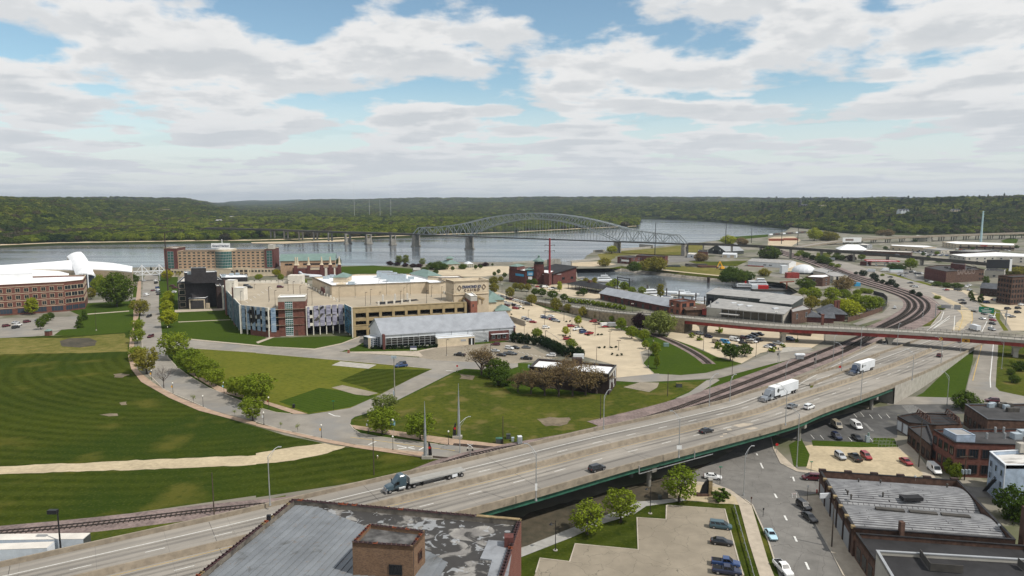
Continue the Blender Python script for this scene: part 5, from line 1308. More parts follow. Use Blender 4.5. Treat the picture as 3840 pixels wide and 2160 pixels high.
# -- red brick offices
def b_office():
 h=20.0;q=P('a0 -420 1010, 640 957, 834 937, 864 890, 690 893, -420 925',h);t=bld('office_building','four storey red brick office block with rows of dark windows',q,h,'brick_red','roof_white',.9,coping='stone_cream')
 a,b,c,e=q[0],q[1],q[2],q[3]
 b2=b.lerp(c,.02)
 n1=int((b-a).length/4.5)
 windows(t,a,b,5.4,4.6,3,n1,2.5,2.7,'glass_dark','stone_cream',1);windows(t,b2,c,5.4,4.6,3,3,4.0,2.9,'glass_dark','stone_cream',1)
 windows(t,a,b,.8,0,1,n1//2,6.6,3.4,'glass_blue','brick_red',3);windows(t,b2,c,.8,0,1,3,4.4,3.3,'glass_blue','brick_red',2)
 windows(t,c,e,5.4,4.6,3,4,3.0,2.9,'glass_dark','stone_cream',1)
 for z in(4.6,9.2,13.8,18.4):slab(t,'band',a,b,z-.2,z+.1,.06,.1,'stone_cream')
 add_block(t,P('a0 -420 890, 325 872, 322 835, -420 850',25.5),19.1,25.5,'roof_white','roof_white',.3)
b_office()
# -- black brick block beside the garage
def b_black():
 h=18.5;q=P('a0 1782 962, 1870 958, 2232 935, 2180 905, 1850 905',h);t=bld('cinema_building','black brick block with cream framed corner windows beside the garage',q,h,'black_brick','roof_cream',.9,coping='metal_grey')
 add_block(t,P('a0 1852 868, 2182 858, 2170 845, 1855 850',25),17.6,25,'black_brick','roof_white',.4,'metal_grey');add_block(t,P('a0 1920 822, 2072 818, 2068 812, 1922 814',29),24.7,29,'black_brick','roof_white',.3,'metal_grey')
 a,b=q[0],q[1];windows(t,a,b,1.2,4.3,4,1,3.6,3.2,'glass_dark','stone_cream',0)
 fa,fb=at('a0',1902,1232),at('a0',2068,1228);r=rect(fa,fb,14);add_block(t,r,0,7.4,'black_brick','roof_white',.4,'metal_white');slab(t,'frame',fa.lerp(fb,.03),fa.lerp(fb,.1),0,6.6,.1,.14,'stone_cream');slab(t,'frame',fa.lerp(fb,.92),fa.lerp(fb,.99),0,6.6,.1,.14,'stone_cream');slab(t,'frame',fa.lerp(fb,.03),fa.lerp(fb,.99),6.0,6.6,.12,.14,'stone_cream')
 p=at('a0',2085,1222);unit(t,'utility_cabinet',p,(3,2,3.4),'stucco_tan')
 r=rect(at('a0',2190,1225),at('a0',2236,1222),20);add_block(t,r,0,15.5,'brick_dark','roof_cream',.5,'metal_grey')
 q2=P('a0 2230 915, 2490 910, 2480 885, 2210 880',10);add_block(t,q2,0,10,'black_brick','roof_white',.5,'metal_white')
 for x,y in((1915,882),(2250,905),(2330,890),(2390,885)):unit(t,'roof_unit',at('a0',x,y,10 if x>2200 else 24.6),(3,2,1.6),'ac_metal')
b_black()
# -- parking garage with printed banners
def bannermat(name,c1,c2,c3,sc):
 m,nt,b=_nodes(name);N=nt.nodes.new;L=nt.links.new;geo=N('ShaderNodeNewGeometry');mp=N('ShaderNodeMapping');mp.inputs['Scale'].default_value=(.25,.25,1.3);L(geo.outputs['Position'],mp.inputs['Vector'])
 nz=N('ShaderNodeTexNoise');nz.inputs['Scale'].default_value=sc;nz.inputs['Detail'].default_value=6;nz.inputs['Distortion'].default_value=1.2;L(mp.outputs[0],nz.inputs['Vector'])
 cr=N('ShaderNodeValToRGB');L(nz.outputs['Fac'],cr.inputs[0]);cr.color_ramp.elements[0].position=.36;cr.color_ramp.elements[0].color=(*c1,1);cr.color_ramp.elements[1].position=.66;cr.color_ramp.elements[1].color=(*c3,1);e=cr.color_ramp.elements.new(.5);e.color=(*c2,1)
 L(cr.outputs[0],b.inputs['Base Color']);b.inputs['Roughness'].default_value=.6
bannermat('banner_blue',(.10,.16,.25),(.20,.28,.38),(.34,.40,.46),.8)
bannermat('banner_mauve',(.16,.15,.20),(.27,.26,.34),(.38,.37,.43),.6)
bannermat('banner_teal',(.02,.06,.09),(.05,.12,.17),(.14,.20,.24),1.0)
bannermat('banner_scene',(.01,.02,.03),(.03,.10,.16),(.08,.30,.46),.7)
def clip_poly(pts,x0,x1):
 for side,xv in((1,x0),(-1,x1)):
  out=[]
  for i in range(len(pts)):
   a,b=pts[i-1],pts[i];ia,ib=side*(a[0]-xv)>=0,side*(b[0]-xv)>=0
   if ia!=ib:k=(xv-a[0])/(b[0]-a[0]);out.append((xv,a[1]+(b[1]-a[1])*k))
   if ib:out.append(b)
  pts=out
  if not pts:return[]
 return pts
def b_garage():
 DK,TP=15.0,16.3
 g=[at('d0',1070,1012),at('d0',1500,1066),at('d0',2055,1040),at('d2',1192,1158),at('d2',1310,1232),at('d3',1006,778,TP),at('d3',940,742,DK),at('d3',590,612,DK),at('d2',2440,540,DK),at('d2',1000,600,DK),at('d2',880,590,DK),at('d2',560,402,DK),at('d0',1960,245,DK),at('d0',960,255,DK),at('d0',800,292,DK)]
 left_back=at('d0',800,645);g[-1]=left_back
 t=thing('parking_garage','open parking garage with printed wildlife banners and a brick stair tower','building',centre(g))
 MB().poly([(p.x,p.y,DK)for p in g]).build('roof_deck',['garage_deck'],t)
 for z in(10.6,6.2):MB().poly([(p.x,p.y,z)for p in inset(ccw(g),.5)]).build('floor_slab',['garage_deck'],t)
 inn=inset(ccw(g),7.0);n=len(inn);MB().add([(p.x,p.y,0)for p in inn]+[(p.x,p.y,DK-.2)for p in inn],[(i,(i+1)%n,n+(i+1)%n,n+i)for i in range(n)]).build('shade_backing',['void_dark'],t)  # near-black backing: the shade of the open parking levels put into its colour
 def facade(a,b,bays,colm,band,bands,colw=.9,col_top=TP):
  for i in range(bays+1):
   p=a.lerp(b,i/bays);q=p+(b-a).normalized()*(colw if i<bays else-colw);slab(t,'column',p,q,0,col_top,.12,.7,colm)
  for z0,z1 in bands:slab(t,'spandrel',a,b,z0,z1,0,.5,band)
 std=[(14.2,TP),(9.6,11.2),(5.2,6.8)]
 facade(g[0],g[1],5,'precast_white','precast_white',std,.45);facade(g[2],g[3],6,'precast_white','precast_white',std,.45);facade(g[3],g[4],2,'precast_white','precast_white',std,.45)
 facade(g[4],g[5],9,'precast_tan','precast_tan',[(13.3,TP),(8.9,10.6),(5.0,6.4)],1.5);slab(t,'cornice',g[4],g[5],TP-.1,TP+.25,.25,.8,'precast_tan');slab(t,'ledge',g[4],g[5],6.4,6.9,.25,.7,'precast_tan')
 facade(g[14],g[0],8,'precast_white','precast_white',std,.4);facade(g[13],g[14],3,'precast_white','precast_white',std,.4)
 for a,b in((g[5],g[6]),(g[6],g[7])):slab(t,'spandrel',a,b,0,TP,0,.5,'stucco_grey')
 for a,b in((g[11],g[12]),(g[12],g[13])):slab(t,'spandrel',a,b,5,TP,0,.5,'precast_white')
 slab(t,'brick_base',g[0].lerp(g[1],.34),g[1],0,3.6,.25,.3,'brick_red');slab(t,'brick_base',g[1],g[1].lerp(g[2],.26),0,3.6,.25,.3,'brick_red')
 def banners(a,b,nb,w,z0,z1,material,shapes=(),smat='void_dark',out=.55,edge=.04):
  d=(b-a).normalized();L_=(b-a).length;nn=Vector((d.y,-d.x,0))
  for i in range(nb):
   s=L_*(edge+(1-2*edge)*(i+.5)/nb);p=a+d*(s-w/2);q=a+d*(s+w/2)
   o=slab(t,'banner',p,q,z0,z1,out,.06,material)
   for k,shp in enumerate(shapes):
    cl=clip_poly([(x*L_,z0+y*(z1-z0))for x,y in shp],s-w/2,s+w/2)
    if len(cl)>=3:
     vs=[a+d*x+nn*(out+.02+.01*k)+Vector((0,0,y-a.z))for x,y in cl];MB().add(vs,[tuple(range(len(vs)))]).build('printed_bird',[smat if isinstance(smat,str)else smat[k]],o)
 eagle=[(.12,.86),(.30,.72),(.40,.98),(.52,.98),(.56,.62),(.72,.70),(.80,.74),(.78,.52),(.66,.48),(.50,.30),(.38,.20),(.34,.40),(.34,.66)]
 banners(g[0],g[1].lerp(g[0],.04),5,2.5,3.0,16.4,'banner_blue',[eagle],['tar'])
 banners(g[1].lerp(g[2],.03),g[1].lerp(g[2],.2),1,2.6,2.9,16.2,'banner_blue')
 duck1=[(.10,.80),(.25,.90),(.33,.98),(.38,.93),(.33,.84),(.24,.76)];duck2=[(.05,.28),(.18,.48),(.30,.62),(.36,.60),(.28,.44),(.14,.24)];duck3=[(.36,.50),(.52,.56),(.72,.54),(.70,.50),(.50,.48)]
 banners(g[2].lerp(g[3],.14),g[3],5,2.5,5.0,16.4,'banner_mauve',[duck1,duck2,duck3],['tar','deck_dark','deck_dark'])
 banners(g[2].lerp(g[3],0),g[2].lerp(g[3],.12),1,1.2,4.5,16.0,'banner_mauve')
 banners(g[3],g[4],3,4.0,1.5,16.6,'banner_scene')
 banners(g[14].lerp(g[0],.12),g[0],13,4.3,1.5,16.6,'banner_teal',edge=.01)
 banners(g[13].lerp(g[14],.5),g[14].lerp(g[0],.1),3,6,3,16.6,'banner_teal')
 a,b=at('d0',1640,1052),at('d0',2052,1036);r=rect(a,b,11);h=21.5;add_block(t,r,0,h-2.4,'brick_red','roof_white',.1);add_block(t,rect(a,b,11),h-2.4,h,'stucco_grey','roof_white',.5,'precast_white')
 p,q=a.lerp(b,.25),a.lerp(b,.52);slab(t,'stair_glass',p,q,.2,h-2.5,.06,.1,'glass_green')
 for i in range(5):slab(t,'mullion',a.lerp(b,.25+.0675*i),a.lerp(b,.258+.0675*i),.2,h-2.5,.16,.12,'metal_white')
 for i in range(17):slab(t,'transom',p,q,1.1*i+.2,1.1*i+(.36 if i%4 else .6),.14,.1,'metal_white')
 slab(t,'door',a.lerp(b,.58),a.lerp(b,.70),0,3.2,.05,.1,'brick_brown')
 for x0,x1,yb,top_y in((832,965,395,180),(952,1108,515,290)):
  c0,c1=at('d0',x0,yb,DK),at('d0',x1,yb,DK);hh=rise(c0,'d0',top_y)*.88;rr=rect(c0,c1,6);add_block(t,rr,DK+.01,DK+hh,'precast_white','roof_white',.2)
  c2,c3=at('d0',x0-22,yb-20,DK),c0;slab(t,'brick_side',c2,c3,0,DK+hh-.3,.05,.3,'brick_red')
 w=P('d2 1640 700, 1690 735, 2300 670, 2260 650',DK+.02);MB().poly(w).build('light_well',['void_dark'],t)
 for i in range(5):unit(t,'bollard',at('d2',1690+118*i,742-10*i,DK),(.9,.9,2.2),'precast_white')
 for i in range(3):unit(t,'bollard',at('d2',1755+185*i,690-12*i,DK),(.9,.9,4.2),'precast_white')
 for(x0,y0),(x1,y1),k in(((550,420),(880,600),9),((920,610),(1060,690),4),((1060,570),(1200,570),2)):
  for i in range(k):unit(t,'deck_post',at('d2',x0+(x1-x0)*i/(k-1),y0+(y1-y0)*i/(k-1),DK),(.9,.9,1.7),'precast_white')
 for i in range(9):unit(t,'deck_post',at('d3',580+44*i,620+15*i,DK),(.9,.9,1.7),'precast_white')
 for i in range(8):slab(t,'deck_panel',at('d0',1190+85*i,250,DK),at('d0',1250+85*i,250,DK),DK,DK+2.0,0,.3,'precast_white')
 unit(t,'stair_house',at('d0',1900,250,DK),(10,7,6),'precast_white')
 a,b=at('d2',1325,1228),at('d2',1500,1210);slab(t,'arch_beam',a,g[4].lerp(g[5],.2),4.0,5.2,.3,.5,'precast_tan')
 return g
GAR=b_garage()
_mb=MB()
for _i in range(7):
 for _a,_b in(((1130+60*_i,520-36*_i),(1165+60*_i,545-36*_i)),):_mb.bar(at('d0',*_a,15.03),at('d0',*_b,15.03),.2,.02)
tag(_mb.build('bay_lines',['white_paint']),None,None,None,'structure')
# -- casino
def b_casino():
 Z=22.0;q=P('d2 688 322, 980 447, 1380 432, 2412 392, 2450 408, d3 600 482, 690 470, 420 345, d2 2160 268, 1400 272',Z);t=bld('casino_building','sprawling tan casino with white flat roof behind the garage',q,Z,'stucco_tan','roof_white',1.0,coping='deck_dark',thick=.5)
 for x0,x1,yb,hh in((1660,1880,330,4.2),(1730,1950,355,4.2),(1805,2090,392,4.6)):
  a,b=at('d2',x0,yb,Z-1),at('d2',x1,yb,Z-1);r=rect(a,b,6);o=MB().prism(r,Z-1,Z-1+hh).build('air_handler',['ac_metal'],t)
  for i in range(4):MB().box((a.lerp(b,.1+.22*i).x,a.lerp(b,.1+.22*i).y+3,Z-.8+hh),(2.2,2.2,.5)).build('fan_hood',['metal_grey'],t)
 for x,y in((900,345),(960,330),(1280,430),(2120,385),(2180,350),(1000,320),(2060,350)):unit(t,'roof_unit',at('d2',x,y,Z-1),(4,2.4,1.8),'ac_metal')
 r=[at('d2',1005,445,Z),at('d2',1165,455,Z),at('d2',1245,430,Z),at('d2',1090,420,Z)];a,b=at('d2',880,590,15),at('d2',1000,600,15)
 r2=rect(at('d2',1010,540,15),at('d2',1215,540,15),14);hip(t,r2,24.5,26.8,'stucco_tan','roof_green',.5,15)
 p0,p1=at('d2',1062,585,15),at('d2',1204,580,15);add_block(t,rect(p0,p1,7),15,21.5,'stucco_cream','roof_white',.3);slab(t,'entry_surround',p0,p1,15,18.6,.1,.2,'brick_maroon');slab(t,'entry_door',p0.lerp(p1,.2),p0.lerp(p1,.8),15,18.0,.18,.12,'glass_black')
 d=(p1-p0).normalized();nn=Vector((d.y,-d.x,0))*.15;MB().add([p0+nn+Vector((0,0,6.4)),p1+nn+Vector((0,0,6.4)),p0.lerp(p1,.5)+nn+Vector((0,0,8.2))],[(0,1,2)]).build('pediment',['stucco_cream'],t)
 slab(t,'brick_pier',at('d2',825,555,15),at('d2',880,600,15),15,19,.2,.5,'brick_maroon');p0,p1=at('d2',885,600,15),at('d2',1005,605,15);add_block(t,rect(p0,p1,7),15,20.5,'stucco_grey','roof_white',.3)
 q=P('d3 690 432, 812 465, 1338 440, 1212 404',27);add_block(t,q,0,27,'stucco_tan','roof_white',1.6,'stucco_cream',.6)
 a,b=[Vector((k.x,k.y,0))for k in(q[1],q[2])];slab(t,'cornice',a,b,18.9,19.6,.5,.7,'stucco_cream');slab(t,'sign_panel',a.lerp(b,.06),a.lerp(b,.95),20.0,25.6,.12,.2,'stone_cream')
 slab(t,'cornice',q[0],q[1],18.9,19.6,.5,.7,'stucco_cream')
 lettering(t,'DIAMOND JO',a.lerp(b,.24),a.lerp(b,.77),22.7,'lettering',.15,.3,font_scale=1.25);lettering(t,'C A S I N O',a.lerp(b,.29),a.lerp(b,.73),20.8,'wood_brown',.12,.3)
 for f in(.155,.855):
  c=a.lerp(b,f);dd=(b-a).normalized();n2=Vector((dd.y,-dd.x,0))*.3;mb=MB()
  for k in range(4):
   e=[Vector((1.2,0)),Vector((0,1.5)),Vector((-1.2,0)),Vector((0,-1.5))];u,v=e[k],e[(k+1)%4]
   mb.bar(c+n2+dd*u.x+Vector((0,0,23+u.y)),c+n2+dd*v.x+Vector((0,0,23+v.y)),.3)
  mb.build('diamond_emblem',['wood_brown'],t)
 arc=[(a.lerp(b,.14+.73*i/12),14.2+3.6*math.sin(math.pi*(.12+.76*i/12)))for i in range(13)];mb=MB();dd=(b-a).normalized();n2=Vector((dd.y,-dd.x,0))*.3
 for(p,z),(p2,z2)in zip(arc,arc[1:]):mb.bar(p+n2+Vector((0,0,z)),p2+n2+Vector((0,0,z2)),.5,.9)
 mb.build('arch_moulding',['precast_tan'],t)
 for i in range(1,12,2):MB().bar(arc[i][0]+n2+Vector((0,0,13)),arc[i][0]+n2+Vector((0,0,arc[i][1])),.4).build('arch_post',['precast_tan'],t)
 for x in(930,1070,1200):unit(t,'roof_unit',at('d3',x,440,25.4),(3.5,2,1),'metal_white')
 q=P('d3 978 632, 1066 688, 1166 684, 1085 626',20);add_block(t,q,0,17.2,'brick_orange','roof_white',.1);add_block(t,q,17.2,20,'stucco_grey','roof_white',.4,'precast_white');slab(t,'tower_window',q[1].lerp(q[2],.3),q[1].lerp(q[2],.45),14,15.4,.05,.1,'glass_black')
 add_block(t,P('d3 942 690, 965 712, 1060 705, 1030 680',17),0,17,'stucco_grey','roof_white',.4)
 for sp,ze,zr in(('d3 1168 790, 1452 770, 1330 705, 1170 715',10.5,13.5),('d3 1330 745, 1568 735, 1420 655, 1180 650',11,15),('d3 1450 905, 1668 895, 1600 840, 1450 838',6,8.2)):
  hip(t,P(sp,ze),ze,zr,'stucco_cream','roof_green',.8)
 q=P('d3 430 500, 498 520, 592 515, 540 478',19.5);add_block(t,q,15,19.5,'brick_orange','roof_white',.3,'stucco_grey')
 hip(t,P('d3 150 345, 420 410, 620 378, 380 308',Z),22.2,25.5,'roof_white','roof_green',.6,20);add_block(t,P('d3 420 395, 630 405, 960 402, 890 378, 430 385',23),0,23,'stucco_cream','roof_white',.4,'wood_brown')
b_casino()
# -- waterpark hall with green roof and vent stacks
def b_waterpark():
 p0,p1=at('a1',250,902),at('a1',798,890);t=thing('waterpark_hall','tan hall with green metal roof and pointed vents by the river','building',p0.lerp(p1,.5));r=rect(p0,p1,26);gable(t,r,15,20.5,'brick_tan','roof_green',.8,0,1.2)
 windows(t,p0.lerp(p1,.08),p0.lerp(p1,.22),10.5,0,1,2,3.2,1.8,'glass_dark','wood_brown');windows(t,p0.lerp(p1,.42),p1,10.5,0,1,11,3.2,1.8,'glass_dark','wood_brown')
 d=(p1-p0).normalized();n=Vector((d.y,-d.x,0));a,b=p0.lerp(p1,.24)+n*9,p1+d*6+n*9;add_block(t,rect(a,b,8.8),0,8.5,'brick_maroon','roof_cream',.5,'stone_cream')
 for f,big in((.02,1),(.06,0),(.29,1),(.56,1),(.74,1),(.93,1)):
  c=a.lerp(b,f)+n*.6;c2=a.lerp(b,f+.07)+n*.6
  if big:add_block(t,rect(c,c2,5),0,11.2,'brick_maroon','stone_cream',.1)
  m=c.lerp(c2,.5)-n*2.5;MB().cyl((m.x,m.y,11.2),(m.x,m.y,12.4),2.0,1.3,10).cyl((m.x,m.y,12.4),(m.x,m.y,19),1.2,.45,10).build('vent_stack',['stone_cream'],t)
 slab(t,'fascia',a.lerp(b,.33),a.lerp(b,.55),6.6,8.2,.3,.4,'stone_cream')
 for f in(.66,.68,.85):slab(t,'pilaster',a.lerp(b,f),a.lerp(b,f+.03),0,8,.3,.4,'precast_white')
 pts=smooth_line([at('a1',440,862,5),at('a1',480,885,4),at('a1',560,893,3.6),at('a1',640,898,3.2),at('a1',650,905,3.0),at('a1',540,905,3.0)],2);mb=MB()
 for p,q in zip(pts,pts[1:]):mb.cyl(p,q,1.15,None,8)
 o=thing('water_slide','white water slide tube leaving the waterpark hall','slide',(pts[0].x,pts[0].y,0));mb.build('tube',['metal_white'],o)
 for i in(6,14):MB().cyl((pts[i].x,pts[i].y,0),(pts[i].x,pts[i].y,pts[i].z),.3).build('support',['metal_blue'],o)
 MB().cyl(pts[0]+Vector((0,.5,-1.5)),pts[0]+Vector((0,.9,1.0)),1.6,None,10).build('collar',['car_blue'],o)
b_waterpark()
# -- long metal roofed hall
def b_long():
 p0,p1=at('d2',1756,1402),at('d3',1726,1345);e=7.2;v=at('d2',1556,1075,e)-at('d2',1750,1192,e);v.z=0;q=[p0,p1,p1+v,p0+v];mid=p0+v*.5
 zr=max(11.5,min(16.0,rise(Vector((mid.x,mid.y,0)),'d2',945)));t=thing('long_hall','long low hall with pale ribbed metal roof and black glass front','building',p0.lerp(p1,.5));gable(t,q,e,zr,'metal_white','roof_metal',.7,0,.75)
 f=lambda s:p0.lerp(p1,s)
 slab(t,'fascia',f(0),f(1),5.3,7.1,.12,.16,'metal_white')
 for i in range(8):slab(t,'fascia_joint',f(.005+i/8),f(.009+i/8),5.0,7.15,.2,.2,'metal_grey')
 slab(t,'glass_wall',f(.02),f(.385),.6,5.3,.06,.1,'glass_black');slab(t,'plinth',f(0),f(.39),0,.6,.12,.2,'slab_concrete')
 for i in range(10):slab(t,'mullion',f(.02+.0405*i),f(.0235+.0405*i),.6,5.3,.16,.14,'galvanised')
 for z in(2.0,3.3,4.4):slab(t,'transom',f(.02),f(.385),z,z+.14,.14,.1,'galvanised')
 slab(t,'brick_fin',f(-.004),f(.012),-.1,7.6,2.6,3.2,'brick_maroon')
 n=Vector((-(p1-p0).normalized().y*-1,-(p1-p0).normalized().x,0));nn=Vector(((p1-p0).normalized().y,-(p1-p0).normalized().x,0))
 a,b=f(.385)+nn*5,f(.665)+nn*5;add_block(t,rect(a,b,4.95),0,4.4,'stone_cream','metal_white',.15,'metal_white',.2);slab(t,'entrance',a.lerp(b,.83),a.lerp(b,.99),0,3.6,.06,.1,'glass_black');slab(t,'door_frame',a.lerp(b,.90),a.lerp(b,.93),0,3.4,.12,.1,'metal_white');slab(t,'plaque',a.lerp(b,.62),a.lerp(b,.76),2.2,3.2,.1,.1,'metal_grey')
 for i in range(7):slab(t,'louvre',f(.67),f(.79),.5+i*.7,.85+i*.7,.12,.14,'metal_white')
 slab(t,'louvre_back',f(.67),f(.79),.2,5.3,.03,.06,'glass_black')
 slab(t,'brick_panel',f(.795),f(.955),0,5.6,.2,.3,'brick_maroon');windows(t,f(.81)+nn*.2,f(.94)+nn*.2,1.4,0,1,3,1.5,1.9,'glass_dark','metal_white');a,b=f(.81)+nn*.2,f(.945)+nn*.2
 MB().box((a.lerp(b,.5).x+nn.x*.8,a.lerp(b,.5).y+nn.y*.8,4.0),((b-a).length,1.6,.14),math.atan2((b-a).y,(b-a).x)).build('sunshade',['metal_white'],t)
 for i in range(7):slab(t,'louvre',f(.958),f(.992),.5+i*.7,.85+i*.7,.12,.14,'metal_white')
 slab(t,'louvre_back',f(.958),f(.992),.2,5.3,.03,.06,'glass_black');slab(t,'brick_fin',f(.993),f(1.005),-.1,7.6,.6,1.2,'brick_maroon')
 g0=p0+v*.98;a,b=at('d2',1572,1395),at('d2',1712,1372);add_block(t,rect(a,b,7),0,5.2,'glass_blue','metal_white',.2,'metal_white')
 for i in range(5):slab(t,'mullion',a.lerp(b,i/4*.97),a.lerp(b,i/4*.97+.02),0,5,.1,.14,'metal_white')
 for i in range(5):slab(t,'transom',a,b,1*i+.6,1*i+.74,.1,.14,'metal_white')
 a2=at('d2',1535,1395);slab(t,'wing_wall',a2,a,0,5.4,.1,.3,'stone_cream')
 a,b=at('d3',1665,985,3.2),at('d3',1892,1062,3.2);MB().box(((a.x+b.x)/2,(a.y+b.y)/2,1.6),((b-a).length,.5,3.2),math.atan2(b.y-a.y,b.x-a.x)).build('garden_wall',['slab_concrete'],t)
b_long()
# -- dark brick shed behind the brown thicket
def b_thicket():
 h=8.0;q=P('b2 176 578, 978 657, 1051 562, 560 520, 262 497',h);t=bld('brick_warehouse','low dark brick warehouse with white roof behind brown bushes',q,h,'brick_dark','roof_white',.8,coping='roof_dark',thick=.6)
 a,b=q[1],q[2]
 for f,z0,z1 in((.1,2,6),(.35,3.5,5),(.55,2,6.5),(.8,3.2,7),(.62,.5,1.6)):slab(t,'panel',a.lerp(b,f),a.lerp(b,f+.07),z0,z1,.05,.1,'sign_white')
 slab(t,'fascia',a,b,7.0,7.95,.12,.2,'stucco_grey');unit(t,'penthouse',at('b2',655,560,7.2),(4,3,3),'brick_dark');unit(t,'sign_box',at('b2',670,495,7.4),(4.5,1,2),'sign_white');unit(t,'meter_box',at('b2',170,590,6.5),(.8,.8,1.2),'ac_metal')
b_thicket()
# -- red brick river museum
def b_rivermuseum():
 t=thing('river_museum','dark red brick museum with green capped tower by the harbor','building',at('d1',400,415))
 a,b=at('d1',35,385),at('d1',275,420);add_block(t,rect(a,b,30),0,11.5,'brick_maroon','roof_white',1.0,'brick_dark');slab(t,'banner',a.lerp(b,.42),a.lerp(b,.95),6.3,8.4,.2,.1,'sign_blue');hip(t,rect(at('d1',40,385),at('d1',155,395),12),14.2,16,'brick_maroon','roof_green',.4,11)
 a,b=at('d1',275,422),at('d1',405,424);add_block(t,rect(a,b,10),0,12,'brick_maroon','roof_dark',.4);hip(t,rect(a,b,8),12.6,14.6,None,'roof_green',.6,12);slab(t,'poster',a.lerp(b,.28),a.lerp(b,.98),7.4,11.4,.2,.1,'sign_blue');slab(t,'poster',a.lerp(b,.38),a.lerp(b,.85),4.0,6.6,.2,.1,'sign_white')
 for z in(8.2,9.4):slab(t,'print',a.lerp(b,.4),a.lerp(b,.88),z,z+.5,.24,.03,'sign_white')
 a,b=at('d1',412,424),at('d1',560,424);add_block(t,rect(a,b,9),0,17.5,'brick_maroon','roof_dark',.2);windows(t,a,b,17.6,0,1,3,2.2,2.4,'glass_dark','wood_brown',0);r=rect(a,b,9);add_block(t,inset(ccw(r),.6),17.5,20.2,'glass_dark','roof_dark',.1);hip(t,r,20.2,23.4,None,'roof_green',.8);c=centre(r);MB().cyl((c.x,c.y,23),(c.x,c.y,24.6),1.0,1.0,8).cyl((c.x,c.y,24.6),(c.x,c.y,25.6),1.5,.1,8).build('lantern',['roof_green'],t)
 c=at('d1',625,395);MB().cyl((c.x,c.y,0),(c.x,c.y,8.4),13,13,24).build('glass_drum',['glass_black'],t)
 MB().cyl((c.x,c.y,8.4),(c.x,c.y,8.8),15.5,15.5,24).cyl((c.x,c.y,8.8),(c.x,c.y,9.4),12,10,24).build('drum_roof',['metal_white'],t)
 for i in range(14):
  an=math.pi*(1.05+.9*i/13);MB().bar((c.x+13.1*math.cos(an),c.y+13.1*math.sin(an),0),(c.x+13.1*math.cos(an),c.y+13.1*math.sin(an),8.3),.25).build('mullion',['black_metal'],t)
 a,b=at('d1',700,428),at('d1',1048,396);q=rect(a,b,30);n=10;mb=MB();V=lambda p,z:(p.x,p.y,z)
 mb.add([V(p,0)for p in q]+[V(q[0],9.0),V(q[1],13.5),V(q[2],13.5),V(q[3],9.0)],[(0,1,5,4),(1,2,6,5),(2,3,7,6),(3,0,4,7)]);mb.build('wall',['brick_maroon'],t)
 o=inset(ccw(q),-1.2);o=o if(o[0]-q[0]).length<4 else o;MB().add([V(o[0],9.3),V(o[1],14.4),V(o[2],14.4),V(o[3],9.3),V(o[0],8.8),V(o[1],13.9),V(o[2],13.9),V(o[3],8.8)],[(0,1,2,3),(4,5,1,0),(5,6,2,1),(7,4,0,3)]).build('roof',['roof_black'],t);windows(t,a.lerp(b,.25),b,3.4,0,1,2,3,2.2,'glass_black','brick_dark',0)
 add_block(t,P('d1 560 250, 640 262, 740 215, 680 172, 560 178',11),0,11,'brick_maroon','roof_white',.3)
b_rivermuseum()
# -- open sided market shed
def b_shed():
 a,b=at('d1',930,490),at('d1',1395,575);t=thing('market_shed','open sided timber shed with dark shingle roof near the harbor','pavilion',a.lerp(b,.5));r=rect(a,b,14)
 hip(t,r,4.2,7.2,None,'roof_black',1.2,tip=.2)
 for i in range(9):
  for k in(0,1):p=(r[0].lerp(r[1],i/8))if k==0 else(r[3].lerp(r[2],i/8));MB().bar((p.x,p.y,0),(p.x,p.y,4.2),.4).build('post',['wood_brown'],t)
 c=centre(r);MB().box((c.x,c.y,7.4),(3,3,2.4),math.atan2((b-a).y,(b-a).x)).build('cupola',['wood_brown'],t)
b_shed()
# -- freight house and its brick head house
def b_freight():
 a,b=at('d1',1412,655),at('d1',2462,872);t=thing('freight_house','long red brick freight house with grey slate roof','building',a.lerp(b,.5));r=rect(a,b,13);gable(t,r,5.0,8.4,'brick_maroon','roof_metal',1.0,0,0)
 L_=(b-a).length;k=int(L_/7)
 for i in range(k):slab(t,'door',a.lerp(b,(i+.3)/k),a.lerp(b,(i+.62)/k),0,3.2,.06,.1,'brick_dark' if i%3 else 'siding_dark');slab(t,'lintel',a.lerp(b,(i+.28)/k),a.lerp(b,(i+.64)/k),3.2,3.6,.1,.12,'brick_red')
 h=9.2;q=P('d4 40 662, 212 694, 432 676, 250 642',h);u=bld('head_house','two storey orange red brick block at the freight house end',q,h,'brick_orange','roof_slate',.7,coping='brick_red');windows(u,q[0],q[1],1.2,4.2,2,2,2.2,2.6,'glass_dark','brick_red');windows(u,q[1],q[2],1.2,4.2,2,2,3.4,2.8,'glass_dark','brick_red');unit(u,'chimney',at('d4',240,650,8.5),(1,1,2),'deck_dark')
 a,b=at('d4',300,915),at('d4',620,900);w=thing('timber_shelter','brown timber rail shelter beside the dark museum','shelter',a.lerp(b,.5));r=rect(a,b,14);gable(w,r,4.4,6.2,'wood_brown','wood_brown',1.0);c0,c1=at('d4',520,905),at('d4',640,915);v=thing('rail_wagon','maroon antique rail wagon parked at the shelter','wagon',c0.lerp(c1,.5));add_block(v,rect(c0-Vector((0,2,0)),c1-Vector((0,2,0)),3),1.0,5.0,'red_steel','deck_dark',.1)
 for f in(.15,.35,.65,.85):p=(c0-Vector((0,2,0))).lerp(c1-Vector((0,2,0)),f);MB().cyl((p.x,p.y-.1,.5),(p.x,p.y+2.8,.5),.5,None,10).build('wheelset',['black_metal'],v)
b_freight()
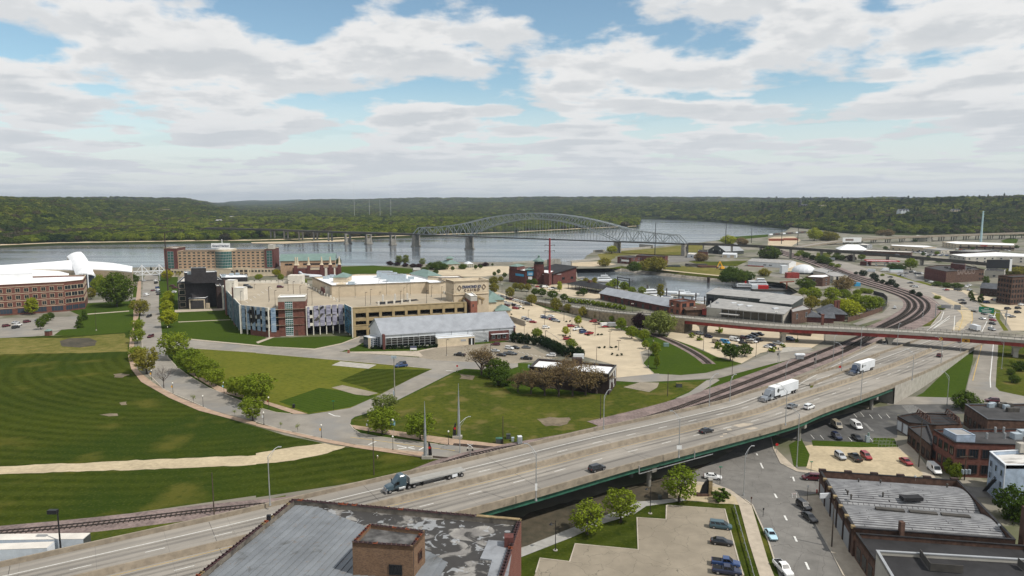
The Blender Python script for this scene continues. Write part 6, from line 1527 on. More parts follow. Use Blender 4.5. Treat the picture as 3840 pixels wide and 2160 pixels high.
# -- dark museum with broad grey roofs
def b_darkmuseum():
 t=thing('aquarium_museum','dark clad museum with broad grey stepped roofs behind the overpass','building',at('d4',1250,930))
 V=lambda p,z:Vector((p.x,p.y,z))
 def mono(front,back,zf,zb,wall,over=.6,tint='roof_shed'):
  f0,f1=[V(p,0)for p in P(front,zf)];b0,b1=[V(p,0)for p in P(back,zb)]
  MB().add([V(f0,0),V(f1,0),V(b1,0),V(b0,0),V(f0,zf-.3),V(f1,zf-.3),V(b1,zb-.3),V(b0,zb-.3)],[(0,1,5,4),(1,2,6,5),(2,3,7,6),(3,0,4,7)]).build('wall',[wall],t)
  dx=(f1-f0).normalized()*over;r=MB();e=[V(f0-dx,zf),V(f1+dx,zf),V(b1+dx,zb),V(b0-dx,zb)];u=Vector((0,0,.3));r.add(e+[p-u for p in e],[(0,1,2,3),(4,5,1,0),(5,6,2,1),(7,4,0,3),(6,7,3,2)]);r.build('roof',[tint],t)
  return f0,f1,b0,b1
 f0,f1,b0,b1=mono('d4 606 772, 1762 877','d4 800 640, 1880 772',6.5,9.0,'stucco_grey')
 slab(t,'window_band',f0.lerp(f1,.2),f0.lerp(f1,.99),1.2,6.0,.1,.15,'glass_black')
 for i in range(9):slab(t,'mullion',f0.lerp(f1,.2+.098*i),f0.lerp(f1,.204+.098*i),1.2,6.0,.2,.15,'metal_grey')
 a,b=f0.lerp(f1,.17),f0.lerp(f1,.42);MB().box(((a.x+b.x)/2,(a.y+b.y)/2-2.2,3.6),((b-a).length,4.6,.3),math.atan2((b-a).y,(b-a).x)).build('canopy',['roof_shed'],t)
 g0,g1,h0,h1=mono('d4 600 568, 1442 648','d4 745 482, 1620 560',10.5,12.2,'siding_dark');mono('d4 1410 684, 1876 727','d4 1500 545, 2062 612',9.9,12.0,'siding_dark')
 slab(t,'window',g0.lerp(g1,.03),g0.lerp(g1,.14),3,9.5,.1,.15,'glass_dark')
 lettering(t,'NATIONAL MISSISSIPPI RIVER MUSEUM & AQUARIUM',g0.lerp(g1,.33),g0.lerp(g1,.76),9.3,'galvanised',.05,.15)
 q=P('d4 1885 845, 1895 945, 2182 915, 2180 800, 2060 735',9);q=[at('d4',1872,800,8),at('d4',1898,845,8),at('d4',2180,795,8),at('d4',2060,735,8)];add_block(t,q,0,8,'brick_brown','roof_shed',.3);windows(t,q[1],q[2],3.2,0,1,2,1.6,3.2,'glass_dark','metal_grey')
 for x,y in((1015,720),(1110,745),(1250,762),(1645,800)):p=at('d4',x,y,7.8);unit(t,'skylight',p,(3.6,2,.7),'metal_white',.25)
 unit(t,'roof_vent',at('d4',765,712,7.8),(1.4,1.4,1),'metal_grey');p=at('d4',661,770,7);MB().cyl(p,p+Vector((0,0,4)),.35).build('flue',['galvanised'],t)
b_darkmuseum()
# -- old station with slate roofs
def b_station():
 a,b=at('a3',520,1345),at('a3',770,1358);t=thing('old_station','old brick station with slate hipped roofs and tall red chimneys','building',a.lerp(b,.5));r=rect(a,b,15);hip(t,r,4.6,9.2,'brick_maroon','roof_slate',1.4,tip=.22)
 a2,b2=at('a3',365,1362),at('a3',540,1368);hip(t,rect(a2,b2,11),3.4,6.2,'brick_maroon','roof_slate',.9,tip=.2);a3_,b3_=at('a3',545,1370),at('a3',660,1375);gable(t,rect(a3_,b3_,9),3.4,5.8,'brick_maroon','roof_slate',.8)
 for x,y,zt in((672,1280,11.5),(703,1275,11.5),(547,1365,8)):p=at('a3',x,y,4);MB().box((p.x,p.y,zt/2+1.5),(1.3,1.3,zt-2)).box((p.x,p.y,zt+.5),(1.7,1.7,.5)).build('chimney',['brick_red'],t)
 L_=P('a3 800 1365, 940 1325, 1060 1285, 1150 1250, 1195 1200, 1200 1150, 1160 1110, 1060 1085');f=thing('board_fence','brown board fence curving round the station trees','fence',L_[0])
 for i,(p,q)in enumerate(zip(L_,L_[1:])):slab(f,'fence_panel',p,q,0,3.0,.1,.15,'wood_brown' if i<3 else 'black_metal')
b_station()
# -- plain blocks of the harbor and the industrial quarter
BLOCKS=[
('brick_warehouse','red brick warehouse with white sign panel across the harbor','d5 62 575, 270 590, 420 575, 230 555',7.5,'brick_maroon','roof_dark'),
('brick_warehouse','long red brick warehouse with orange end wall across the harbor','d5 345 555, 780 570, 825 560, 420 530',9,'brick_maroon','roof_dark'),
('brick_shop','small red brick shop beside the black gabled shed','d5 1275 490, 1425 500, 1430 475, 1290 470',6.5,'brick_red','roof_dark'),
('storage_building','white storage building beneath the bridge approach pier','d5 1115 535, 1250 545, 1260 515, 1140 512',4.5,'metal_white','roof_cream'),
('office_block','brown brick two storey office block near the harbor tracks','a3 378 905, 552 912, 625 900, 590 880, 440 885',8.0,'brick_brown','roof_white'),
('beige_warehouse','beige warehouse with long grey roof beside the railway','a3 580 880, 660 905, 806 892, 700 855, 600 850',6.0,'siding_beige','roof_shed'),
('beige_warehouse','beige storehouse with flat roof facing the rail tracks','a3 458 845, 580 870, 650 845, 560 815, 480 818',6.0,'siding_beige','roof_shed'),
('large_warehouse','large tan warehouse with bright white roof behind the viaduct','a3 1820 680, 1990 705, 2300 700, 2700 705, 2700 680, 2300 655',8.0,'stucco_grey','roof_white'),
('flat_warehouse','long grey brown warehouse directly behind the viaduct','a3 960 645, 1440 662, 1455 650, 1000 630',6.5,'brick_brown','roof_cream'),
('flat_warehouse','wide tan warehouse with white roof in the industrial quarter','a3 1230 592, 1560 612, 1690 605, 1600 590, 1250 580',6.5,'stucco_tan','roof_white'),
('flat_warehouse','small grey warehouse beside the billboard','a3 900 580, 1000 590, 1050 582, 960 570',6.0,'metal_grey','roof_cream'),
('supermarket','long tan supermarket with brown awnings and red sign','a3 1755 555, 1900 575, 2480 590, 2480 570, 1900 548',8.0,'stucco_tan','roof_white'),
('flat_warehouse','pale green shop with grey roof beside the parked cars','a3 1560 625, 1740 640, 1880 628, 1700 612',5.0,'siding_beige','roof_shed'),
('flat_warehouse','broad dark roofed store beyond the white roofed warehouse','a3 1830 648, 2100 655, 2330 640, 2100 632',5.5,'brick_dark','roof_shed'),
('bluff_warehouse','pale flat building under the expressway at the bluff foot','a3 1470 500, 1640 502, 1660 492, 1500 487',9.0,'stucco_grey','roof_white'),
('garage_block','black roofed garage beside the dark house by the railway','a3 2600 880, 2720 890, 2740 860, 2640 850',6.0,'brick_dark','roof_dark'),
('brick_store','grey store with black billboard on its roof behind the lettered brick building','a3 2180 842, 2380 850, 2390 830, 2200 820',7.0,'stucco_grey','roof_dark'),
]
BL={}
for _n,_l,_s,_h,_w,_r in BLOCKS:
 _q=P(_s,_h);_t=bld(_n,_l,_q,_h,_w,_r,.5,coping='metal_grey' if _h<7 else None);BL[_l]=_t
 _q2=ccw([Vector((p.x,p.y,0))for p in _q])
 for _i in range(len(_q2)):
  _a,_b=_q2[_i],_q2[(_i+1)%len(_q2)]
  _nrm=Vector(((_b-_a).y,-(_b-_a).x));_mid=(_a+_b)/2
  if _nrm.dot(Vector((_mid.x,_mid.y)))<0 and(_b-_a).length>12:
   _k=max(1,int((_b-_a).length/9));windows(_t,_a,_b,1.2,3.4,2 if _h>7.4 else 1,_k,2.2,1.7,'glass_dark','metal_grey')
_t=BL['red brick warehouse with white sign panel across the harbor'];_a,_b=at('d5',130,660,3.5),at('d5',245,662,3.5);_q=P('d5 62 575, 270 590',7.5);slab(_t,'sign_panel',_q[0].lerp(_q[1],.3),_q[0].lerp(_q[1],.85),2.6,4.8,.25,.1,'sign_white')
_t=BL['long tan supermarket with brown awnings and red sign'];_q=P('a3 1900 575, 2480 590',8);slab(_t,'awning',_q[0].lerp(_q[1],.04),_q[0].lerp(_q[1],1),2.5,4.2,2.5,3,'brick_dark');slab(_t,'awning_fascia',_q[0].lerp(_q[1],.2),_q[0].lerp(_q[1],1),4.2,4.8,2.6,3,'brick_brown');slab(_t,'red_sign',_q[0].lerp(_q[1],.42),_q[0].lerp(_q[1],.54),5.4,6.8,.3,.2,'sign_red')
def b_misc():
 t=thing('gabled_shed','black gabled shed with grey roof under the bridge approach','shed',at('d5',1560,540));a,b=at('d5',1430,520),at('d5',1690,545);r=rect(a,b,34);p0,p1,p2,p3=r;gable(t,[p1,p2,p3,p0],4.5,12.5,'siding_dark','metal_grey',.4);slab(t,'door',a.lerp(b,.3),a.lerp(b,.58),0,5,.06,.1,'void_dark');windows(t,a.lerp(b,.1),a.lerp(b,.9),4.2,0,1,2,1.2,2,'sign_white','sign_white',0)
 t=thing('white_garage','small white garage with two tan doors by the rubble yard','shed',at('d5',1750,590));a,b=at('d5',1645,585),at('d5',1850,592);r=rect(a,b,16);gable(t,r,4.0,5.6,'metal_white','metal_white',.3)
 for f in(.05,.58):slab(t,'door',a.lerp(b,f),a.lerp(b,f+.28),0,3,.06,.1,'stucco_tan')
 t=thing('boat_works','long white metal building with low pitched grey roof','building',at('d4',1500,165));a,b=at('d4',1225,150),at('d4',1840,185);r=rect(a,b,30);gable(t,r,5.2,7.4,'metal_white','roof_shed',.4,0,2.0)
 for f in(.42,.56):windows(t,a.lerp(b,f-.03),a.lerp(b,f+.03),1.5,0,1,1,3.2,1.4,'glass_black','metal_white')
 slab(t,'base_band',a,a.lerp(b,.4),0,.9,.1,.12,'sign_red')
 t=thing('dome_tent','white fabric dome beside the railway yard','dome',at('a3',358,875));c=at('a3',358,872);mb=MB();mb.ball((c.x,c.y,1.5),11.5,16,0,.66,True);mb.build('fabric',['metal_white'],t);MB().cyl((c.x,c.y,0),(c.x,c.y,1.6),11.6,11.6,16).build('ring_wall',['siding_dark'],t)
 h=10.5;q=P('e 800 872, 1187 945, 1862 908, 1560 838, 1000 832',h);t=bld('brick_factory','old red brick factory with faded painted wall lettering',q,h,'brick_brown','roof_dark',.7,coping='brick_dark');slab(t,'painted_wall',q[0],q[1],0,h-.3,.05,.1,'brick_maroon')
 windows(t,q[0],q[1],1.4,4.4,2,11,1.4,2.3,'glass_dark','brick_maroon');lettering(t,'SAPOLIO',q[1].lerp(q[2],.28),q[1].lerp(q[2],.76),7.2,'lettering_pale',.01,.03);windows(t,q[1].lerp(q[2],.86),q[2],1.2,4.2,2,2,1.6,2.0,'glass_dark','brick_dark');add_block(t,P('e 1265 800, 1520 825, 1530 800, 1300 785',15),h-1,15,'brick_maroon','roof_dark',.3)
 for x,y in((1290,910),(1590,905),(1180,880),(1700,880),(1440,880)):unit(t,'roof_unit',at('e',x,y,h-.7),(2.4,2,1.2),'deck_dark')
 mb=MB();a=q[1].lerp(q[2],.52);b=q[1].lerp(q[2],.72);d=(b-a).normalized();n=Vector((d.y,-d.x,0))*1.3
 for z in(3.2,6.6):
  for k in(0,1):mb.bar(a+n*k+Vector((0,0,z)),b+n*k+Vector((0,0,z)),.14)
  mb.bar(a+n+Vector((0,0,z)),b+n+Vector((0,0,z-3)),.25)
 mb.build('fire_escape',['black_metal'],t)
 h=20;q=P('a3 2318 892, 2462 912, 2800 896, 2700 874',h);t=bld('brick_mill','tall dark brick mill with close rows of small windows',q,h,'brick_brown','roof_dark',.8,coping='brick_dark');windows(t,q[0],q[1],1.6,3.6,5,5,1.4,2.2,'glass_dark','brick_dark');windows(t,q[1],q[2],1.6,3.6,5,12,1.4,2.2,'glass_dark','brick_dark')
 a,b=at('a3',2130,1095),at('a3',2310,1110);t=thing('dark_house','small dark gabled house beside the tall brick mill','house',a.lerp(b,.5));r=rect(a,b,12);gable(t,r,6,9.5,'brick_dark','roof_slate',.4);windows(t,a,b,1,2.6,2,4,1.2,1.4,'glass_black','brick_dark')
 c0,c1=at('a3',990,800),at('a3',1325,808);t=thing('fuel_station','fuel station with red striped white canopy and small shop','station',c0.lerp(c1,.5));r=rect(c0,c1,14);o=MB();ci=centre(r);o.prism(r,5.4,5.8,0,0,True);o.build('canopy',['metal_white'],t);MB().ring(inset(ccw(r),-.1),inset(ccw(r),.3),5.5,6.4).build('canopy_stripe',['sign_red'],t)
 for f in(.1,.37,.63,.9):p=r[0].lerp(r[2],0).lerp(r[1],f)+Vector((0,6,0));MB().box((p.x,p.y,2.7),(.6,.6,5.4)).build('column',['metal_white'],t);MB().box((p.x+1,p.y,.9),(.9,.6,1.8)).build('pump',['sign_white'],t)
 add_block(t,rect(at('a3',925,790),at('a3',1010,795),12),0,4.2,'brick_maroon','roof_dark',.4)
 a,b=at('a3',720,662),at('a3',1020,668);t=thing('white_store','low store with white pyramid roof below the billboard','building',a.lerp(b,.5));hip(t,rect(a,b,34),3.8,10.5,'stucco_grey','roof_white',.5,tip=.3)
 a,b=at('a1',1915,832),at('a1',2048,826);t=thing('park_pavilion','cream riverside pavilion with green tiered roof','pavilion',a.lerp(b,.5));r=rect(a,b,20);hip(t,r,5.5,10,'stucco_cream','roof_green',1.4,tip=.3);c=centre(r);add_block(t,rect(Vector((c.x-3,c.y-3,0)),Vector((c.x+3,c.y-3,0)),6),9,11,'stucco_cream','roof_green',.1);hip(t,rect(Vector((c.x-4,c.y-4,0)),Vector((c.x+4,c.y-4,0)),8),11,13,None,'roof_green',.5)
 for i in range(6):p=a.lerp(b,.45+.1*i);MB().cyl((p.x,p.y-2.5,0),(p.x,p.y-2.5,4.6),.35).build('column',['precast_white'],t)
 t=thing('park_kiosk','small grey gabled kiosk beside the park shrubs','kiosk',at('a1',1615,862));gable(t,rect(at('a1',1588,866),at('a1',1650,864),8),2.8,4.6,'stucco_grey','roof_shed',.5)
 t=thing('entry_shelter','small white arched shelter on the riverside lot','shelter',at('a1',2155,812));a,b=at('a1',2125,815),at('a1',2185,812);hip(t,rect(a,b,9),4.2,6.4,None,'metal_white',.4)
 for i in range(4):p=a.lerp(b,i/3);MB().cyl((p.x,p.y,0),(p.x,p.y,4.2),.3).build('column',['precast_white'],t)
 a,b=at('d1',665,178),at('d1',985,150);t=thing('floodgate','grey concrete floodgate with steel gate at the harbor mouth','gate',a.lerp(b,.5));slab(t,'gate_tower',a,a.lerp(b,.45),-5,9,0,6,'pier_concrete');slab(t,'gate_leaf',a.lerp(b,.5),a.lerp(b,.95),-5,5,0,1,'metal_grey');mb=MB()
 for i in range(9):p=a.lerp(b,i/8);mb.bar((p.x,p.y,5),(p.x,p.y,10.5),.3)
 mb.bar((a.x,a.y,10.4),(b.x,b.y,7),.4);mb.build('hoist_frame',['metal_grey'],t);slab(t,'gate_tower',b.lerp(a,.04),b,-5,5,0,6,'pier_concrete')
 for sp,h_ in(('p 2226 946, 2268 944',3),('p 2310 940, 2450 930',2.6),('p 2140 985, 2248 974',2.2),('p 1920 989, 2065 981',2.2),('p 1700 990, 1920 989',2.0),('p 2398 927, 2450 931',5)):
  a,b=P(sp);w=MB().box(((a.x+b.x)/2,(a.y+b.y)/2+1,h_/2),((b-a).length,1.2,h_),math.atan2(b.y-a.y,b.x-a.x)).build('flood_wall',['slab_concrete']);tag(w,'low concrete flood wall along the river','wall','flood walls');THINGS.append(w)
 for sp,w_,h_,l in(('a3 1315 262',24,9,'white many gabled house high on the wooded bluff'),('a3 1830 264',18,6,'cream house perched above the viaduct on the bluff'),('a3 320 206',26,9,'dark mansion with pointed tower on the bluff crest'),('a3 520 212',22,2,'low pale house on the bluff crest'),('a0 1700 250',30,2,'pale flat roofed house on the far wooded hill')):
  ti,x,y=sp.split();x,y=float(x),float(y);u,v=px(ti,x,y);best=min((land_at((u-CX)/FPX*1.0,1+.05*k)for k in range(1,100)),key=lambda q:abs((CY+FPX*((CAMZ-q.z-h_)*CP-q.y*SP)/(q.y*CP+(CAMZ-q.z-h_)*SP))-v)if q.z>5 else 1e9)
  t=thing('hillside_house',l,'house',best);a,b=best+Vector((-w_/2,-16,0)),best+Vector((w_/2,-16,0));z0=best.z
  if 'flat' in l or 'low' in l:add_block(t,rect(a,b,14),z0-4,z0+h_+8,'stucco_cream','roof_white',.3)
  else:
   gable(t,rect(a,b,14),z0+h_+4,z0+h_+9,'metal_white' if 'white' in l else('stucco_cream' if 'cream' in l else 'brick_dark'),'roof_slate',.6,z0-4)
   for f in(.2,.5,.8):p=a.lerp(b,f);q4=rect(p+Vector((-3,-3,0)),p+Vector((3,-3,0)),8);gable(t,[q4[1],q4[2],q4[3],q4[0]],z0+h_+4,z0+h_+8,'metal_white' if 'white' in l else('stucco_cream' if 'cream' in l else 'brick_dark'),'roof_slate',.4,z0-4)
   if 'tower' in l:c=a.lerp(b,.12)+Vector((0,5,0));MB().cyl((c.x,c.y,z0),(c.x,c.y,z0+26),4,4,8).cyl((c.x,c.y,z0+26),(c.x,c.y,z0+36),5,.2,8).build('tower',['roof_slate'],t)
  windows(t,a,b,z0+h_*.4+2,4,2,5,2.4,2.2,'glass_dark','metal_white')
 for i,(x,y)in enumerate(((1190,355),(1350,352),(1450,352),(1500,348),(1600,366),(2330,334),(2200,375))):
  p=at('a0',x,y,0);t=thing('river_house','small pale house among trees on the far bank','house',p,0,'far bank houses');gable(t,rect(p+Vector((-8,0,0)),p+Vector((8,0,0)),9),10,13,'siding_beige','roof_shed',.6)
b_misc()
# -- foreground rooftop
def b_rooftop():
 TP,DK=16.0,14.9
 A=at('c1',372,668,TP);B=at('c2',94,872,TP);C_=at('c1',2480,1449,TP);D_=at('c0',1960,1449,TP)
 vC=(C_-B).normalized();vD=(D_-A).normalized();C_=B+vC*48;D_=A+vD*48
 t=thing('rooftop_building','old brick building with patched grey roof below the camera','building',(A+B)/2-Vector((0,20,TP)))
 q=[D_,C_,B,A];n=4;inn=inset(ccw(q),.55)
 MB().add([(p.x,p.y,-.1)for p in q]+[(p.x,p.y,TP-.12)for p in q],[(i,(i+1)%n,n+(i+1)%n,n+i)for i in range(n)]).build('wall',['fore_brick'],t)
 MB().ring(inset(ccw(q),.002),inn,DK-.1,TP-.11).build('parapet',['parapet_grey'],t)
 MB().poly([(p.x,p.y,DK-.06)for p in inn]).build('roof',['fore_tar'],t)
 tile=MB();w=.72
 for i in range(5):
  a0,a1=math.pi*i/5,math.pi*(i+1)/5
  tile.add([(-.46,-w/2*math.cos(a0),.13*math.sin(a0)),(-.46,-w/2*math.cos(a1),.13*math.sin(a1)),(.46,-w/2*math.cos(a1),.13*math.sin(a1)),(.46,-w/2*math.cos(a0),.13*math.sin(a0))],[(0,1,2,3),(3,2,1,0)])
 tile.box((.44,0,.08),(.14,w+.08,.2));me=tile.mesh('coping_tile',['clay_coping']);o=wloc(t)
 def course(a,b,z,step=.95,mix=(('clay_coping',.8),('clay_orange',.9),('clay_buff',1.0)),r=random.Random(5)):
  for p,h in along([a,b],step,.45):
   k=r.random();m=next(nm for nm,v in mix if k<=v)
   inst('coping_tile',me,t,(p.x-o.x,p.y-o.y,z-.12+r.uniform(-.015,.015)),h+r.uniform(-.03,.03),mats=[m])
 f=lambda p,q_,d:Vector((p.x,p.y,0))
 ci=inset(ccw(q),.27);ci=[Vector((p.x,p.y,0))for p in ci];Ai=min(ci,key=lambda p:(p-Vector((A.x,A.y,0))).length);Bi=min(ci,key=lambda p:(p-Vector((B.x,B.y,0))).length);Ci=min(ci,key=lambda p:(p-Vector((C_.x,C_.y,0))).length);Di=min(ci,key=lambda p:(p-Vector((D_.x,D_.y,0))).length)
 k=Ai.lerp(Bi,.82);course(Ai,k,TP,mix=(('clay_coping',.93),('clay_orange',1.0),('clay_buff',1.1)));slab(t,'cap_stone',k,Bi,TP-.12,TP+.06,.35,.7,'clay_buff');course(Di,Ai,TP);course(Ci,Bi,TP,mix=(('clay_coping',.9),('clay_orange',.95),('clay_buff',1.0)))
 unit(t,'scupper',at('c1',130,880,TP),(.7,.5,.9),'black_metal')
 d=(Vector((A.x,A.y,0))-Vector((D_.x,D_.y,0))).normalized();e=(Vector((B.x,B.y,0))-Vector((A.x,A.y,0))).normalized();r=random.Random(3)
 Ab=Vector((A.x,A.y,0))+e*.7-d*1.0
 far=[at('c1',*p,DK)for p in((380,715),(580,740),(750,825),(900,885),(1075,960),(1150,1000))]
 far+=[at('c1',1740,1240,DK),at('c1',1830,1290,DK),at('c1',2050,1440,DK),at('c1',2120,1480,DK)]
 def edge_at(x_e):
  pts=[((p-Ab).dot(e),(p-Ab).dot(d))for p in[Vector((v.x,v.y,0))for v in far]]
  pts.sort()
  if x_e<=pts[0][0]:return pts[0][1]
  for(x0,y0),(x1,y1)in zip(pts,pts[1:]):
   if x0<=x_e<=x1:return y0+(y1-y0)*(x_e-x0)/max(1e-6,x1-x0)
  return pts[-1][1]
 x=0.0;i=0
 while x<36.0:
  w2=1.25;y0,y1=edge_at(x),edge_at(x+w2);z=DK+.012*(i%3);ln=46
  p=[Ab+e*x+d*-ln,Ab+e*(x+w2+.1)+d*-ln,Ab+e*(x+w2+.1)+d*y1,Ab+e*x+d*y0]
  mb=MB();lo=[Vector((v.x,v.y,z))for v in p];lo[1].z+=.15;lo[2].z+=.15;mb.add(lo+[v-Vector((0,0,.2))for v in lo],[(0,1,2,3),(1,5,6,2),(3,2,6,7),(0,3,7,4)])
  mb.build('roof_sheet',['fore_sheet'],t);x+=w2;i+=1
 pt=P('c1 2340 1095, 2530 1110, 2576 1200, 2540 1440, 2480 1560, 2300 1560, 2375 1295, 2255 1280',DK);MB().prism(pt,DK-.05,DK+.18).build('roof_patch',['membrane'],t)
 unit(t,'chimney_stub',at('c1',2545,1150,DK),(1.6,1.6,2.0),'brick_maroon')
 mb=MB();mb.bar(at('c1',1180,830,DK+.1),at('c1',1270,778,DK+.1),.06);mb.bar(at('c1',1270,778,DK+.1),at('c1',1360,785,DK+.1),.06);mb.build('conduit',['galvanised'],t)
 zt=DK+rise(at('c1',968,1440,DK),'c1',1102);L=[at('c1',968,1102,zt),at('c1',1574,1142,zt),at('c1',1698,985,zt),at('c1',1142,916,zt)]
 u=thing('lift_house','tan brick lift house with clay coping on the grey roof','tower',(centre(L).x,centre(L).y,DK));qq=ccw(L);n=4;inn=inset(qq,.4)
 MB().add([(p.x,p.y,DK)for p in qq]+[(p.x,p.y,zt-.1)for p in qq],[(i,(i+1)%n,n+(i+1)%n,n+i)for i in range(n)]).ring(qq,inn,zt-.9,zt-.1).build('wall',['tower_brick'],u)
 MB().poly([(p.x,p.y,zt-.75)for p in inn]).build('roof',['tarpaper'],u);o=wloc(u);r=random.Random(8);cm=inset(qq,.2)
 for i in range(4):
  for p,h in along([cm[i],cm[(i+1)%4]],.78,.38):inst('coping_tile',me,u,(p.x-o.x,p.y-o.y,zt-.12-o.z),h,.72,mats=['clay_orange' if(i==3 and r.random()<.7)or r.random()<.12 else 'clay_coping'])
 a,b=L[0],L[1];windows(u,a.lerp(b,.6),a.lerp(b,.83),DK+.55,0,1,1,2.0,1.75,'glass_black','black_metal',2);a,b=L[1],L[2];windows(u,a.lerp(b,.35),a.lerp(b,.75),DK+1.6,0,1,1,1.5,1.7,'glass_dark','rust_steel',2)
 a,b=L[1],L[2];MB().cyl((a.lerp(b,.05).x,a.lerp(b,.05).y-.0,DK),(a.lerp(b,.05).x,a.lerp(b,.05).y,zt-.2),.06).build('downpipe',['black_metal'],u)
brickmat('tower_brick',(.235,.135,.078),(.115,.068,.046),(.20,.15,.10),.8)
brickmat('fore_brick',(.20,.062,.044),(.13,.045,.036),(.20,.15,.12),1.0)
mat('parapet_grey',(.165,.145,.12),.9,.2,.5);overlay('parapet_grey',f_noise(.4,.5,.7,5),(.04,.036,.033),.8)
mat('fore_sheet',(.225,.24,.255),.65,.1,.35,col2=(.155,.165,.175),big=.12)
def f_obj(nt,pos):return nt.nodes.new('ShaderNodeObjectInfo').outputs['Random']
overlay('fore_sheet',f_obj,(.12,.128,.138),.45)
overlay('fore_sheet',f_noise(.22,.57,.72,6,dist=.8),(.085,.085,.08),.7);overlay('fore_sheet',f_noise(.9,.60,.72,4),(.18,.13,.09),.35)
mat('fore_tar',(.30,.285,.26),.85,.2,.35,col2=(.16,.15,.14),big=.2)
overlay('fore_tar',f_noise(.20,.41,.48,9,dist=1.0),(.030,.028,.027),.93);overlay('fore_tar',f_noise(.42,.575,.62,9,dist=1.2,seed=4),(.33,.34,.35),.7);overlay('fore_tar',f_noise(2.5,.55,.75,3),(.05,.045,.04),.5)
b_rooftop()
# -- brick garages at the street corner
def b_barrel():
 H=6.4;q=P('c3 520 390, 864 968, 2492 1086, 1916 484',H);A,B,C_,D_=q
 t=thing('barrel_garage','low brick garage with twin barrel roof of grey strips','building',(centre(q).x,centre(q).y,0));qq=ccw(q);n=4
 inn=inset(qq,.45);MB().add([(p.x,p.y,-.1)for p in qq]+[(p.x,p.y,H)for p in qq],[(i,(i+1)%n,n+(i+1)%n,n+i)for i in range(n)]).ring(qq,inn,H-1.6,H).build('wall',['brick_brown'],t);MB().ring(inset(qq,-.06),inset(qq,.5),H+.002,H+.12).build('coping',['tar'],t)
 Ai,Bi,Ci,Di=[min(inn,key=lambda p:(Vector((p.x,p.y))-Vector((k.x,k.y))).length)for k in(A,B,C_,D_)]
 def S(u,v):
  p=Bi.lerp(Ai,v).lerp(Ci.lerp(Di,v),u);w=(v*2)%1.0 if v<1 else 1.0;k=(v*2)-int(min(v*2,1.999));z=4.7+1.7*math.sin(math.pi*max(0,min(1,k)))**.8*.9
  return Vector((p.x,p.y,z))
 base=MB();NU,NV=10,36
 for i in range(NU):base.strip([S(i/NU,j/NV)for j in range(NV+1)],[S((i+1)/NU,j/NV)for j in range(NV+1)])
 base.f=[f[::-1]for f in base.f];base.build('roof',['tar'],t);r=random.Random(12);NR=38
 for j in range(NR):
  v0,v1=(j+.10)/NR,(j+.80)/NR;k=(v0*2)%1
  steep=k<.06 or k>.92
  cuts=[0.005]+sorted(r.uniform(.08,.94)for _ in range(r.choice((1,2,2,3))))+[.995]if not(j in(0,1,NR//2,NR//2-1,NR-1,NR-2))else[.005+.99*i/26 for i in range(27)]
  for u0,u1 in zip(cuts,cuts[1:]):
   u1-=.004
   if u1-u0<.01:continue
   up=Vector((0,0,.07));vs=[S(u0,v0)+up,S(u1,v0)+up,S(u1,v1)+up,S(u0,v1)+up];vs+=[p-Vector((0,0,.12))for p in vs]
   MB().add(vs,[(0,1,2,3),(0,4,5,1),(1,5,6,2),(2,6,7,3),(3,7,4,0)]).build('roof_strip',['strip_grey'],t)
 for x,y,w in((1440,680,3.6),):unit(t,'roof_hatch',at('c3',x,y,6.0),(4.6,2.0,.8),'tar',.05)
 for x0,x1 in((1080,1370),(1420,1700),(1740,2030)):a,b=at('c3',x0,800+(x0-1080)*.09,5.6),at('c3',x1,800+(x1-1080)*.09,5.6);MB().bar(a+Vector((0,0,.5)),b+Vector((0,0,.5)),1.2,.9).build('skylight_curb',['deck_dark'],t)
 for x,y in((910,520),(1130,530),(800,640),(1155,660),(835,680),(1800,570),(1480,490),(2320,985)):p=at('c3',x,y,5.6);MB().cyl(p,p+Vector((0,0,1.1)),.18,None,8).cyl(p+Vector((0,0,1.0)),p+Vector((0,0,1.3)),.32,.2,8).build('roof_vent',['galvanised' if x in(1480,2320)else 'deck_dark'],t)
 for i in range(6):p=A.lerp(D_,.02+.19*i);unit(t,'pilaster_head',Vector((p.x,p.y,H-.3)),(1.7,.8,.8),'brick_dark',math.atan2(D_.y-A.y,D_.x-A.x))
 for i in range(6):p=A.lerp(B,.18+.16*i);unit(t,'pilaster_head',Vector((p.x,p.y,H-.3)),(.9,.8,.6),'clay_buff',math.atan2(B.y-A.y,B.x-A.x))
 for i in range(5):slab(t,'shutter_door',A.lerp(B,.06+.18*i),A.lerp(B,.19+.18*i),0,3.8,.08,.1,'metal_grey');slab(t,'pilaster',A.lerp(B,.21+.18*i),A.lerp(B,.23+.18*i),0,H-.3,.2,.3,'brick_dark')
 p=B.lerp(C_,.30);unit(t,'chimney',Vector((p.x,p.y,4)),(.9,.9,4.6),'brick_brown',.1);p=at('c3',2535,1080,5);unit(t,'chimney',Vector((p.x+1,p.y,0)),(1.5,1.5,12),'brick_brown')
 mb=MB();a=at('c3',575,640,5.2);mb.box((a.x,a.y,5.2),(2.6,.3,1.2),.1);mb.build('hanging_sign',['metal_white'],t)
 h=5.6;q2=[B+(C_-B).normalized()*.2-Vector((0,.6,0)),C_+(C_-B)*.06-Vector((0,.6,0)),at('c3',2800,1330,h),at('c3',1080,1290,h)];u=bld('brick_workshop','brick workshop with plain black roof beside the barrel garage',q2,h,'brick_brown','roof_black',.8,coping='tar')
 a,b=q2[0],q2[3]
 for i in range(3):slab(u,'shop_window',a.lerp(b,.1+.3*i),a.lerp(b,.3+.3*i),.6,3.4,.06,.1,'glass_dark')
 h=7.6;q3=P('c3 1090 1194, 2900 1300, 3000 1700, 1400 1720',h);u=bld('corner_workshop','flat black roofed workshop with metal coping at the street corner',q3,h,'stucco_grey','roof_black',.7,coping='metal_grey')
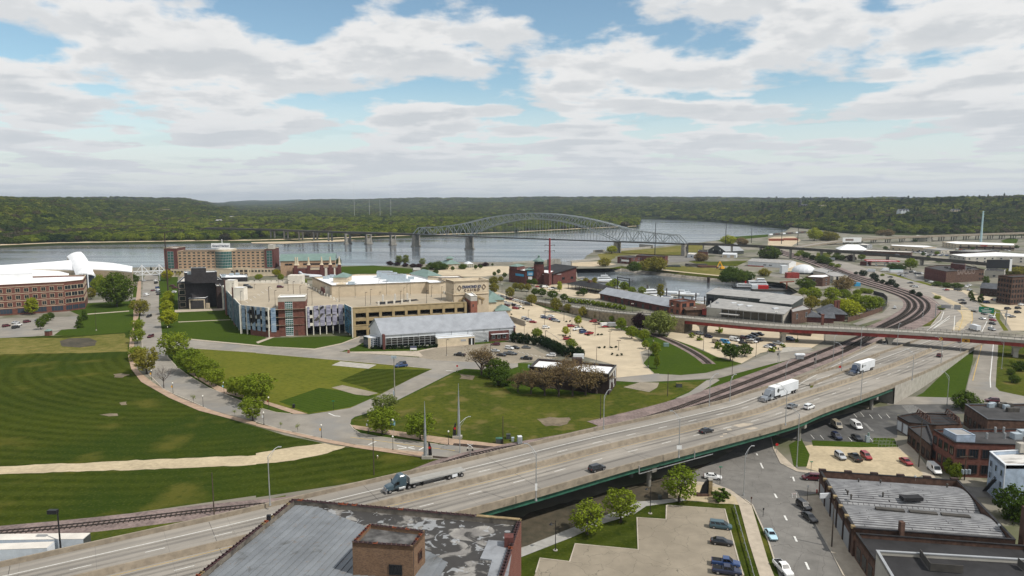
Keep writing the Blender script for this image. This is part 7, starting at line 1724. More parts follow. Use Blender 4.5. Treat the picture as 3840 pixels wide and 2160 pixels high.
 a,b=at('c3',1525,1255,h-.6),at('c3',1630,1400,h-.6);MB().bar(a+Vector((0,0,.8)),b+Vector((0,0,.8)),.12,1.5).bar(b+Vector((0,0,.8)),at('c3',1960,1425,h-.6)+Vector((0,0,.8)),.12,1.5).build('roof_screen',['deck_dark'],u);MB().bar(at('c3',2510,1345,h-.6)+Vector((0,0,.8)),at('c3',2576,1400,h-.6)+Vector((0,0,.8)),.12,1.5).build('roof_screen',['deck_dark'],u)
mat('strip_grey',(.27,.27,.272),.8,.12,.5,col2=(.16,.16,.165),big=.3)
b_barrel()
def b_brickyard():
 h=7.0;q=P('b3 1983 955, 2212 1108, 2900 1135, 2900 950',h);t=bld('brick_depot','brick depot with dark roof and vents beyond the steel trusses',q,h,'brick_brown','roof_dark',.5,coping='roof_slate');windows(t,q[0],q[1],1.4,0,1,5,1.6,2.4,'glass_dark','brick_dark')
 for x,y in((2240,985),(2340,985),(2370,975),(2395,1000),(2430,985),(2430,1030),(2490,1030),(2260,975)):unit(t,'roof_unit',at('b3',x,y,h-.5),(1.8,1.2,1.3),'ac_metal' if x%3 else 'deck_dark')
 h=9.6;q=P('b3 1665 1212, c3 1885 108, 2800 140, b3 2800 1205',h);t=bld('brick_factory_block','red brick factory block with flat dark roof and pale roof hut',q,h,'brick_red','roof_dark',.6,coping='tar');windows(t,q[0],q[1],1.6,4.2,2,4,1.6,2.4,'glass_dark','brick_dark');windows(t,q[1],q[2],1.0,4.4,2,7,2.2,2.6,'glass_dark','brick_dark',2)
 a,b=at('b3',1895,1320,h),at('b3',2085,1318,h);add_block(t,rect(a,b,5.5),h-.6,h+1.5,'metal_blue','roof_shed',.2)
 for x,y in((2200,1300),(2285,1240),(2380,1300),(2500,1280),(2370,1240)):p=at('b3',x,y,h-.6);MB().cyl(p,p+Vector((0,0,1.6)),.3).build('roof_vent',['galvanised'],t)
 for x,y in((2495,1300),(2560,1270)):unit(t,'roof_unit',at('b3',x,y,h-.6),(2.2,2,1.6),'ac_metal')
 h=5.2;q=P('b3 1412 1185, 1642 1375, 1672 1330, 1610 1165',h);t=bld('lean_to','low brick lean-to with dark roof along the alley',q,h,'brick_brown','roof_dark',.4,coping='tar');windows(t,q[0],q[1],.8,0,1,5,1.8,2.4,'glass_black','brick_dark')
 h=4.6;q=P('b3 1302 1075, 1420 1140, 1690 1165, 1960 1155, 1880 1055, 1480 1042',h);t=bld('truss_shed','flat dark shed hung from rusty roof trusses',q,h,'brick_brown','roof_black',.3,coping='tar');windows(t,q[0],q[1],.3,0,1,2,2.6,3.2,'metal_white','metal_grey',0)
 for(xa,ya),(xb,yb)in(((1490,1050),(1640,1150)),((1780,1045),(1940,1165))):
  a,b=at('b3',xa,ya,h),at('b3',xb,yb,h);mb=MB();N_=8
  for i in range(N_):
   p,q_=a.lerp(b,i/N_),a.lerp(b,(i+1)/N_);z0=0 if i==0 else 1.9;z1=0 if i==N_-1 else 1.9;mb.bar(p+Vector((0,0,z0)),q_+Vector((0,0,z1)),.22);mb.bar(p+Vector((0,0,.1)),q_+Vector((0,0,.1)),.2)
   mb.bar(p+Vector((0,0,.1 if i%2 else z0)),q_+Vector((0,0,z1 if i%2 else .1)),.14);mb.bar(q_+Vector((0,0,.1)),q_+Vector((0,0,z1)),.14)
  mb.build('roof_truss',['rust_steel'],t)
 mb=MB()
 for i in range(4):mb.bar(at('b3',1490+45*i,1042+30*i,h+1.7),at('b3',1780+48*i,1040+38*i,h+1.7),.08)
 mb.build('tie_rod',['rust_steel'],t)
 h=10.5;q=P('c3 2232 198, 2388 335, 2900 335, 2900 160',h);t=bld('blue_building','pale blue painted brick building with stained white roof',q,h,'metal_blue','roof_stained',.9,coping='metal_white');windows(t,q[0],q[1],1.0,3.0,3,3,1.1,1.8,'glass_dark','metal_blue',0);unit(t,'chimney',at('c3',2545,200,h-.5),(1.8,1.8,2.4),'slab_concrete')
 a=q[1];MB().cyl((a.x-.1,a.y-.2,0),(a.x-.1,a.y-.2,h),.12).build('downpipe',['metal_white'],t)
 mb=MB();a,b=q[0],q[1];d=(b-a).normalized();nn=Vector((d.y,-d.x,0));st=[(a.lerp(b,.15+.6*i/8)+nn*1.0,.3+5.5*i/8)for i in range(9)]
 for(p,z),(p2,z2)in zip(st,st[1:]):mb.bar((p.x,p.y,z),(p2.x,p2.y,z2),.9,.12);mb.bar((p.x,p.y,z+1),(p2.x,p2.y,z2+1),.06)
 mb.build('fire_stair',['black_metal'],t)
mat('roof_stained',(.55,.53,.50),.8,.1,.3);overlay('roof_stained',f_noise(.5,.56,.64,5,sx=.3,dist=.6),(.10,.085,.07),.8)
b_brickyard()
# -- vehicles
def loft(mb,st,m=0):
 ring=lambda s:[(s[0],y*s[1],s[2]+(s[3]-s[2])*k)for y,k in((-.86,0),(-1,.18),(-1,.72),(-.94,.93),(-.8,1),(.8,1),(.94,.93),(1,.72),(1,.18),(.86,0))]
 vs=[v for s in st for v in ring(s)];n=10;fs=[]
 for i in range(len(st)-1):
  for k in range(n):a,b=i*n+k,i*n+(k+1)%n;fs.append((a,b,b+n,a+n))
 fs+=[tuple(range(n))[::-1],tuple(range((len(st)-1)*n,len(st)*n))];mb.add(vs,fs,m)
SPEC={
'sedan':([(-2.38,.70,.38,.80),(-2.2,.86,.24,1.0),(-1.3,.91,.2,1.02),(0,.91,.2,.98),(1.2,.91,.2,.93),(2.05,.86,.22,.84),(2.36,.68,.32,.68)],-1.95,1.05,-1.15,.25,.96,1.45,.85,.62,1.42,.33),
'suv':([(-2.3,.78,.42,.95),(-2.2,.90,.3,1.08),(-1.2,.94,.26,1.1),(.9,.94,.26,1.06),(1.5,.93,.27,1.02),(2.05,.88,.3,.95),(2.32,.72,.38,.78)],-2.22,1.25,-2.0,.42,1.06,1.74,.88,.68,1.42,.38),
'minivan':([(-2.5,.80,.38,.92),(-2.42,.93,.26,1.05),(-1.2,.97,.22,1.06),(1.1,.97,.22,1.02),(1.8,.94,.24,.94),(2.3,.88,.27,.84),(2.52,.7,.36,.68)],-2.44,1.75,-2.3,.55,1.03,1.76,.92,.7,1.5,.35),
'pickup':([(-2.85,.90,.5,1.12),(-2.8,.95,.42,1.2),(-1.2,.97,.36,1.2),(.6,.97,.34,1.2),(1.4,.96,.34,1.14),(2.5,.92,.36,1.06),(2.85,.8,.45,.9)],-.75,1.45,-.6,.6,1.16,1.86,.88,.72,1.75,.41),
'van':([(-2.75,.90,.42,1.1),(-2.7,.98,.32,1.2),(-1,1.0,.3,1.2),(1.4,1.0,.3,1.18),(2.1,.96,.32,1.1),(2.6,.9,.36,.98),(2.78,.75,.42,.8)],-2.7,2.0,-2.66,1.2,1.16,2.15,.97,.86,1.7,.37)}
CARM={}
def car_meshes(kind,k2='car_white'):
 st,b0,b1,r0,r1,zb,zr,wb,wr,wx,r=SPEC[kind]
 body=MB();loft(body,st)
 q=[(b0,-wb,zb),(b1,-wb,zb),(b1,wb,zb),(b0,wb,zb),(r0,-wr,zr),(r1,-wr,zr),(r1,wr,zr),(r0,wr,zr)]
 body.add(q,[(4,5,6,7),(0,1,5,4),(1,2,6,5),(2,3,7,6),(3,0,4,7)])
 if kind=='pickup':body.add([(-2.72,-.78,1.205),(-.85,-.78,1.205),(-.85,.78,1.205),(-2.72,.78,1.205)],[(0,1,2,3)],1)
 for x in(st[0][0]-.02,st[-1][0]-.06):body.box((x+(.05 if x<0 else 0),0,.45),(.14,1.5,.18),0,1)
 def quad(i,j,k,l,a0,a1,c0,c1,push):
  A,B,C_,D_=(Vector(q[n])for n in(i,j,k,l));nrm=(B-A).cross(D_-A).normalized()*push
  f=lambda u,v:A.lerp(B,u).lerp(D_.lerp(C_,u),v)+nrm
  return[f(a0,c0),f(a1,c0),f(a1,c1),f(a0,c1)]
 G={'windscreen':MB().add(quad(1,2,6,5,.06,.94,.1,.93,.015),[(0,1,2,3)]),'rear_window':MB().add(quad(3,0,4,7,.1,.9,.3,.9,.015),[(0,1,2,3)])}
 for nm,(i,j,k,l)in(('side_l',(0,1,5,4)),('side_r',(2,3,7,6))):
  mb=MB();cut=((.06,.46),(.5,.92))if kind in('sedan','pickup')else(((.05,.3),(.34,.62),(.66,.95))if kind!='van' else((.68,.95),))
  if nm=='side_r':cut=[(1-b,1-a)for a,b in cut]
  for a,b in cut:mb.add(quad(i,j,k,l,a,b,.16,.86,.014),[(0,1,2,3)])
  G[nm]=mb
 wh=MB().cyl((0,-.11,0),(0,.11,0),r,None,14,0).cyl((0,-.125,0),(0,.125,0),r*.58,None,10,1)
 hl=MB().box((0,0,0),(.1,.34,.16));far=MB();far.v,far.f,far.m=list(body.v),list(body.f),list(body.m)
 for g in G.values():far.add(g.v,g.f,2)
 for sx in(-1,1):
  for sy in(-.82,.82):far.add([(a+sx*wx,b+sy*SPEC[kind][7]/.85,c+r)for a,b,c in wh.v],wh.f,3)
 CARM[kind]=dict(body=body.mesh('car_body',['car_white','rubber']),glass={n:g.mesh('glass',['glass_black'])for n,g in G.items()},wheel=wh,tyre=MB().cyl((0,-.11,0),(0,.11,0),r,None,14).mesh('tyre',['rubber']),rim=MB().cyl((0,-.125,0),(0,.125,0),r*.6,None,10).mesh('rim',['rim']),far=far.mesh('far_car',['car_white','rubber','glass_black','rubber']),lamp=hl.mesh('lamp',['lamp_clear']),tail=hl.mesh('lamp',['lamp_red']))
for _k in SPEC:car_meshes(_k)
CNAME={'sedan':'sedan','suv':'sport utility car','minivan':'minivan','pickup':'pickup truck','van':'van'}
CCOL={'car_white':'white','car_silver':'silver','car_grey':'grey','car_black':'black','car_red':'red','car_maroon':'maroon','car_blue':'blue','car_navy':'navy','car_teal':'dark teal','car_pale':'pale blue','car_tan':'tan','van_blue':'bright blue'}
KK={'s':'sedan','u':'suv','m':'minivan','p':'pickup','v':'van'}
KC={'w':'car_white','i':'car_silver','g':'car_grey','k':'car_black','r':'car_red','o':'car_maroon','b':'car_blue','n':'car_navy','t':'car_teal','c':'car_pale','a':'car_tan','e':'van_blue'}
def car(code,p,rz,where,near=False,group=None,slope=0.0):
 kind,col=KK[code[0]],KC[code[1]];label='%s %s %s'%(CCOL[col],CNAME[kind],where);nm={'suv':'car','sedan':'car'}.get(kind,kind if kind!='pickup' else 'pickup_truck');cat={'suv':'car','sedan':'car','pickup':'pickup'}.get(kind,kind);d=CARM[kind]
 if not near:
  o=bpy.data.objects.new(nm,d['far']);COL.objects.link(o);o.location=p;o.rotation_euler=(0,slope,rz);o.material_slots[0].link='OBJECT';o.material_slots[0].material=M(col);tag(o,label,cat,group);THINGS.append(o);return o
 t=thing(nm,label,cat,p,rz,group);t.rotation_euler=(0,slope,rz);inst('body',d['body'],t,mats=[col])
 for n,g in d['glass'].items():inst({'side_l':'side_window','side_r':'side_window'}.get(n,n),g,t)
 st,wx,r,wb=SPEC[kind][0],SPEC[kind][9],SPEC[kind][10],SPEC[kind][7]
 for sx in(-1,1):
  for sy in(-1,1):
   w=inst('wheel',d['tyre'],t,(sx*wx,sy*.82*wb/.85,r));inst('rim',d['rim'],w)
   if sx>0:inst('headlight',d['lamp'],t,(st[-1][0]-.1,sy*.52,st[-1][3]-.1))
   else:inst('taillight',d['tail'],t,(st[0][0]+.02,sy*.6,st[0][3]-.06))
 return t
def hwy_heading(p):
 k=min(range(len(HWY)-1),key=lambda i:(HWY[i]-p).length_squared);a,b=HWY[k],HWY[k+1];return math.atan2(b.y-a.y,b.x-a.x)
def wheels(t,xs,y,r=.5,dual=True):
 me=MB().cyl((0,-.16,0),(0,.16,0),r,None,16,0);ty=me.mesh('tyre',['rubber']);rm=MB().cyl((0,-.175,0),(0,.175,0),r*.56,None,12).mesh('rim',['rim'])
 for x in xs:
  for s in(-1,1):w=inst('wheel',ty,t,(x,s*y,r));inst('rim',rm,w)
def semi(p,rz,label,paintn,trailer,slope=0.0):
 t=thing('semi_truck',label,'truck',p,rz);t.rotation_euler=(0,slope,rz);B=lambda nm,mb,mt:MBl(mb,nm,mt,t)
 h=MB();loft(h,[(2.0,1.0,.6,1.9),(2.6,1.02,.5,1.85),(3.5,1.0,.5,1.65),(3.95,.86,.55,1.4)]);B('hood',h,paintn)
 c=MB();loft(c,[(-.9,1.2,.9,3.5),(-.4,1.22,.8,3.75),(.6,1.2,.7,3.7),(1.3,1.12,.7,2.95),(2.05,1.05,.7,2.1)]);B('cab',c,paintn)
 B('windscreen',MB().add([(2.06,-.92,2.0),(2.06,.92,2.0),(1.36,.86,2.85),(1.36,-.86,2.85)],[(0,1,2,3)]),'glass_black')
 for s in(-1,1):B('side_window',MB().add([(1.7,s*1.12,1.75),(.85,s*1.235,1.75),(.85,s*1.235,2.5),(1.4,s*1.16,2.5)],[(0,1,2,3)]),'glass_black');B('mirror',MB().box((1.75,s*1.4,2.1),(.2,.25,.8)),'black_metal');B('fuel_tank',MB().cyl((-.6,s*1.0,.75),(1.0,s*1.0,.75),.36,None,10),'galvanised');B('fender',MB().box((3.1,s*1.06,1.02),(1.2,.35,.28)),paintn);B('headlight',MB().box((3.78,s*.78,1.0),(.2,.36,.25)),'lamp_clear')
 B('grille',MB().box((3.97,0,1.05),(.08,1.3,.8)),'rim');B('bumper',MB().box((4.0,0,.52),(.3,2.3,.42)),'rim');B('chassis',MB().box((-1.2,0,.85),(4.8,.9,.3)),'black_metal')
 wheels(t,(3.1,-1.6,-2.9),.98)
 if trailer=='box':
  B('trailer',MB().box((-8.9,0,2.75),(15.2,2.58,2.9)),'metal_white');B('trailer_roof',MB().box((-8.9,0,4.23),(15.24,2.62,.06)),'sign_white')
  for s in(-1,1):B('side_skirt',MB().box((-8.4,s*1.22,.9),(6.5,.05,.7)),'metal_white');B('logo',MB().cyl((-3.4,s*1.3,2.9),(-3.4,s*1.305,2.9),.75,None,16),'siding_dark');B('logo_print',MB().box((-5.6,s*1.3,2.9),(2.6,.012,.5)),'grey_steel')
  B('axle_frame',MB().box((-14.2,0,1.1),(3.4,1.0,.4)),'black_metal');B('rear_bumper',MB().box((-16.4,0,.7),(.12,2.4,.16)),'black_metal');wheels(t,(-13.6,-14.9),1.0)
 else:
  for i in range(7):B('deck_plank',MB().box((-9.0,-1.08+.36*i,1.52+.01*(i%2)),(14.6,.335,.14)),'path_concrete')
  B('trailer_rail',MB().box((-9.0,0,1.36),(14.6,2.6,.16)),'galvanised');B('trailer_beam',MB().box((-9.2,0,1.05),(13.4,1.0,.45)),'black_metal');B('headboard',MB().box((-1.75,0,2.15),(.14,2.4,1.4)),'galvanised');B('tool_box',MB().box((-13.4,1.1,.85),(1.4,.4,.7)),'metal_white');B('landing_gear',MB().box((-5.2,0,.6),(.25,1.8,.9)),'black_metal');wheels(t,(-12.0,-15.4),1.0)
def MBl(mb,nm,mt,t):
 o=bpy.data.objects.new(nm,mb.mesh(nm,[mt]));COL.objects.link(o);o.parent=t;return o
def deck_z(p):
 k=min(range(len(HWY)-1),key=lambda i:(HWY[i].x-p.x)**2+(HWY[i].y-p.y)**2);a,b=HWY[k],HWY[min(k+1,len(HWY)-1)];return a.z,math.atan2(b.z-a.z,math.hypot(b.x-a.x,b.y-a.y))
def on_hwy(ti,x,y,z=8.0):
 p=at(ti,x,y,z)
 for _ in range(4):z,sl=deck_z(p);p=at(ti,x,y,z)
 p.z+=.02;return p,sl
for _c,_x,_y,_l,_pn,_tr in(('c1',1370,598,'slate blue semi truck hauling an empty flatbed trailer','truck_slate','flat'),('b2',2550,925,'grey semi truck with white box trailer beside two cars','truck_grey','box'),('b3',855,662,'dark blue semi truck with white box trailer near the ramp','truck_navy','box')):
 _p,_s=on_hwy(_c,_x,_y);_h=hwy_heading(_p);semi(_p-Vector((math.cos(_h+math.pi),math.sin(_h+math.pi),0))*2.2,_h+math.pi,_l,_pn,_tr,_s)
for _c,_ti,_x,_y,_f,_l in(('uk','c2',855,388,0,'driving on the viaduct beyond the street trees'),('sk','b2',1955,1240,0,'driving past the white deck patches'),('sg','b3',242,990,0,'driving alongside a white car on the viaduct'),('uw','b3',412,1000,0,'driving alongside a grey car on the viaduct'),('uo','b3',1725,478,0,'driving down toward the overpass')):
 _p,_s=on_hwy(_ti,_x,_y);car(_c,_p,hwy_heading(_p)+(math.pi if _f else 0),_l,True,'cars on the highway',-_s)
car('ug',at('b3',1175,358,1.6),hwy_heading(at('b3',1175,358,1.6))+math.pi,'coming up the ramp under the overpass',True);car('sw',at('b3',1945,335,.1),R(35),'leaving under the overpass signs',True)
def rows(where,group,rz,spec,near=False,z=0.12):
 for tok in spec.split(';'):
  w=tok.split();ti=w[0]
  for it in w[1:]:
   code,xy=it.split(':');v=xy.split('/');x,y=float(v[0]),float(v[1]);car(code,at(ti,x,y,z),R(float(v[2])if len(v)>2 else rz)+rnd.uniform(-.03,.03),where,near,group)
rows('parked in the cracked concrete lot','cars in the cracked lot',-16,'c2 mt:2098/965 sk:2110/1128 pb:2150/1345 pn:2160/1425',True)
rows('turning at the corner stone marker',None,-12,'c2 sw:2020/468',True)
rows('parked along the street by the barrel garage','cars parked along the corner street',-79,'c3 uk:360/765 sk:418/880',True);rows('parked across the street from the barrel garage','cars parked along the corner street',-70,'c3 sc:28/1055/-90 pw:152/1400/-84',True);rows('waiting beside the garage corner',None,172,'c3 mo:440/478',True)
rows('parked on the sandy lot','cars on the sandy lot',-90,'c3 ui:727/262 pk:873/275/90 ur:986/262 sr:1388/316',True);rows('parked by the brick wall near the sandy lot',None,-98,'c3 vw:1672/400',True)
rows('parked on the asphalt below the viaduct','cars below the viaduct',-90,'b3 va:690/1185 vw:886/1190 un:690/1298 sk:893/1308',True);rows('turning beside the depot roof',None,170,'b3 uo:2255/932')
rows('parked on the grass verge',None,206,'b1 pb:1462/580 uk:1462/560',True)
rows('parked in the lot beside the long hall','cars by the long hall',-20,'b1 uo:2412/362/172 pk:2050/468/160 si:2408/428/-15 uw:2550/402/-30 sk:2470/470 pg:2548/456; b2 sk:35/395/-35 sg:145/392/-10 sk:6/456 pk:145/505/165 uw:393/475/165',True)
rows('parked in the front row of the casino lot','cars in the casino lot',-28,'d3 uw:1885/1035 sb:1932/1050 sw:1962/1070 sr:2008/1088; d1 uw:560/930 sb:575/942 sb:625/945 sw:670/918 ui:655/956 sr:690/968 ub:722/978 si:752/992')
rows('parked in the wide casino lot','cars in the casino lot',12,'d1 uw:595/1092/10 ur:970/1070/8 pw:1060/1118/217 un:1150/1140/37 ub:1152/1165/37 pr:1242/1185/217 ur:915/1265/5 ur:1305/998/185 sw:530/1298/170 sk:200/1202/8 sr:1490/1078/5')
rows('parked in the long row by the casino','cars in the casino lot',-28,'d3 uw:1395/668 sw:1440/678 uw:1508/693 sg:1550/700 uw:1600/718 uk:1642/738 uo:1692/748 sw:1742/758 uw:1782/772 uw:1842/788 ui:1885/802 ug:1928/812 uw:1590/795 sw:1625/806 uw:1682/818 po:1605/840 uk:1732/836 uw:1792/856 ur:1742/880')
rows('parked outside the red brick museum','cars outside the museum',15,'d1 sr:472/470 uk:530/475 vw:582/478 sw:665/505 uk:705/495 sg:748/500')
rows('parked in the lot below the overpass','cars in the lot below the overpass',-52,'d4 ui:500/1182 un:632/1232 pk:230/1128/170 vw:1025/1282 ve:880/1318 va:762/1318 uo:1172/1248 sb:1232/1238 si:1282/1222 uk:1332/1206 pk:1395/1196 sk:1152/1328 ua:1252/1312 uw:1302/1306 sk:1342/1292 uk:1388/1282 sk:1102/1280 sg:1062/1382 pw:1948/1182 ub:1852/1272 un:1872/1262 pi:1682/1336 sn:1578/1362 sw:1528/1386')
rows('parked in the lot by the brick offices','cars by the brick offices',80,'b0 uo:65/175 si:160/140 uw:185/165 uk:160/190 uo:273/133 sg:390/115')
rows('driving on the tree lined street','cars on the tree lined street',-90,'a0 uk:1500/1312 so:1540/1050/90 vw:1475/1098/90 si:1450/953; b0 uo:1516/282',True)
rows('parked along the street by the hotel','cars by the hotel',88,'a0 uw:1570/952 uk:1572/975 ub:1585/1022 sw:1588/1044 ug:1592/1066 sk:1597/1088 uo:1730/1005/170 uo:1755/1025/170 uw:1745/1068/170')
rows('parked on the garage roof','cars on the garage roof',5,'d0 uk:1190/325/-5 uk:1150/300/-5 uo:1655/318/12',False,15.05)
rows('driving on the curving expressway','cars on the expressway',-88,'a3 uw:2255/1318 sr:2260/1350 sk:2256/1385 ui:2252/1445 sw:2155/1335/92 sk:2075/1260/95 ug:2175/1285 uk:1960/1180/125 sg:1948/1148/125 uw:1478/1010/140 si:1432/970/140 sk:1230/914/140 uw:1275/1226/60 pg:715/790/140')
rows('parked behind the lettered brick factory','cars by the brick factory',20,'e si:370/972 sg:470/982 uk:560/965 uw:605/955 sk:640/990 uk:700/996 uw:752/990 si:350/1016 uk:392/1026 uw:422/1034 si:452/1040 uw:662/1026 uw:1600/1202 uw:1542/1226 ui:1602/1286 sw:1165/1272 sr:1195/1284 sk:1362/1276 sk:1422/1286 uw:632/1230/140 sk:582/1216/140 sg:542/1156/140 uw:912/1140 ug:842/1126')
rows('parked in front of the brick mill','cars by the brick mill',15,'a3 uw:2420/1306 sg:2458/1316 uk:2412/1236 uk:2512/1272 ui:2300/1150 so:2272/1144 ub:2200/1170 uw:2548/1196 uk:2516/1230')
_r=random.Random(31)
_sp=' '.join('%s%s:%d/%d'%(_r.choice('suusv'),_r.choice('wwikgrbn'),600+28*i+_r.randint(-6,6),600+(i%3)*9)for i in range(9))+' '+' '.join('%s%s:%d/%d'%(_r.choice('suusp'),_r.choice('wwikgrb'),800+36*i,648+(i%3)*10)for i in range(12))+' '+' '.join('%s%s:%d/%d'%(_r.choice('suu'),_r.choice('wwikgrb'),1380+62*i,548+(i%4)*11)for i in range(17))
rows('parked in the industrial quarter lots','cars in the industrial quarter',10,'e '+_sp)
for _i,(_k,_l)in enumerate((('uw',60),('sk',150),('ug',240),('sw',330))):
 _k2=min(range(len(RVIA)-1),key=lambda j:abs((RVIA[j]-RVIA[0]).length-_l));_p=RVIA[_k2];_q=RVIA[_k2+1];car(_k,_p+Vector((0,0,.05)),math.atan2(_q.y-_p.y,_q.x-_p.x),'crossing the dark approach viaduct',False,'cars on the approach viaduct')
def box_truck(p,rz,label,cabn='car_white',ln=6.0,name='box_truck'):
 t=thing(name,label,'truck',p,rz);c=MB();loft(c,[(ln/2,1.0,.5,2.3),(ln/2+.8,1.0,.5,2.3),(ln/2+1.5,.98,.5,1.6),(ln/2+1.9,.9,.5,1.1)]);MBl(c,'cab',cabn,t);MBl(MB().box((0,0,2.1),(ln,2.4,2.6)),'cargo_box','metal_white',t);MBl(MB().box((ln/2+1.2,0,1.95),(.5,1.7,.5)),'windscreen','glass_black',t);MBl(MB().box((.6,0,.7),(ln+1,.9,.3)),'chassis','black_metal',t);wheels(t,(-ln*.3,ln/2+.9),.95,.45)
box_truck(at('a3',2085,1449,.1),R(90),'white box truck queueing beside the overpass');box_truck(at('a3',645,742,.1),R(140),'pale box truck driving away on the expressway');box_truck(at('a3',1180,852,.1),R(180),'white box truck beside the fuel station');box_truck(at('a3',1040,862,.1),R(150),'white delivery truck passing the fuel station',ln=7)
_p=EVIA[min(range(len(EVIA)),key=lambda i:(EVIA[i]-gp(*px('a3',765,545),5)).length)];semi(_p+Vector((0,0,.1)),R(185),'white semi truck crossing the expressway viaduct','car_white','box')
def trailer(ti,x0,y0,x1,y1,h,label,cw=2.6,z=0.05,name='cargo_trailer',skin='metal_white'):
 a,b=at(ti,x0,y0,z),at(ti,x1,y1,z);rz=math.atan2(b.y-a.y,b.x-a.x);L_=(b-a).length;t=thing(name,label,'trailer',a.lerp(b,.5),rz);MBl(MB().box((0,cw/2,h/2+.55),(L_,cw,h-.9)),'box',skin,t);MBl(MB().box((0,cw/2,h+.12),(L_+.04,cw+.04,.06)),'roof','roof_cream' if skin=='metal_white' else skin,t);MBl(MB().box((L_/2+.03,cw/2,h/2+.55),(.06,cw,h-1)),'rear_door',skin,t)
 me=MB().cyl((0,-.15,0),(0,.15,0),.45,None,12).mesh('tyre',['rubber'])
 for f in(.3,.38):
  for yy in(.2,cw-.2):inst('wheel',me,t,(L_*f,yy,.45))
for _x0,_y0,_x1,_y1,_l in((-700,1095,835,1075,'long white box trailer parked behind the viaduct barrier'),(-900,1215,470,1165,'shorter white box trailer parked in front of the other')):
 _a,_b=at('c0',_x0,_y0,4.1),at('c0',_x1,_y1,4.1);_t=thing('cargo_trailer',_l,'trailer',(_a.lerp(_b,.5).x,_a.lerp(_b,.5).y,0),math.atan2(_b.y-_a.y,_b.x-_a.x));_L=(_b-_a).length
 MBl(MB().box((0,1.3,2.6),(_L,2.6,2.9)),'box','trailer_blue',_t);MBl(MB().box((0,1.3,4.08),(_L+.05,2.64,.07)),'roof','roof_cream',_t);MBl(MB().box((_L/2+.04,1.3,2.6),(.08,2.5,2.7)),'rear_door','siding_dark' if 'long' in _l else 'metal_white',_t)
 for _f in(.36,.43):
  for _y in(.2,2.4):MBl(MB().cyl((_L*_f,_y-.15,.5),(_L*_f,_y+.15,.5),.5,None,12),'wheel','rubber',_t)
trailer('d1',1432,1085,1528,1080,2.6,'white cargo trailer parked at the lot edge');trailer('d1',1530,1085,1645,1085,2.8,'grey cargo trailer parked at the lot edge',skin='metal_grey')
trailer('d1',1318,1042,1425,1040,1.0,'low rusty flat trailer near the lot trees',skin='rust_steel')
# -- trees and shrubs, one by one
def grove(kind,leaf,label,group,spec,h=None,wide=1.0,z=0.0,name=None,bark=None):
 ti=None
 for w in spec.split():
  if '/' not in w:ti=w;continue
  v=w.split('/');p=at(ti,float(v[0]),float(v[1]),z);hh=h
  if len(v)>2:hh=max(1.2,rise(p,ti,float(v[2])))
  tree(kind,p,label,hh,leaf,group,None,wide,name,bark)
grove('vase','leaf_street','leafy street tree on the inner side of the curving street','street trees on the inner side','b0 1760/500/250 1905/640/405 1975/668/470 2088/732/520 2172/775/600 2372/868/690 2476/905/690',wide=1.25)
grove('round','leaf_bright','yellow green street tree beside the straight street','street trees on the straight stretch','a0 1700/1420/1240 1680/1285/1150 1690/1215/1090 1700/1150/1050',wide=1.15)
grove('vase','leaf_street','leafy tree on the outer side of the curving street','street trees on the outer side','b0 1385/345/205 1392/225/110 1400/520/385 2540/1120/900 1360/500/380',wide=1.1)
grove('vase','leaf_olive','thin budding tree on the outer side of the street','street trees on the outer side','a0 1412/1300/1140 b0 1472/650/400',wide=1.15)
grove('bare',None,'bare leafless tree beside the curving street',None,'b0 1650/795/560',wide=1.3)
grove('sapling','leaf_street','slender sapling by the kerb','kerb saplings','b0 1948/950/860 2362/1075/1010 b1 250/1200/1135 420/1245/1150')
grove('vase','leaf_street','street tree near the junction pavement','street trees by the junction','b1 20/960/660 1275/1262/1005 1655/1312/1060',wide=1.15);grove('vase','leaf_pale','pale fluffy tree behind the junction pavement',None,'b1 1290/1080/870',wide=1.15)
grove('big','leaf_deep','huge round shade tree on the office lawn',None,'a0 1180/1205/880');grove('big','leaf_street','lighter green tree beside the huge shade tree',None,'a0 1010/1090/890',wide=.8);grove('round','leaf_olive','olive budding tree beside the brick offices',None,'a0 915/1135/1020')
grove('upright','leaf_bright','bright tree in front of the brick offices',None,'a0 325/1290/1120',wide=1.2);grove('round','leaf_deep','dark round tree in the office lot island','lot island trees','b0 410/205/90 460/150/50 512/112/30',wide=1.0);grove('cone','leaf_deep','dark conical evergreen at the office lawn','lawn evergreens','b0 800/185/60 850/110/0',wide=1.1);grove('round','leaf_deep','dark tree beside the skybridge',None,'a0 1345/985/880',wide=1.1)
grove('round','leaf_yellow','bright yellow tree near the hotel','yellow trees by the hotel','a0 1680/945/840 1815/905/838 a1 205/905/830 45/930/880',wide=1.25);grove('cone','leaf_dark','small dark conifer behind the skybridge','riverside conifers','a0 1465/840/818 1520/842/806 1590/838/812 1635/838/816')
grove('round','leaf_street','small green tree behind the garage deck','trees behind the garage','a1 25/945/880 250/950/880 490/990/930 720/890/870',wide=1.1)
grove('upright','leaf_pale','pale leafed riverside tree in the park','park trees','a1 1440/785/693 1510/785/688 1675/795/720',wide=1.5);grove('clump','leaf_purple','dark purple shrub mass along the park bank','purple park shrubs','a1 1350/790/750 1420/795/760 1500/805/770 1580/812/775 1640/815/775 2310/800/762 2260/805/775',wide=1.6);grove('clump','leaf_deep','dense dark green bushes by the park pavilion','park bushes','a1 1760/830/765 1830/835/752 1890/835/775 1700/855/808 1810/880/838 2080/830/778',wide=1.3);grove('upright','leaf_deep','dark tree beside the waterpark hall',None,'a1 832/800/722',wide=1.3)
grove('round','leaf_deep','small round tree in the riverside lot','riverside lot trees','a1 1980/850/800 2068/830/785 2210/835/788 2260/830/785 2380/800/770 2440/880/832 2400/905/855 2500/920/865')
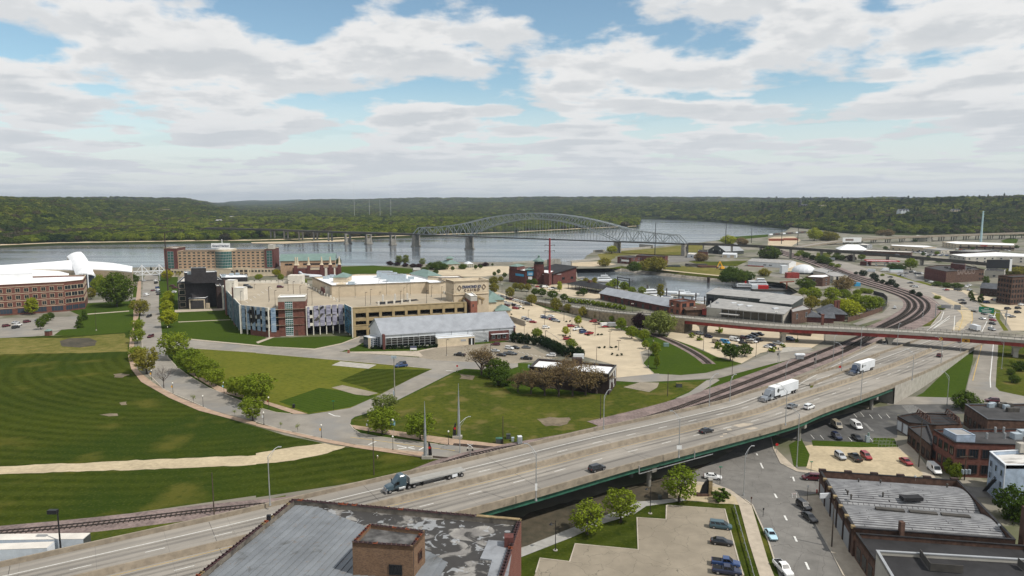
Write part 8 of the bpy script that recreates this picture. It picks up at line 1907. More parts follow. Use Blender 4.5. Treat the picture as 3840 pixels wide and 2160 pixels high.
grove('round','leaf_olive','olive leafed tree along the casino row','olive trees by the casino lot','d3 1420/650/490 1410/540/390 1520/480/390 1660/720/555 1740/600/485 1830/610/490 1930/620/500 1985/830/660',wide=1.1);grove('round','leaf_olive','olive tree on the lot edge by the approach wall','lot edge trees','d1 745/850/635 1150/925/768 925/852/720',wide=1.0,name='tree')
grove('round','leaf_bright','bright young tree in the casino lot','casino lot trees','d1 1080/1050/905 890/1200/1065');grove('round','leaf_street','green tree in the casino lot','casino lot trees','d1 455/1250/1085 975/1430/1250 1885/1252/1062 2065/1285/1108 2100/1405/1275 2240/1500/1310 1600/1010/890 1728/1122/932',wide=1.1);grove('upright','leaf_olive','slim young tree before the stone wall',None,'d1 1345/955/840',wide=.9)
grove('big','leaf_purple','very dark purple leaved tree before the stone wall',None,'d1 2010/1120/865',wide=.95);grove('big','leaf_pale','broad pale olive tree beside the overpass end',None,'d1 2310/1200/848',wide=1.25);grove('upright','leaf_street','upright tree at the grass wedge corner','wedge trees','b2 1455/600/440 1440/470/330',wide=.8)
grove('round','leaf_deep','round clipped tree in the planted strip','planted strip trees','d1 425/600/490 530/615/490 690/660/515 870/690/570',wide=1.25);grove('round','leaf_deep','round dark tree outside the museum','museum trees','d1 412/450/342 340/430/350',wide=1.2);grove('upright','leaf_bright','bright upright tree by the market shed',None,'d1 798/540/385');grove('round','leaf_deep','round trimmed tree in the shed forecourt','forecourt trees','d1 1160/605/490 1080/600/530',wide=1.3)
grove('round','leaf_street','bright tree on the harbor quay','quay trees','d1 1545/535/400 1630/490/345 1775/545/385 1890/575/465 2045/580/465',wide=1.2);grove('upright','leaf_olive','tall thin leafed tree by the moored boats',None,'d1 2320/640/425',wide=1.1);grove('clump','leaf_olive','low olive bush on the quay','quay bushes','d1 1310/450/360 1200/400/330 1330/395/325 1480/530/440')
_h=P('d1 935 700, 1040 715, 1150 725, 1260 735, 1370 755, 1480 775, 1590 790, 1690 805, 1770 815')
for _p,_ in along(_h,2.6):tree('shrub',_p,'clipped green hedge shrub along the approach wall',3.4,'leaf_street','hedge along the approach',None,1.0)
for _p,_ in along(P('b2 20 330, 150 350, 300 365, 420 420, 520 470, 690 490'),4.2):tree('clump',_p,'dark evergreen hedge bush between the two lots',5.4,'leaf_dark','evergreen hedge between lots',None,.72)
for _p,_ in along(P('b1 1170 400, 1500 398, 1820 385'),1.7):tree('shrub',_p,'round clipped shrub before the black glass front',1.9,'leaf_dark','shrubs before the long hall')
for _p,_ in along(P('b1 2310 325, 2570 300'),2.0):tree('shrub',_p,'round shrub below the brick panel of the hall',1.7,'leaf_dark','shrubs by the brick panel')
grove('round','leaf_street','leafy tree in the grove by the museum','museum grove','a3 350/1110/1020 455/1150/1015 640/1160/1015 760/1150/1035 880/1210/1080 990/1260/1100 1085/1250/1105 900/1110/1035 690/1230/1120',wide=1.35);grove('round','leaf_bright','bright leafed tree beside the old station','museum grove','a3 790/1300/1130 840/1330/1160',wide=1.3);grove('round','leaf_olive','olive tree in the grove by the museum','museum grove','a3 440/1240/1105 600/1250/1130',wide=1.2)
grove('brown',None,'leafless brown thicket bush against the brick warehouse','brown thicket','b2 60/830/640 190/850/600 330/868/560 470/875/560 610/875/540 740/865/560 850/850/600 560/760/470 780/740/520 400/780/560',wide=1.0);grove('brown',None,'tall russet budding bush by the side street',None,'b1 2270/660/370',wide=1.15);grove('clump','leaf_deep','green bush beside the brown thicket','thicket bushes','b1 2420/690/500 2470/770/590',wide=1.1)
grove('young','leaf_street','young maple beside the footpath below the viaduct','footpath maples','c2 762/1030/700 1086/912/580 1690/705/352',wide=1.2);grove('clump','leaf_deep','dense dark green tree behind the depot',None,'b3 1985/1010/830',wide=1.15);grove('clump','leaf_deep','low shrub on the slip road verge','verge shrubs','b3 2440/660/600 2530/620/520 2480/740/660')
grove('shrub','leaf_deep','spreading shrub in the corner gravel bed','corner bed shrubs','c2 2060/690/600 2110/640/570 2150/660/600',wide=1.6);grove('clump','leaf_street','ivy bush against the factory brick wall','wall bushes','c3 1850/430/260 1890/470/330',wide=.7);grove('clump','leaf_deep','overgrown bush beside the blue building','wall bushes','c3 2470/880/560 2540/900/680',wide=.8)
grove('round','leaf_deep','round tree at the lower lot corner','lower lot trees','b2 2195/515/350 2342/475/352',wide=1.3);grove('shrub','leaf_street','clipped shrub in the lot below the overpass','lower lot shrubs','b2 2090/235/180 1810/285/235 1885/315/265 2075/395/330 2150/420/350 b3 150/385/350 40/430/380 290/330/300 d4 1560/1430/1385 1640/1410/1370 1740/1360/1320',wide=1.25)
grove('clump','leaf_olive','olive scrub tree on the far harbor bank','harbor bank scrub','a2 930/800/720 1420/835/710 1480/840/720 a2 1330/840/745 a2 2540/900/825',wide=1.25);grove('clump','leaf_deep','dark green scrub on the far harbor bank','harbor bank scrub','a2 1225/850/755 2210/950/810 2150/960/850 2280/955/840 2370/940/850',wide=1.3);grove('round','leaf_bright','lone bright tree by the river wall',None,'a2 1000/675/595',wide=1.5);grove('clump','leaf_bright','wide bright tree at the river bend',None,'d5 1740/385/255',wide=1.5)
grove('clump','leaf_bud','brownish scrub near the rail yard','rail yard scrub','d5 1930/390/290 1980/390/320 1310/640/520 1350/630/530 a3 760/1040/910 a3 1210/495/430 1130/490/440',wide=1.4);grove('clump','leaf_deep','dark bush below the bridge approach','approach bushes','d5 2350/600/420 2420/600/470 a3 380/715/660 450/735/690 540/770/690 600/780/720 680/735/680 740/740/690 380/1030/920 2500/620/590',wide=1.4);grove('big','leaf_bright','big bright tree by the logging yard',None,'a3 465/545/415',wide=1.2);grove('clump','leaf_olive','olive trees under the expressway ramp','ramp trees','a3 640/545/460 560/540/450',wide=1.5)
grove('round','leaf_street','green tree beside the fuel station','fuel station trees','a3 1430/838/722 940/742/678 1700/690/650',wide=1.3);grove('clump','leaf_deep','dark bushes between fuel station and tree','fuel station trees','a3 1260/835/775 1330/838/785',wide=1.5);grove('clump','leaf_purple','purple leaved tree under the viaduct',None,'a3 835/745/685',wide=1.5);grove('upright','leaf_deep','dark tree between factory and mill',None,'a3 2190/1000/900',wide=1.2);grove('clump','leaf_olive','wide yellow olive tree beyond the mill','mill trees','a3 2450/890/815 2540/890/810',wide=2.0);grove('cone','leaf_deep','dark evergreen on the mill verge','mill evergreens','a3 2040/1120/1040 2140/1165/1080 2060/1150/1090',wide=1.4)
grove('clump','leaf_dark','dark rounded shrub on the expressway median','expressway shrubs','a3 885/885/855 955/898/840 1065/935/870 1095/955/920 1150/972/935 1240/990/930 1290/1015/975 1455/1080/1035 1520/1105/1060 1195/985/955',wide=1.1);grove('clump','leaf_deep','low shrubs before the lettered factory','factory shrubs','a3 1700/1000/955 1800/1015/965 1900/1020/970',wide=1.8)
grove('round','leaf_deep','dark street tree in the industrial quarter','industrial quarter trees','a3 1180/640/600 1290/700/655 1560/700/660 1610/745/700 1720/770/725 2060/640/605 2380/640/600 2240/625/590 700/700/650 620/690/640 1480/560/530 2520/720/670 2480/760/705',wide=1.4)
grove('clump','leaf_street','bushy scrub along the railway embankment','embankment scrub','a3 300/700/665 330/680/640 500/740/700 560/745/700 1150/900/875 640/800/765 700/815/780 1700/1130/1095 1740/1240/1200 960/1070/1020 1020/1075/1030',wide=1.5)
grove('vase','leaf_street','verge tree on the slip road',None,'b3 2460/570/500',wide=1)
for _ti,_s in(('d1','1080/1080 1140/1085 885/1225 950/1225 850/1225 1230/1205 1380/1200 1430/1195 800/1005 900/1000 960/995 180/805 250/805 1400/1395 1480/1392 1580/1390 1650/1388 70/890'),('b2','1010/460 1060/470 1100/465')):
 for _w in _s.split():_x,_y=map(float,_w.split('/'));tree('shrub',at(_ti,_x,_y),'small mounded shrub in a lot island',1.1,'leaf_dark','lot island shrubs',None,1.3)
# -- lamps and poles
def post(name,label,cat,p,group,builder):
 t=thing(name,label,cat,p,0,group);builder(t);return t
def B_(t,nm,mb,mt):return MBl(mb,nm,mt,t)
_pm={}
def shared(key,fn):
 if key not in _pm:_pm[key]=fn()
 return _pm[key]
def ornamental(ti,x,y,label,banner=None,h=4.4,z=0.14,twin=False,grp='ornamental street lamps'):
 t=thing('street_lamp',label,'lamp',at(ti,x,y,z),0,grp)
 inst('pole',shared('op%s'%h,lambda:MB().cyl((0,0,0),(0,0,.5),.16,.1,8).cyl((0,0,.5),(0,0,h-.5),.075,.06,8).mesh('pole',['black_metal'])),t)
 for dx in((-.45,.45)if twin else(0,)):inst('globe',shared('og',lambda:MB().ball((0,0,0),.26,8,0,1.2).mesh('globe',['lamp_glass'])),t,(dx,0,h-.3))
 if twin:inst('crossbar',shared('oc',lambda:MB().box((0,0,0),(1.0,.08,.08)).mesh('crossbar',['black_metal'])),t,(0,0,h-.7))
 if banner:inst('banner',shared('ob'+banner,lambda:MB().box((-.36,0,0),(.5,.03,.8)).mesh('banner',[banner])),t,(0,0,h*.62))
for _s,_b in(('b0 1528 712','sign_yellow'),('b0 1742 846','sign_yellow'),('b0 2045 982',None),('b0 2002 722',None),('b0 2255 842','sign_sky'),('b1 130 998','clay_orange'),('b1 80 1158','sign_white'),('b1 660 1292','sign_yellow'),('b1 1130 1243','sign_white'),('b1 1378 1412',None),('b1 1938 1358',None),('a0 1410 1240',None),('b0 1385 380',None),('b0 1690 250',None)):
 _t,_x,_y=_s.split();ornamental(_t,float(_x),float(_y),'black globe street lamp on the curving street pavement'+(' with %s banner'%{'sign_yellow':'yellow','sign_sky':'blue','clay_orange':'orange','sign_white':'white'}[_b]if _b else ''),_b)
for _s in('d1 720 700','d1 1215 790','d1 1738 770','d1 1895 860','d1 2505 890','d1 300 640','d3 1540 620','d4 420 940','d4 1080 950','d4 1645 1010'):
 _t,_x,_y=_s.split();ornamental(_t,float(_x),float(_y),'twin globe lamp along the overpass approach',None,6.5,8.0 if _t=='d4' else .1,True,'twin globe lamps')
def lotlamp(ti,x,y,ytop,label,grp,z=.1,twin=False,matn='brown_pole',base=True):
 p=at(ti,x,y,z);h=max(3.0,rise(p,ti,ytop));t=thing('lot_lamp',label,'lamp',p,0,grp)
 inst('pole',shared('lp%s'%matn,lambda:MB().cyl((0,0,0),(0,0,1),.11,.08,6).mesh('pole',[matn])),t,sc=(1,1,h))
 if base:inst('base',shared('lb',lambda:MB().cyl((0,0,0),(0,0,.8),.32,None,8).mesh('base',['slab_concrete'])),t)
 for s in((-1,1)if twin else(1,)):inst('lamp_head',shared('lh%s'%matn,lambda:MB().box((0,0,0),(.9,.45,.2)).mesh('lamp_head',[matn])),t,(s*.55,0,h))
for _w in '325/955/815 570/1070/858 985/1040/845 865/980/790 1555/1388/1135 1690/1425/1275 1335/1205/1010 960/1180/1062 585/1332/1130 265/1190/1035 205/760/640 580/940/640 830/850/660 1405/985/795 1635/1010/880 1885/1035/965 2075/1200/1060 2215/1290/1170 2260/1449/1310 2435/1190/975'.split():
 _v=list(map(float,_w.split('/')));lotlamp('d1',*_v,'tall dark lamp post in the casino lot','casino lot lamps',twin=_v[1]>1380 or _v[0]==570)
for _ti,_w in(('b2','850/535/380 1370/582/390 2213/690/490 1925/415/255 2455/475/335 335/345/215 1325/310/170 1570/265/120'),('b1','1918/470/305 2360/440/290'),('b0','970/215/20'),('b3','298/305/225 115/335/230 570/320/225')):
 for _q in _w.split():_v=list(map(float,_q.split('/')));lotlamp(_ti,*_v,'dark lamp post among the lower parking lots','lower lot lamps')
for _w in '40/695/465 130/742/520 325/530/370 405/605/390 508/612/450 618/705/500 688/742/530 1097/695/480 1338/625/415 1493/755/550 1570/735/505 1692/545/370 1812/595/380 2168/595/400 2120/625/425 2415/705/520 2487/615/450 2022/725/530 2073/675/480 185/440/270 1232/570/350'.split():
 lotlamp('d2',*map(float,_w.split('/')),'thin lamp post on the garage roof deck','garage deck lamps',15.0)
for _w in '625/765/545 790/775/580 403/795/600 475/700/560 655/610/440'.split():lotlamp('d3',*map(float,_w.split('/')),'thin lamp post on the garage deck near the casino sign','garage deck lamps',15.0)
for _w in '882/385/205 938/440/250 1062/590/370 1485/535/305 1580/600/360 1265/340/265 1955/445/290 1855/440/225'.split():lotlamp('d0',*map(float,_w.split('/')),'thin lamp post on the garage roof near the lift towers','garage deck lamps',15.0)
def davit(ti,x,y,ytop,ax,label,z=0.1,grp='highway lamps',sign=None):
 p=at(ti,x,y,z);h=max(7.0,rise(p,ti,ytop)if ytop is not None else 10.5);t=thing('highway_lamp',label,'lamp',p,0,grp);mb=MB().cyl((0,0,0),(0,0,h),.14,.09,8).cyl((0,0,0),(0,0,.5),.28,.22,8);B_(t,'pole',mb,'galvanised')
 a=Vector((ax,2.0 if ax else 0,0));m2=MB();pts=[Vector((0,0,h))+a*s+Vector((0,0,1.5*math.sin(s*1.57)))for s in(0,.35,.7,1)]
 for q,r in zip(pts,pts[1:]):m2.cyl(q,r,.06,None,6)
 m2.bar((0,0,h-1.2),pts[2],.05);B_(t,'arm',m2,'galvanised');e=pts[-1];B_(t,'lamp_head',MB().box((e.x+(.3 if ax>0 else-.3),e.y,e.z),(.8,.35,.16)),'galvanised')
 if sign:B_(t,'sign_plate',MB().box((0,-.15,sign[0]),(sign[1],.05,sign[2])),sign[3])
for _ti,_x,_y,_yt,_ax,_z,_sg in(('c1',142,738,250,1.6,9,None),('c2',242,692,215,-2,9,(3.2,.5,1.6,'sign_white')),('c2',1678,258,-130,-1.5,9,(2.8,1.3,1.0,'sign_white')),('b2',922,1208,880,1.6,9,None),('b2',1985,975,710,2.5,9,None),('b2',2192,925,790,1.8,9,None),('b3',175,1165,820,-2,9,None),('b3',932,915,610,-2,8.6,None),('b3',1450,712,450,-2,7.4,None),('b3',1738,565,320,-1.5,4,None),('b3',1935,440,210,-1.5,1,None),('b3',1300,378,180,1.5,1.5,None),('b3',932,402,215,1.5,4.4,None),('b3',655,520,300,1.5,.2,None),('b3',740,620,380,-1.5,7.5,None),('b3',175,730,570,2,.2,None)):
 davit(_ti,_x,_y,_yt,_ax,'galvanised highway lamp on the viaduct edge',_z,sign=_sg)
for _ti,_x,_y,_yt,_ax in(('c2',2330,638,225,2.2),('b3',1800,965,680,-1),('c3',288,352,-180,-2),('b3',2350,600,330,-2),('b1',2052,1440,1150,2.5)):davit(_ti,_x,_y,_yt,_ax,'galvanised street lamp standing at street level',.1,'street level lamps')
for _ti,_x,_y,_yt in(('c2',1390,820,540),('c2',437,1190,890)):
 _p=at(_ti,_x,_y,.1);_h=rise(_p,_ti,_yt);_t=thing('path_lamp','tall black lamp post beside the footpath','lamp',_p,0,'footpath lamps');B_(_t,'pole',MB().cyl((0,0,0),(0,0,.5),.2,.1,8).cyl((0,0,.5),(0,0,_h),.09,.06,8),'black_metal');B_(_t,'arm',MB().bar((0,0,_h-.8),(-1.0,0,_h-.5),.08),'black_metal');B_(_t,'lamp_shade',MB().cyl((-1.0,0,_h-.95),(-1.0,0,_h-.6),.4,.1,10),'black_metal');B_(_t,'footing',MB().cyl((0,0,0),(0,0,.12),.5,None,10),'slab_concrete')
def pole(ti,x,y,ytop,label,r=.16,matn='wood_pole',arms=0,z=0.0,grp='utility poles',armw=2.4,name='utility_pole'):
 p=at(ti,x,y,z);h=rise(p,ti,ytop);t=thing(name,label,'pole',p,0,grp);B_(t,'pole',MB().cyl((0,0,-.1),(0,0,h),r,r*.6,10),matn)
 for i in range(arms):B_(t,'cross_arm',MB().box((0,-.15,h-.5-i*(.09*h if h>20 else 1.0)),(armw,.2,.2)),matn if h>20 else 'wood_pole')
 return t,h,p
for _ti,_x,_y,_yt,_l in(('c1',1187,432,60,'plain wooden pole on the lawn beside the viaduct'),('c0',2157,858,410,'plain wooden pole between railway and viaduct'),('b2',890,1108,855,'wooden pole beside the silver lamp at the lawn edge'),('b2',1565,875,630,'wooden pole near the green cabinet by the tracks'),('b1',2485,1358,1075,'wooden pole beside the utility cabinets'),('c3',640,1158,700,'leaning wooden pole on the garage pavement'),('c3',1515,352,-120,'tall wooden pole at the alley mouth'),('d1',865,975,800,'thin wooden pole in the casino lot')):pole(_ti,_x,_y,_yt,_l)
_t,_h,_p=pole('c3',1975,485,228,'wooden pole carrying three grey transformers',arms=1,armw=3.6)
for _dx in(-.9,0,.9):B_(_t,'transformer',MB().cyl((_dx,-.4,_h-5.2),(_dx,-.4,_h-4.0),.33,None,10),'ac_metal')
_t,_h,_p=pole('b1',1397,918,480,'tall grey pole with floodlight boxes by the diagonal street',matn='pier_concrete',r=.22);B_(_t,'floodlight',MB().box((-.5,-.2,_h),(.9,.6,.9)).box((.5,-.2,_h),(.9,.6,.9)),'ac_metal');B_(_t,'control_box',MB().box((-.3,-.2,3),(.5,.5,1.6)),'ac_metal')
_t,_h,_p=pole('c0',612,1190,800,'black pole with big floodlight box beside the trailers',matn='black_metal',r=.2,z=2.0);B_(_t,'floodlight',MB().box((-.9,-.1,_h),(1.9,.9,.8)),'black_metal')
for _ti,_x,_y,_yt,_l,_a in(('a2',1437,705,370,'very tall black transmission pole beyond the harbor',1),('a2',2145,665,345,'very tall black transmission pole beside the gabled shed',2),('a2',2408,565,420,'black transmission pole near the river bend',1),('a3',135,575,405,'dark transmission pole in the logging yard',1),('a3',297,590,405,'dark transmission pole beside the logging yard tracks',1),('a3',690,1040,905,'stubby black striped stack pole by the beige warehouse',0),('a0',1692,1060,462,'towering brown transmission pole before the hotel',2)):pole(_ti,_x,_y,_yt,_l,1.3 if 'stubby' in _l else .55,'brown_pole' if 'brown' in _l else 'black_metal',_a,armw=5,grp='transmission poles',name='transmission_pole')
_t,_h,_p=pole('a2',377,990,518,'giant red steel transmission pole beside the museum',1.15,'red_pole',0,grp=None,name='transmission_pole')
for _z in(.97,.84,.72):
 for _s in(-1,1):B_(_t,'cross_arm',MB().bar((0,0,_h*_z),(_s*4.2,0,_h*_z+.8),.35).cyl((_s*4.2,0,_h*_z-.6),(_s*4.2,0,_h*_z+.8),.2),'brown_pole')
_p=at('a3',2140,560);_t=thing('transmission_pole','giant pale blue steel pole above the supermarket','pole',_p);_h=rise(_p,'a3',245);B_(_t,'pole',MB().cyl((0,0,0),(0,0,_h),1.9,.9,12),'teal_white')
for _z in(.98,.9,.82):B_(_t,'cross_arm',MB().box((1.2,0,_h*_z),(4,.4,.4)),'teal_white')
for _x,_yt,_yb in((992,-40,310),(1143,-20,310),(1250,130,320),(1358,130,310)):
 _p=gp(*px('a1',_x,_yb),0);_t=thing('radio_mast','thin white radio mast on the far flood plain','mast',_p,0,'radio masts');B_(_t,'mast',MB().cyl((0,0,0),(0,0,rise(_p,'a1',_yt)),.4,.3,6),'sign_white')
def signal(ti,x,y,ytop,label):
 p=at(ti,x,y,.3);h=rise(p,ti,ytop);t=thing('rail_signal',label,'signal',p,0,'rail signals');B_(t,'mast',MB().bar((-.3,0,0),(-.3,0,h),.12).bar((.3,0,0),(.3,0,h),.12).bar((-.3,0,h*.3),(.3,0,h*.6),.08).bar((.3,0,h*.3),(-.3,0,h*.6),.08),'galvanised')
 for z in(h,h*.62):B_(t,'signal_head',MB().box((-.5,-.2,z),(.5,.3,1.1)),'black_metal')
signal('b3',105,540,395,'black headed rail signal mast by the tracks');signal('b3',475,585,450,'rail signal mast between tracks and ramp');signal('a3',1555,1330,1240,'rail signal on the track curve')
# -- gateway spires and their sign fins
for _ti,_x,_yb,_tt,_yt,_l,_fx in(('c1',1705,262,'b1',925,'tapered steel gateway spire on the near pavement',1),('b1',2042,1295,'b1',745,'tapered steel gateway spire on the far lawn',-1)):
 _p=at(_ti,_x,_yb,.1);_h=rise(_p,_tt,_yt);_t=thing('gateway_spire',_l,'spire',_p);_m=MB()
 for _i in range(7):_z0,_z1=_h*_i/7,_h*(_i+1)/7;_m.cyl((0,0,_z0),(0,0,_z1-.12),.58*(1-_i/7.4),.58*(1-(_i+.95)/7.4)+.02,12).cyl((0,0,_z1-.14),(0,0,_z1),.6*(1-(_i+.8)/7.4),None,12)
 B_(_t,'spire_shaft',_m,'grey_steel');B_(_t,'plinth',MB().box((.5*_fx,0,.35),(3.0,1.5,.9)),'slab_concrete');B_(_t,'sign_fin',MB().add([(_fx*.9,-.2,.8),(_fx*1.9,-.2,.8),(_fx*1.8,-.2,3.0),(_fx*1.2,-.2,4.8),(_fx*.9,-.2,4.9),(_fx*.9,.2,.8),(_fx*1.9,.2,.8),(_fx*1.8,.2,3.0),(_fx*1.2,.2,4.8),(_fx*.9,.2,4.9)],[(0,1,2,3,4),(9,8,7,6,5),(0,5,6,1),(1,6,7,2),(2,7,8,3),(3,8,9,4),(4,9,5,0)]),'black_metal');B_(_t,'emblem',MB().cyl((_fx*1.25,-.25,3.2),(_fx*1.25,-.21,3.2),.38,None,12),'sign_red')
# -- signs and small street furniture
def signpost(ti,x,y,label,w,h,zc,face,cat='sign',name='street_sign',posts=(0,),z=.1,postm='galvanised',shape=None):
 t=thing(name,label,cat,at(ti,x,y,z))
 for d in posts:B_(t,'post',MB().cyl((d,0,0),(d,0,zc+h/2),.06,None,6),postm)
 B_(t,'panel',shape or MB().box((0,-.1,zc),(w,.06,h)),face);return t
_t=signpost('b1',1378,1262,'sky blue direction sign on two posts',1.6,1.6,3.9,'sign_sky',posts=(-.3,.3));B_(_t,'sign_cap',MB().ball((.1,-.1,4.9),.5,10,0,.7),'sign_white')
_t=signpost('b1',1585,430,'white and blue property sign before the long hall',3.2,1.0,2.6,'lettering',posts=(-1.4,0,1.4));B_(_t,'lower_panel',MB().box((0,-.1,1.6),(3.2,.06,.8)),'sign_white')
signpost('b1',2025,628,'red stop sign at the diagonal street',.8,.8,2.5,'sign_red',name='stop_sign',shape=MB().cyl((0,-.12,2.6),(0,-.08,2.6),.45,None,8));signpost('c3',85,210,'round no entry sign under the viaduct',.8,.8,2.6,'sign_red',shape=MB().cyl((0,-.12,2.6),(0,-.08,2.6),.45,None,12));signpost('b3',720,625,'dark red exit gore sign on the ramp',1.0,.8,1.9,'sign_red',z=7.0)
signpost('b1',780,1020,'green street name sign at the lawn corner',.9,.25,3.6,'sign_green',postm='black_metal');signpost('c2',2092,525,'green street name sign at the stone marker',.9,.25,4.8,'sign_green',postm='black_metal');signpost('c3',430,425,'green street name sign beside the sandy lot',.8,.25,3.6,'sign_green',postm='black_metal');signpost('c3',395,690,'thin signpost at the garage corner',.4,.6,3.8,'metal_grey',postm='wood_pole');signpost('c2',2405,735,'narrow no parking sign at the kerb end',.35,.5,1.9,'rust_steel',postm='rust_steel');signpost('c3',-50,850,'narrow black sign beside the pale car',.35,.5,1.9,'black_metal',postm='black_metal')
_a,_b=at('a3',1690,1320),at('a3',2400,1395);_t=thing('sign_gantry','steel sign gantry spanning the expressway','gantry',_a);_m=MB();_o=Vector(_a);_d=_b-_a;_N=22
for _k,(_dy,_dz)in enumerate(((0,7),(0,8.6),(1.4,7),(1.4,8.6))):_m.bar((0,_dy,_dz),(_d.x,_d.y+_dy,_dz),.16)
for _i in range(_N):_p,_q=_d*(_i/_N),_d*((_i+1)/_N);_m.bar(_p+Vector((0,0,7 if _i%2 else 8.6)),_q+Vector((0,0,8.6 if _i%2 else 7)),.1)
B_(_t,'truss',_m,'galvanised')
for _p in(Vector((0,.7,0)),_d+Vector((0,.7,0))):B_(_t,'leg',MB().cyl(_p,_p+Vector((0,0,9)),.3,None,10),'galvanised')
_f=lambda u:_d*u-Vector((0,.35,0));
for _u0,_u1,_m2,_z0,_z1 in((.60,.81,'sign_green',6.4,9.8),(.06,.2,'metal_grey',6.7,8.9),(.25,.345,'metal_grey',6.5,9.6)):_p,_q=_f(_u0),_f(_u1);B_(_t,'sign_panel',MB().box(((_p.x+_q.x)/2,(_p.y+_q.y)/2,(_z0+_z1)/2),((_q-_p).length,.12,_z1-_z0),math.atan2(_d.y,_d.x)),_m2)
_p,_q=_f(.6),_f(.81)
for _z,_w in((8.9,.3),(7.9,.7),(7.1,.55)):_c=(_p+_q)/2-Vector((0,.09,0));B_(_t,'legend',MB().box((_c.x,_c.y,_z),((_q-_p).length*_w,.03,.35),math.atan2(_d.y,_d.x)),'sign_white')
_t=thing('billboard','white billboard above the low store roofs','billboard',at('a3',840,625));B_(_t,'post',MB().cyl((0,0,0),(0,0,11),.7),'metal_grey');B_(_t,'panel',MB().box((0,0,13.5),(28,.8,7)),'sign_white');B_(_t,'print',MB().box((-4,-.45,13.5),(12,.05,3)),'lettering_pale')
_t=thing('roof_billboard','black backed billboard on the grey store roof','billboard',at('a3',2310,830,7));B_(_t,'panel',MB().box((0,0,5),(22,.8,8.5)),'black_metal');B_(_t,'frame',MB().bar((-8,0,-1),(-8,0,1),.4).bar((8,0,-1),(8,0,1),.4),'metal_grey');B_(_t,'side_panel',MB().box((12.6,.5,4),(2.4,.6,12)),'sign_white')
_t=thing('stone_marker','curved black sign fin with tan stone pillar at the street corner','marker',at('c2',1955,640,.1));B_(_t,'pillar',MB().box((.9,0,2.1),(.9,.9,4.2)),'clay_buff');B_(_t,'pillar_cap',MB().box((.9,0,4.3),(1.1,1.1,.25)),'slab_concrete');B_(_t,'base',MB().box((-.9,0,.3),(3.0,1.1,.6)),'brick_brown');B_(_t,'sign_fin',MB().add([(-1.7,s*.2,.6)for s in(-1,)]+[(.45,-.2,.6),(.45,-.2,4.3),(-.2,-.2,4.0),(-1.1,-.2,2.6),(-1.7,.2,.6),(.45,.2,.6),(.45,.2,4.3),(-.2,.2,4.0),(-1.1,.2,2.6)],[(0,1,2,3,4),(9,8,7,6,5),(0,5,6,1),(2,7,8,3),(3,8,9,4),(4,9,5,0)]),'black_metal')
def boxthing(name,label,cat,ti,x,y,size,m,z=.05,rz=0.0,extra=None):
 t=thing(name,label,cat,at(ti,x,y,z),rz);B_(t,'body',MB().box((0,0,size[2]/2),size),m);B_(t,'lid',MB().box((0,0,size[2]+.05),(size[0]+.1,size[1]+.1,.1),0,0,(.9,.9)),extra or m);return t
boxthing('utility_cabinet','green utility cabinet beside the wooden pole','cabinet','b1',2450,1345,(2.3,1.6,1.5),'siding_dark',extra='green_steel');boxthing('utility_cabinet','smaller green cabinet behind the wooden pole','cabinet','b1',2540,1300,(1.3,1.1,1.4),'siding_dark');boxthing('utility_cabinet','green cabinet near the brick warehouse tracks','cabinet','b2',1680,780,(2.2,1.6,1.5),'siding_dark',extra='lawn_dry');boxthing('utility_cabinet','teal cabinet on the grass wedge','cabinet','b2',1550,372,(2.6,1.6,1.6),'roof_green');boxthing('litter_bin','black litter bin on the lawn edge','bin','b1',380,992,(.75,.75,1.3),'black_metal');boxthing('litter_bin','square dark bin beside the footpath','bin','c2',1487,678,(.8,.8,1.0),'siding_dark')
_t=boxthing('brick_pier','short brick gate pier by the driveway','pier','b1',932,440,(.9,.9,1.7),'brick_orange',extra='slab_concrete');_t=boxthing('brick_kiosk','brick sign kiosk with green roof at the office lot','kiosk','b0',490,262,(2.6,2.6,2.6),'brick_red');B_(_t,'roof',MB().box((0,0,3.1),(3.2,3.2,.9),0,0,(.15,.15)),'roof_green')
_t=boxthing('portable_toilet','grey portable toilet beside the viaduct barrier','toilet','b2',78,1350,(1.3,1.3,2.3),'ac_metal',extra='metal_white',rz=.2);B_(_t,'door',MB().box((0,-.67,1.1),(.85,.05,1.9)),'metal_grey');boxthing('portable_cabinet','small grey box beside the portable toilet','cabinet','b2',8,1325,(.8,.8,1.1),'ac_metal')
def hydrant(ti,x,y,l,body='hydrant_red'):t=thing('fire_hydrant',l,'hydrant',at(ti,x,y,.1));B_(t,'barrel',MB().cyl((0,0,0),(0,0,.75),.17,.15,10).cyl((-.3,0,.5),(.3,0,.5),.08,None,8),body);B_(t,'bonnet',MB().ball((0,0,.75),.19,10,0,1.1,True),'sign_white' if body!='hydrant_red' else body)
hydrant('c1',1223,265,'white capped fire hydrant on the lawn','clay_buff');hydrant('c3',492,612,'red fire hydrant at the garage corner')
_t=thing('crossing_signal','railway crossing signal with lamps beside the viaduct','signal',at('c1',2155,275,.1));B_(_t,'mast',MB().cyl((0,0,0),(0,0,4.6),.1,None,8),'galvanised');B_(_t,'crossbuck',MB().bar((-.8,-.15,3.6),(.8,-.15,4.7),.2,.05).bar((.8,-.15,3.6),(-.8,-.15,4.7),.2,.05),'sign_white');B_(_t,'lamp_pair',MB().cyl((-.7,-.3,2.9),(-.7,-.1,2.9),.3,None,10).cyl((.7,-.3,2.9),(.7,-.1,2.9),.3,None,10).bar((-.8,-.1,2.9),(.8,-.1,2.9),.1),'black_metal')
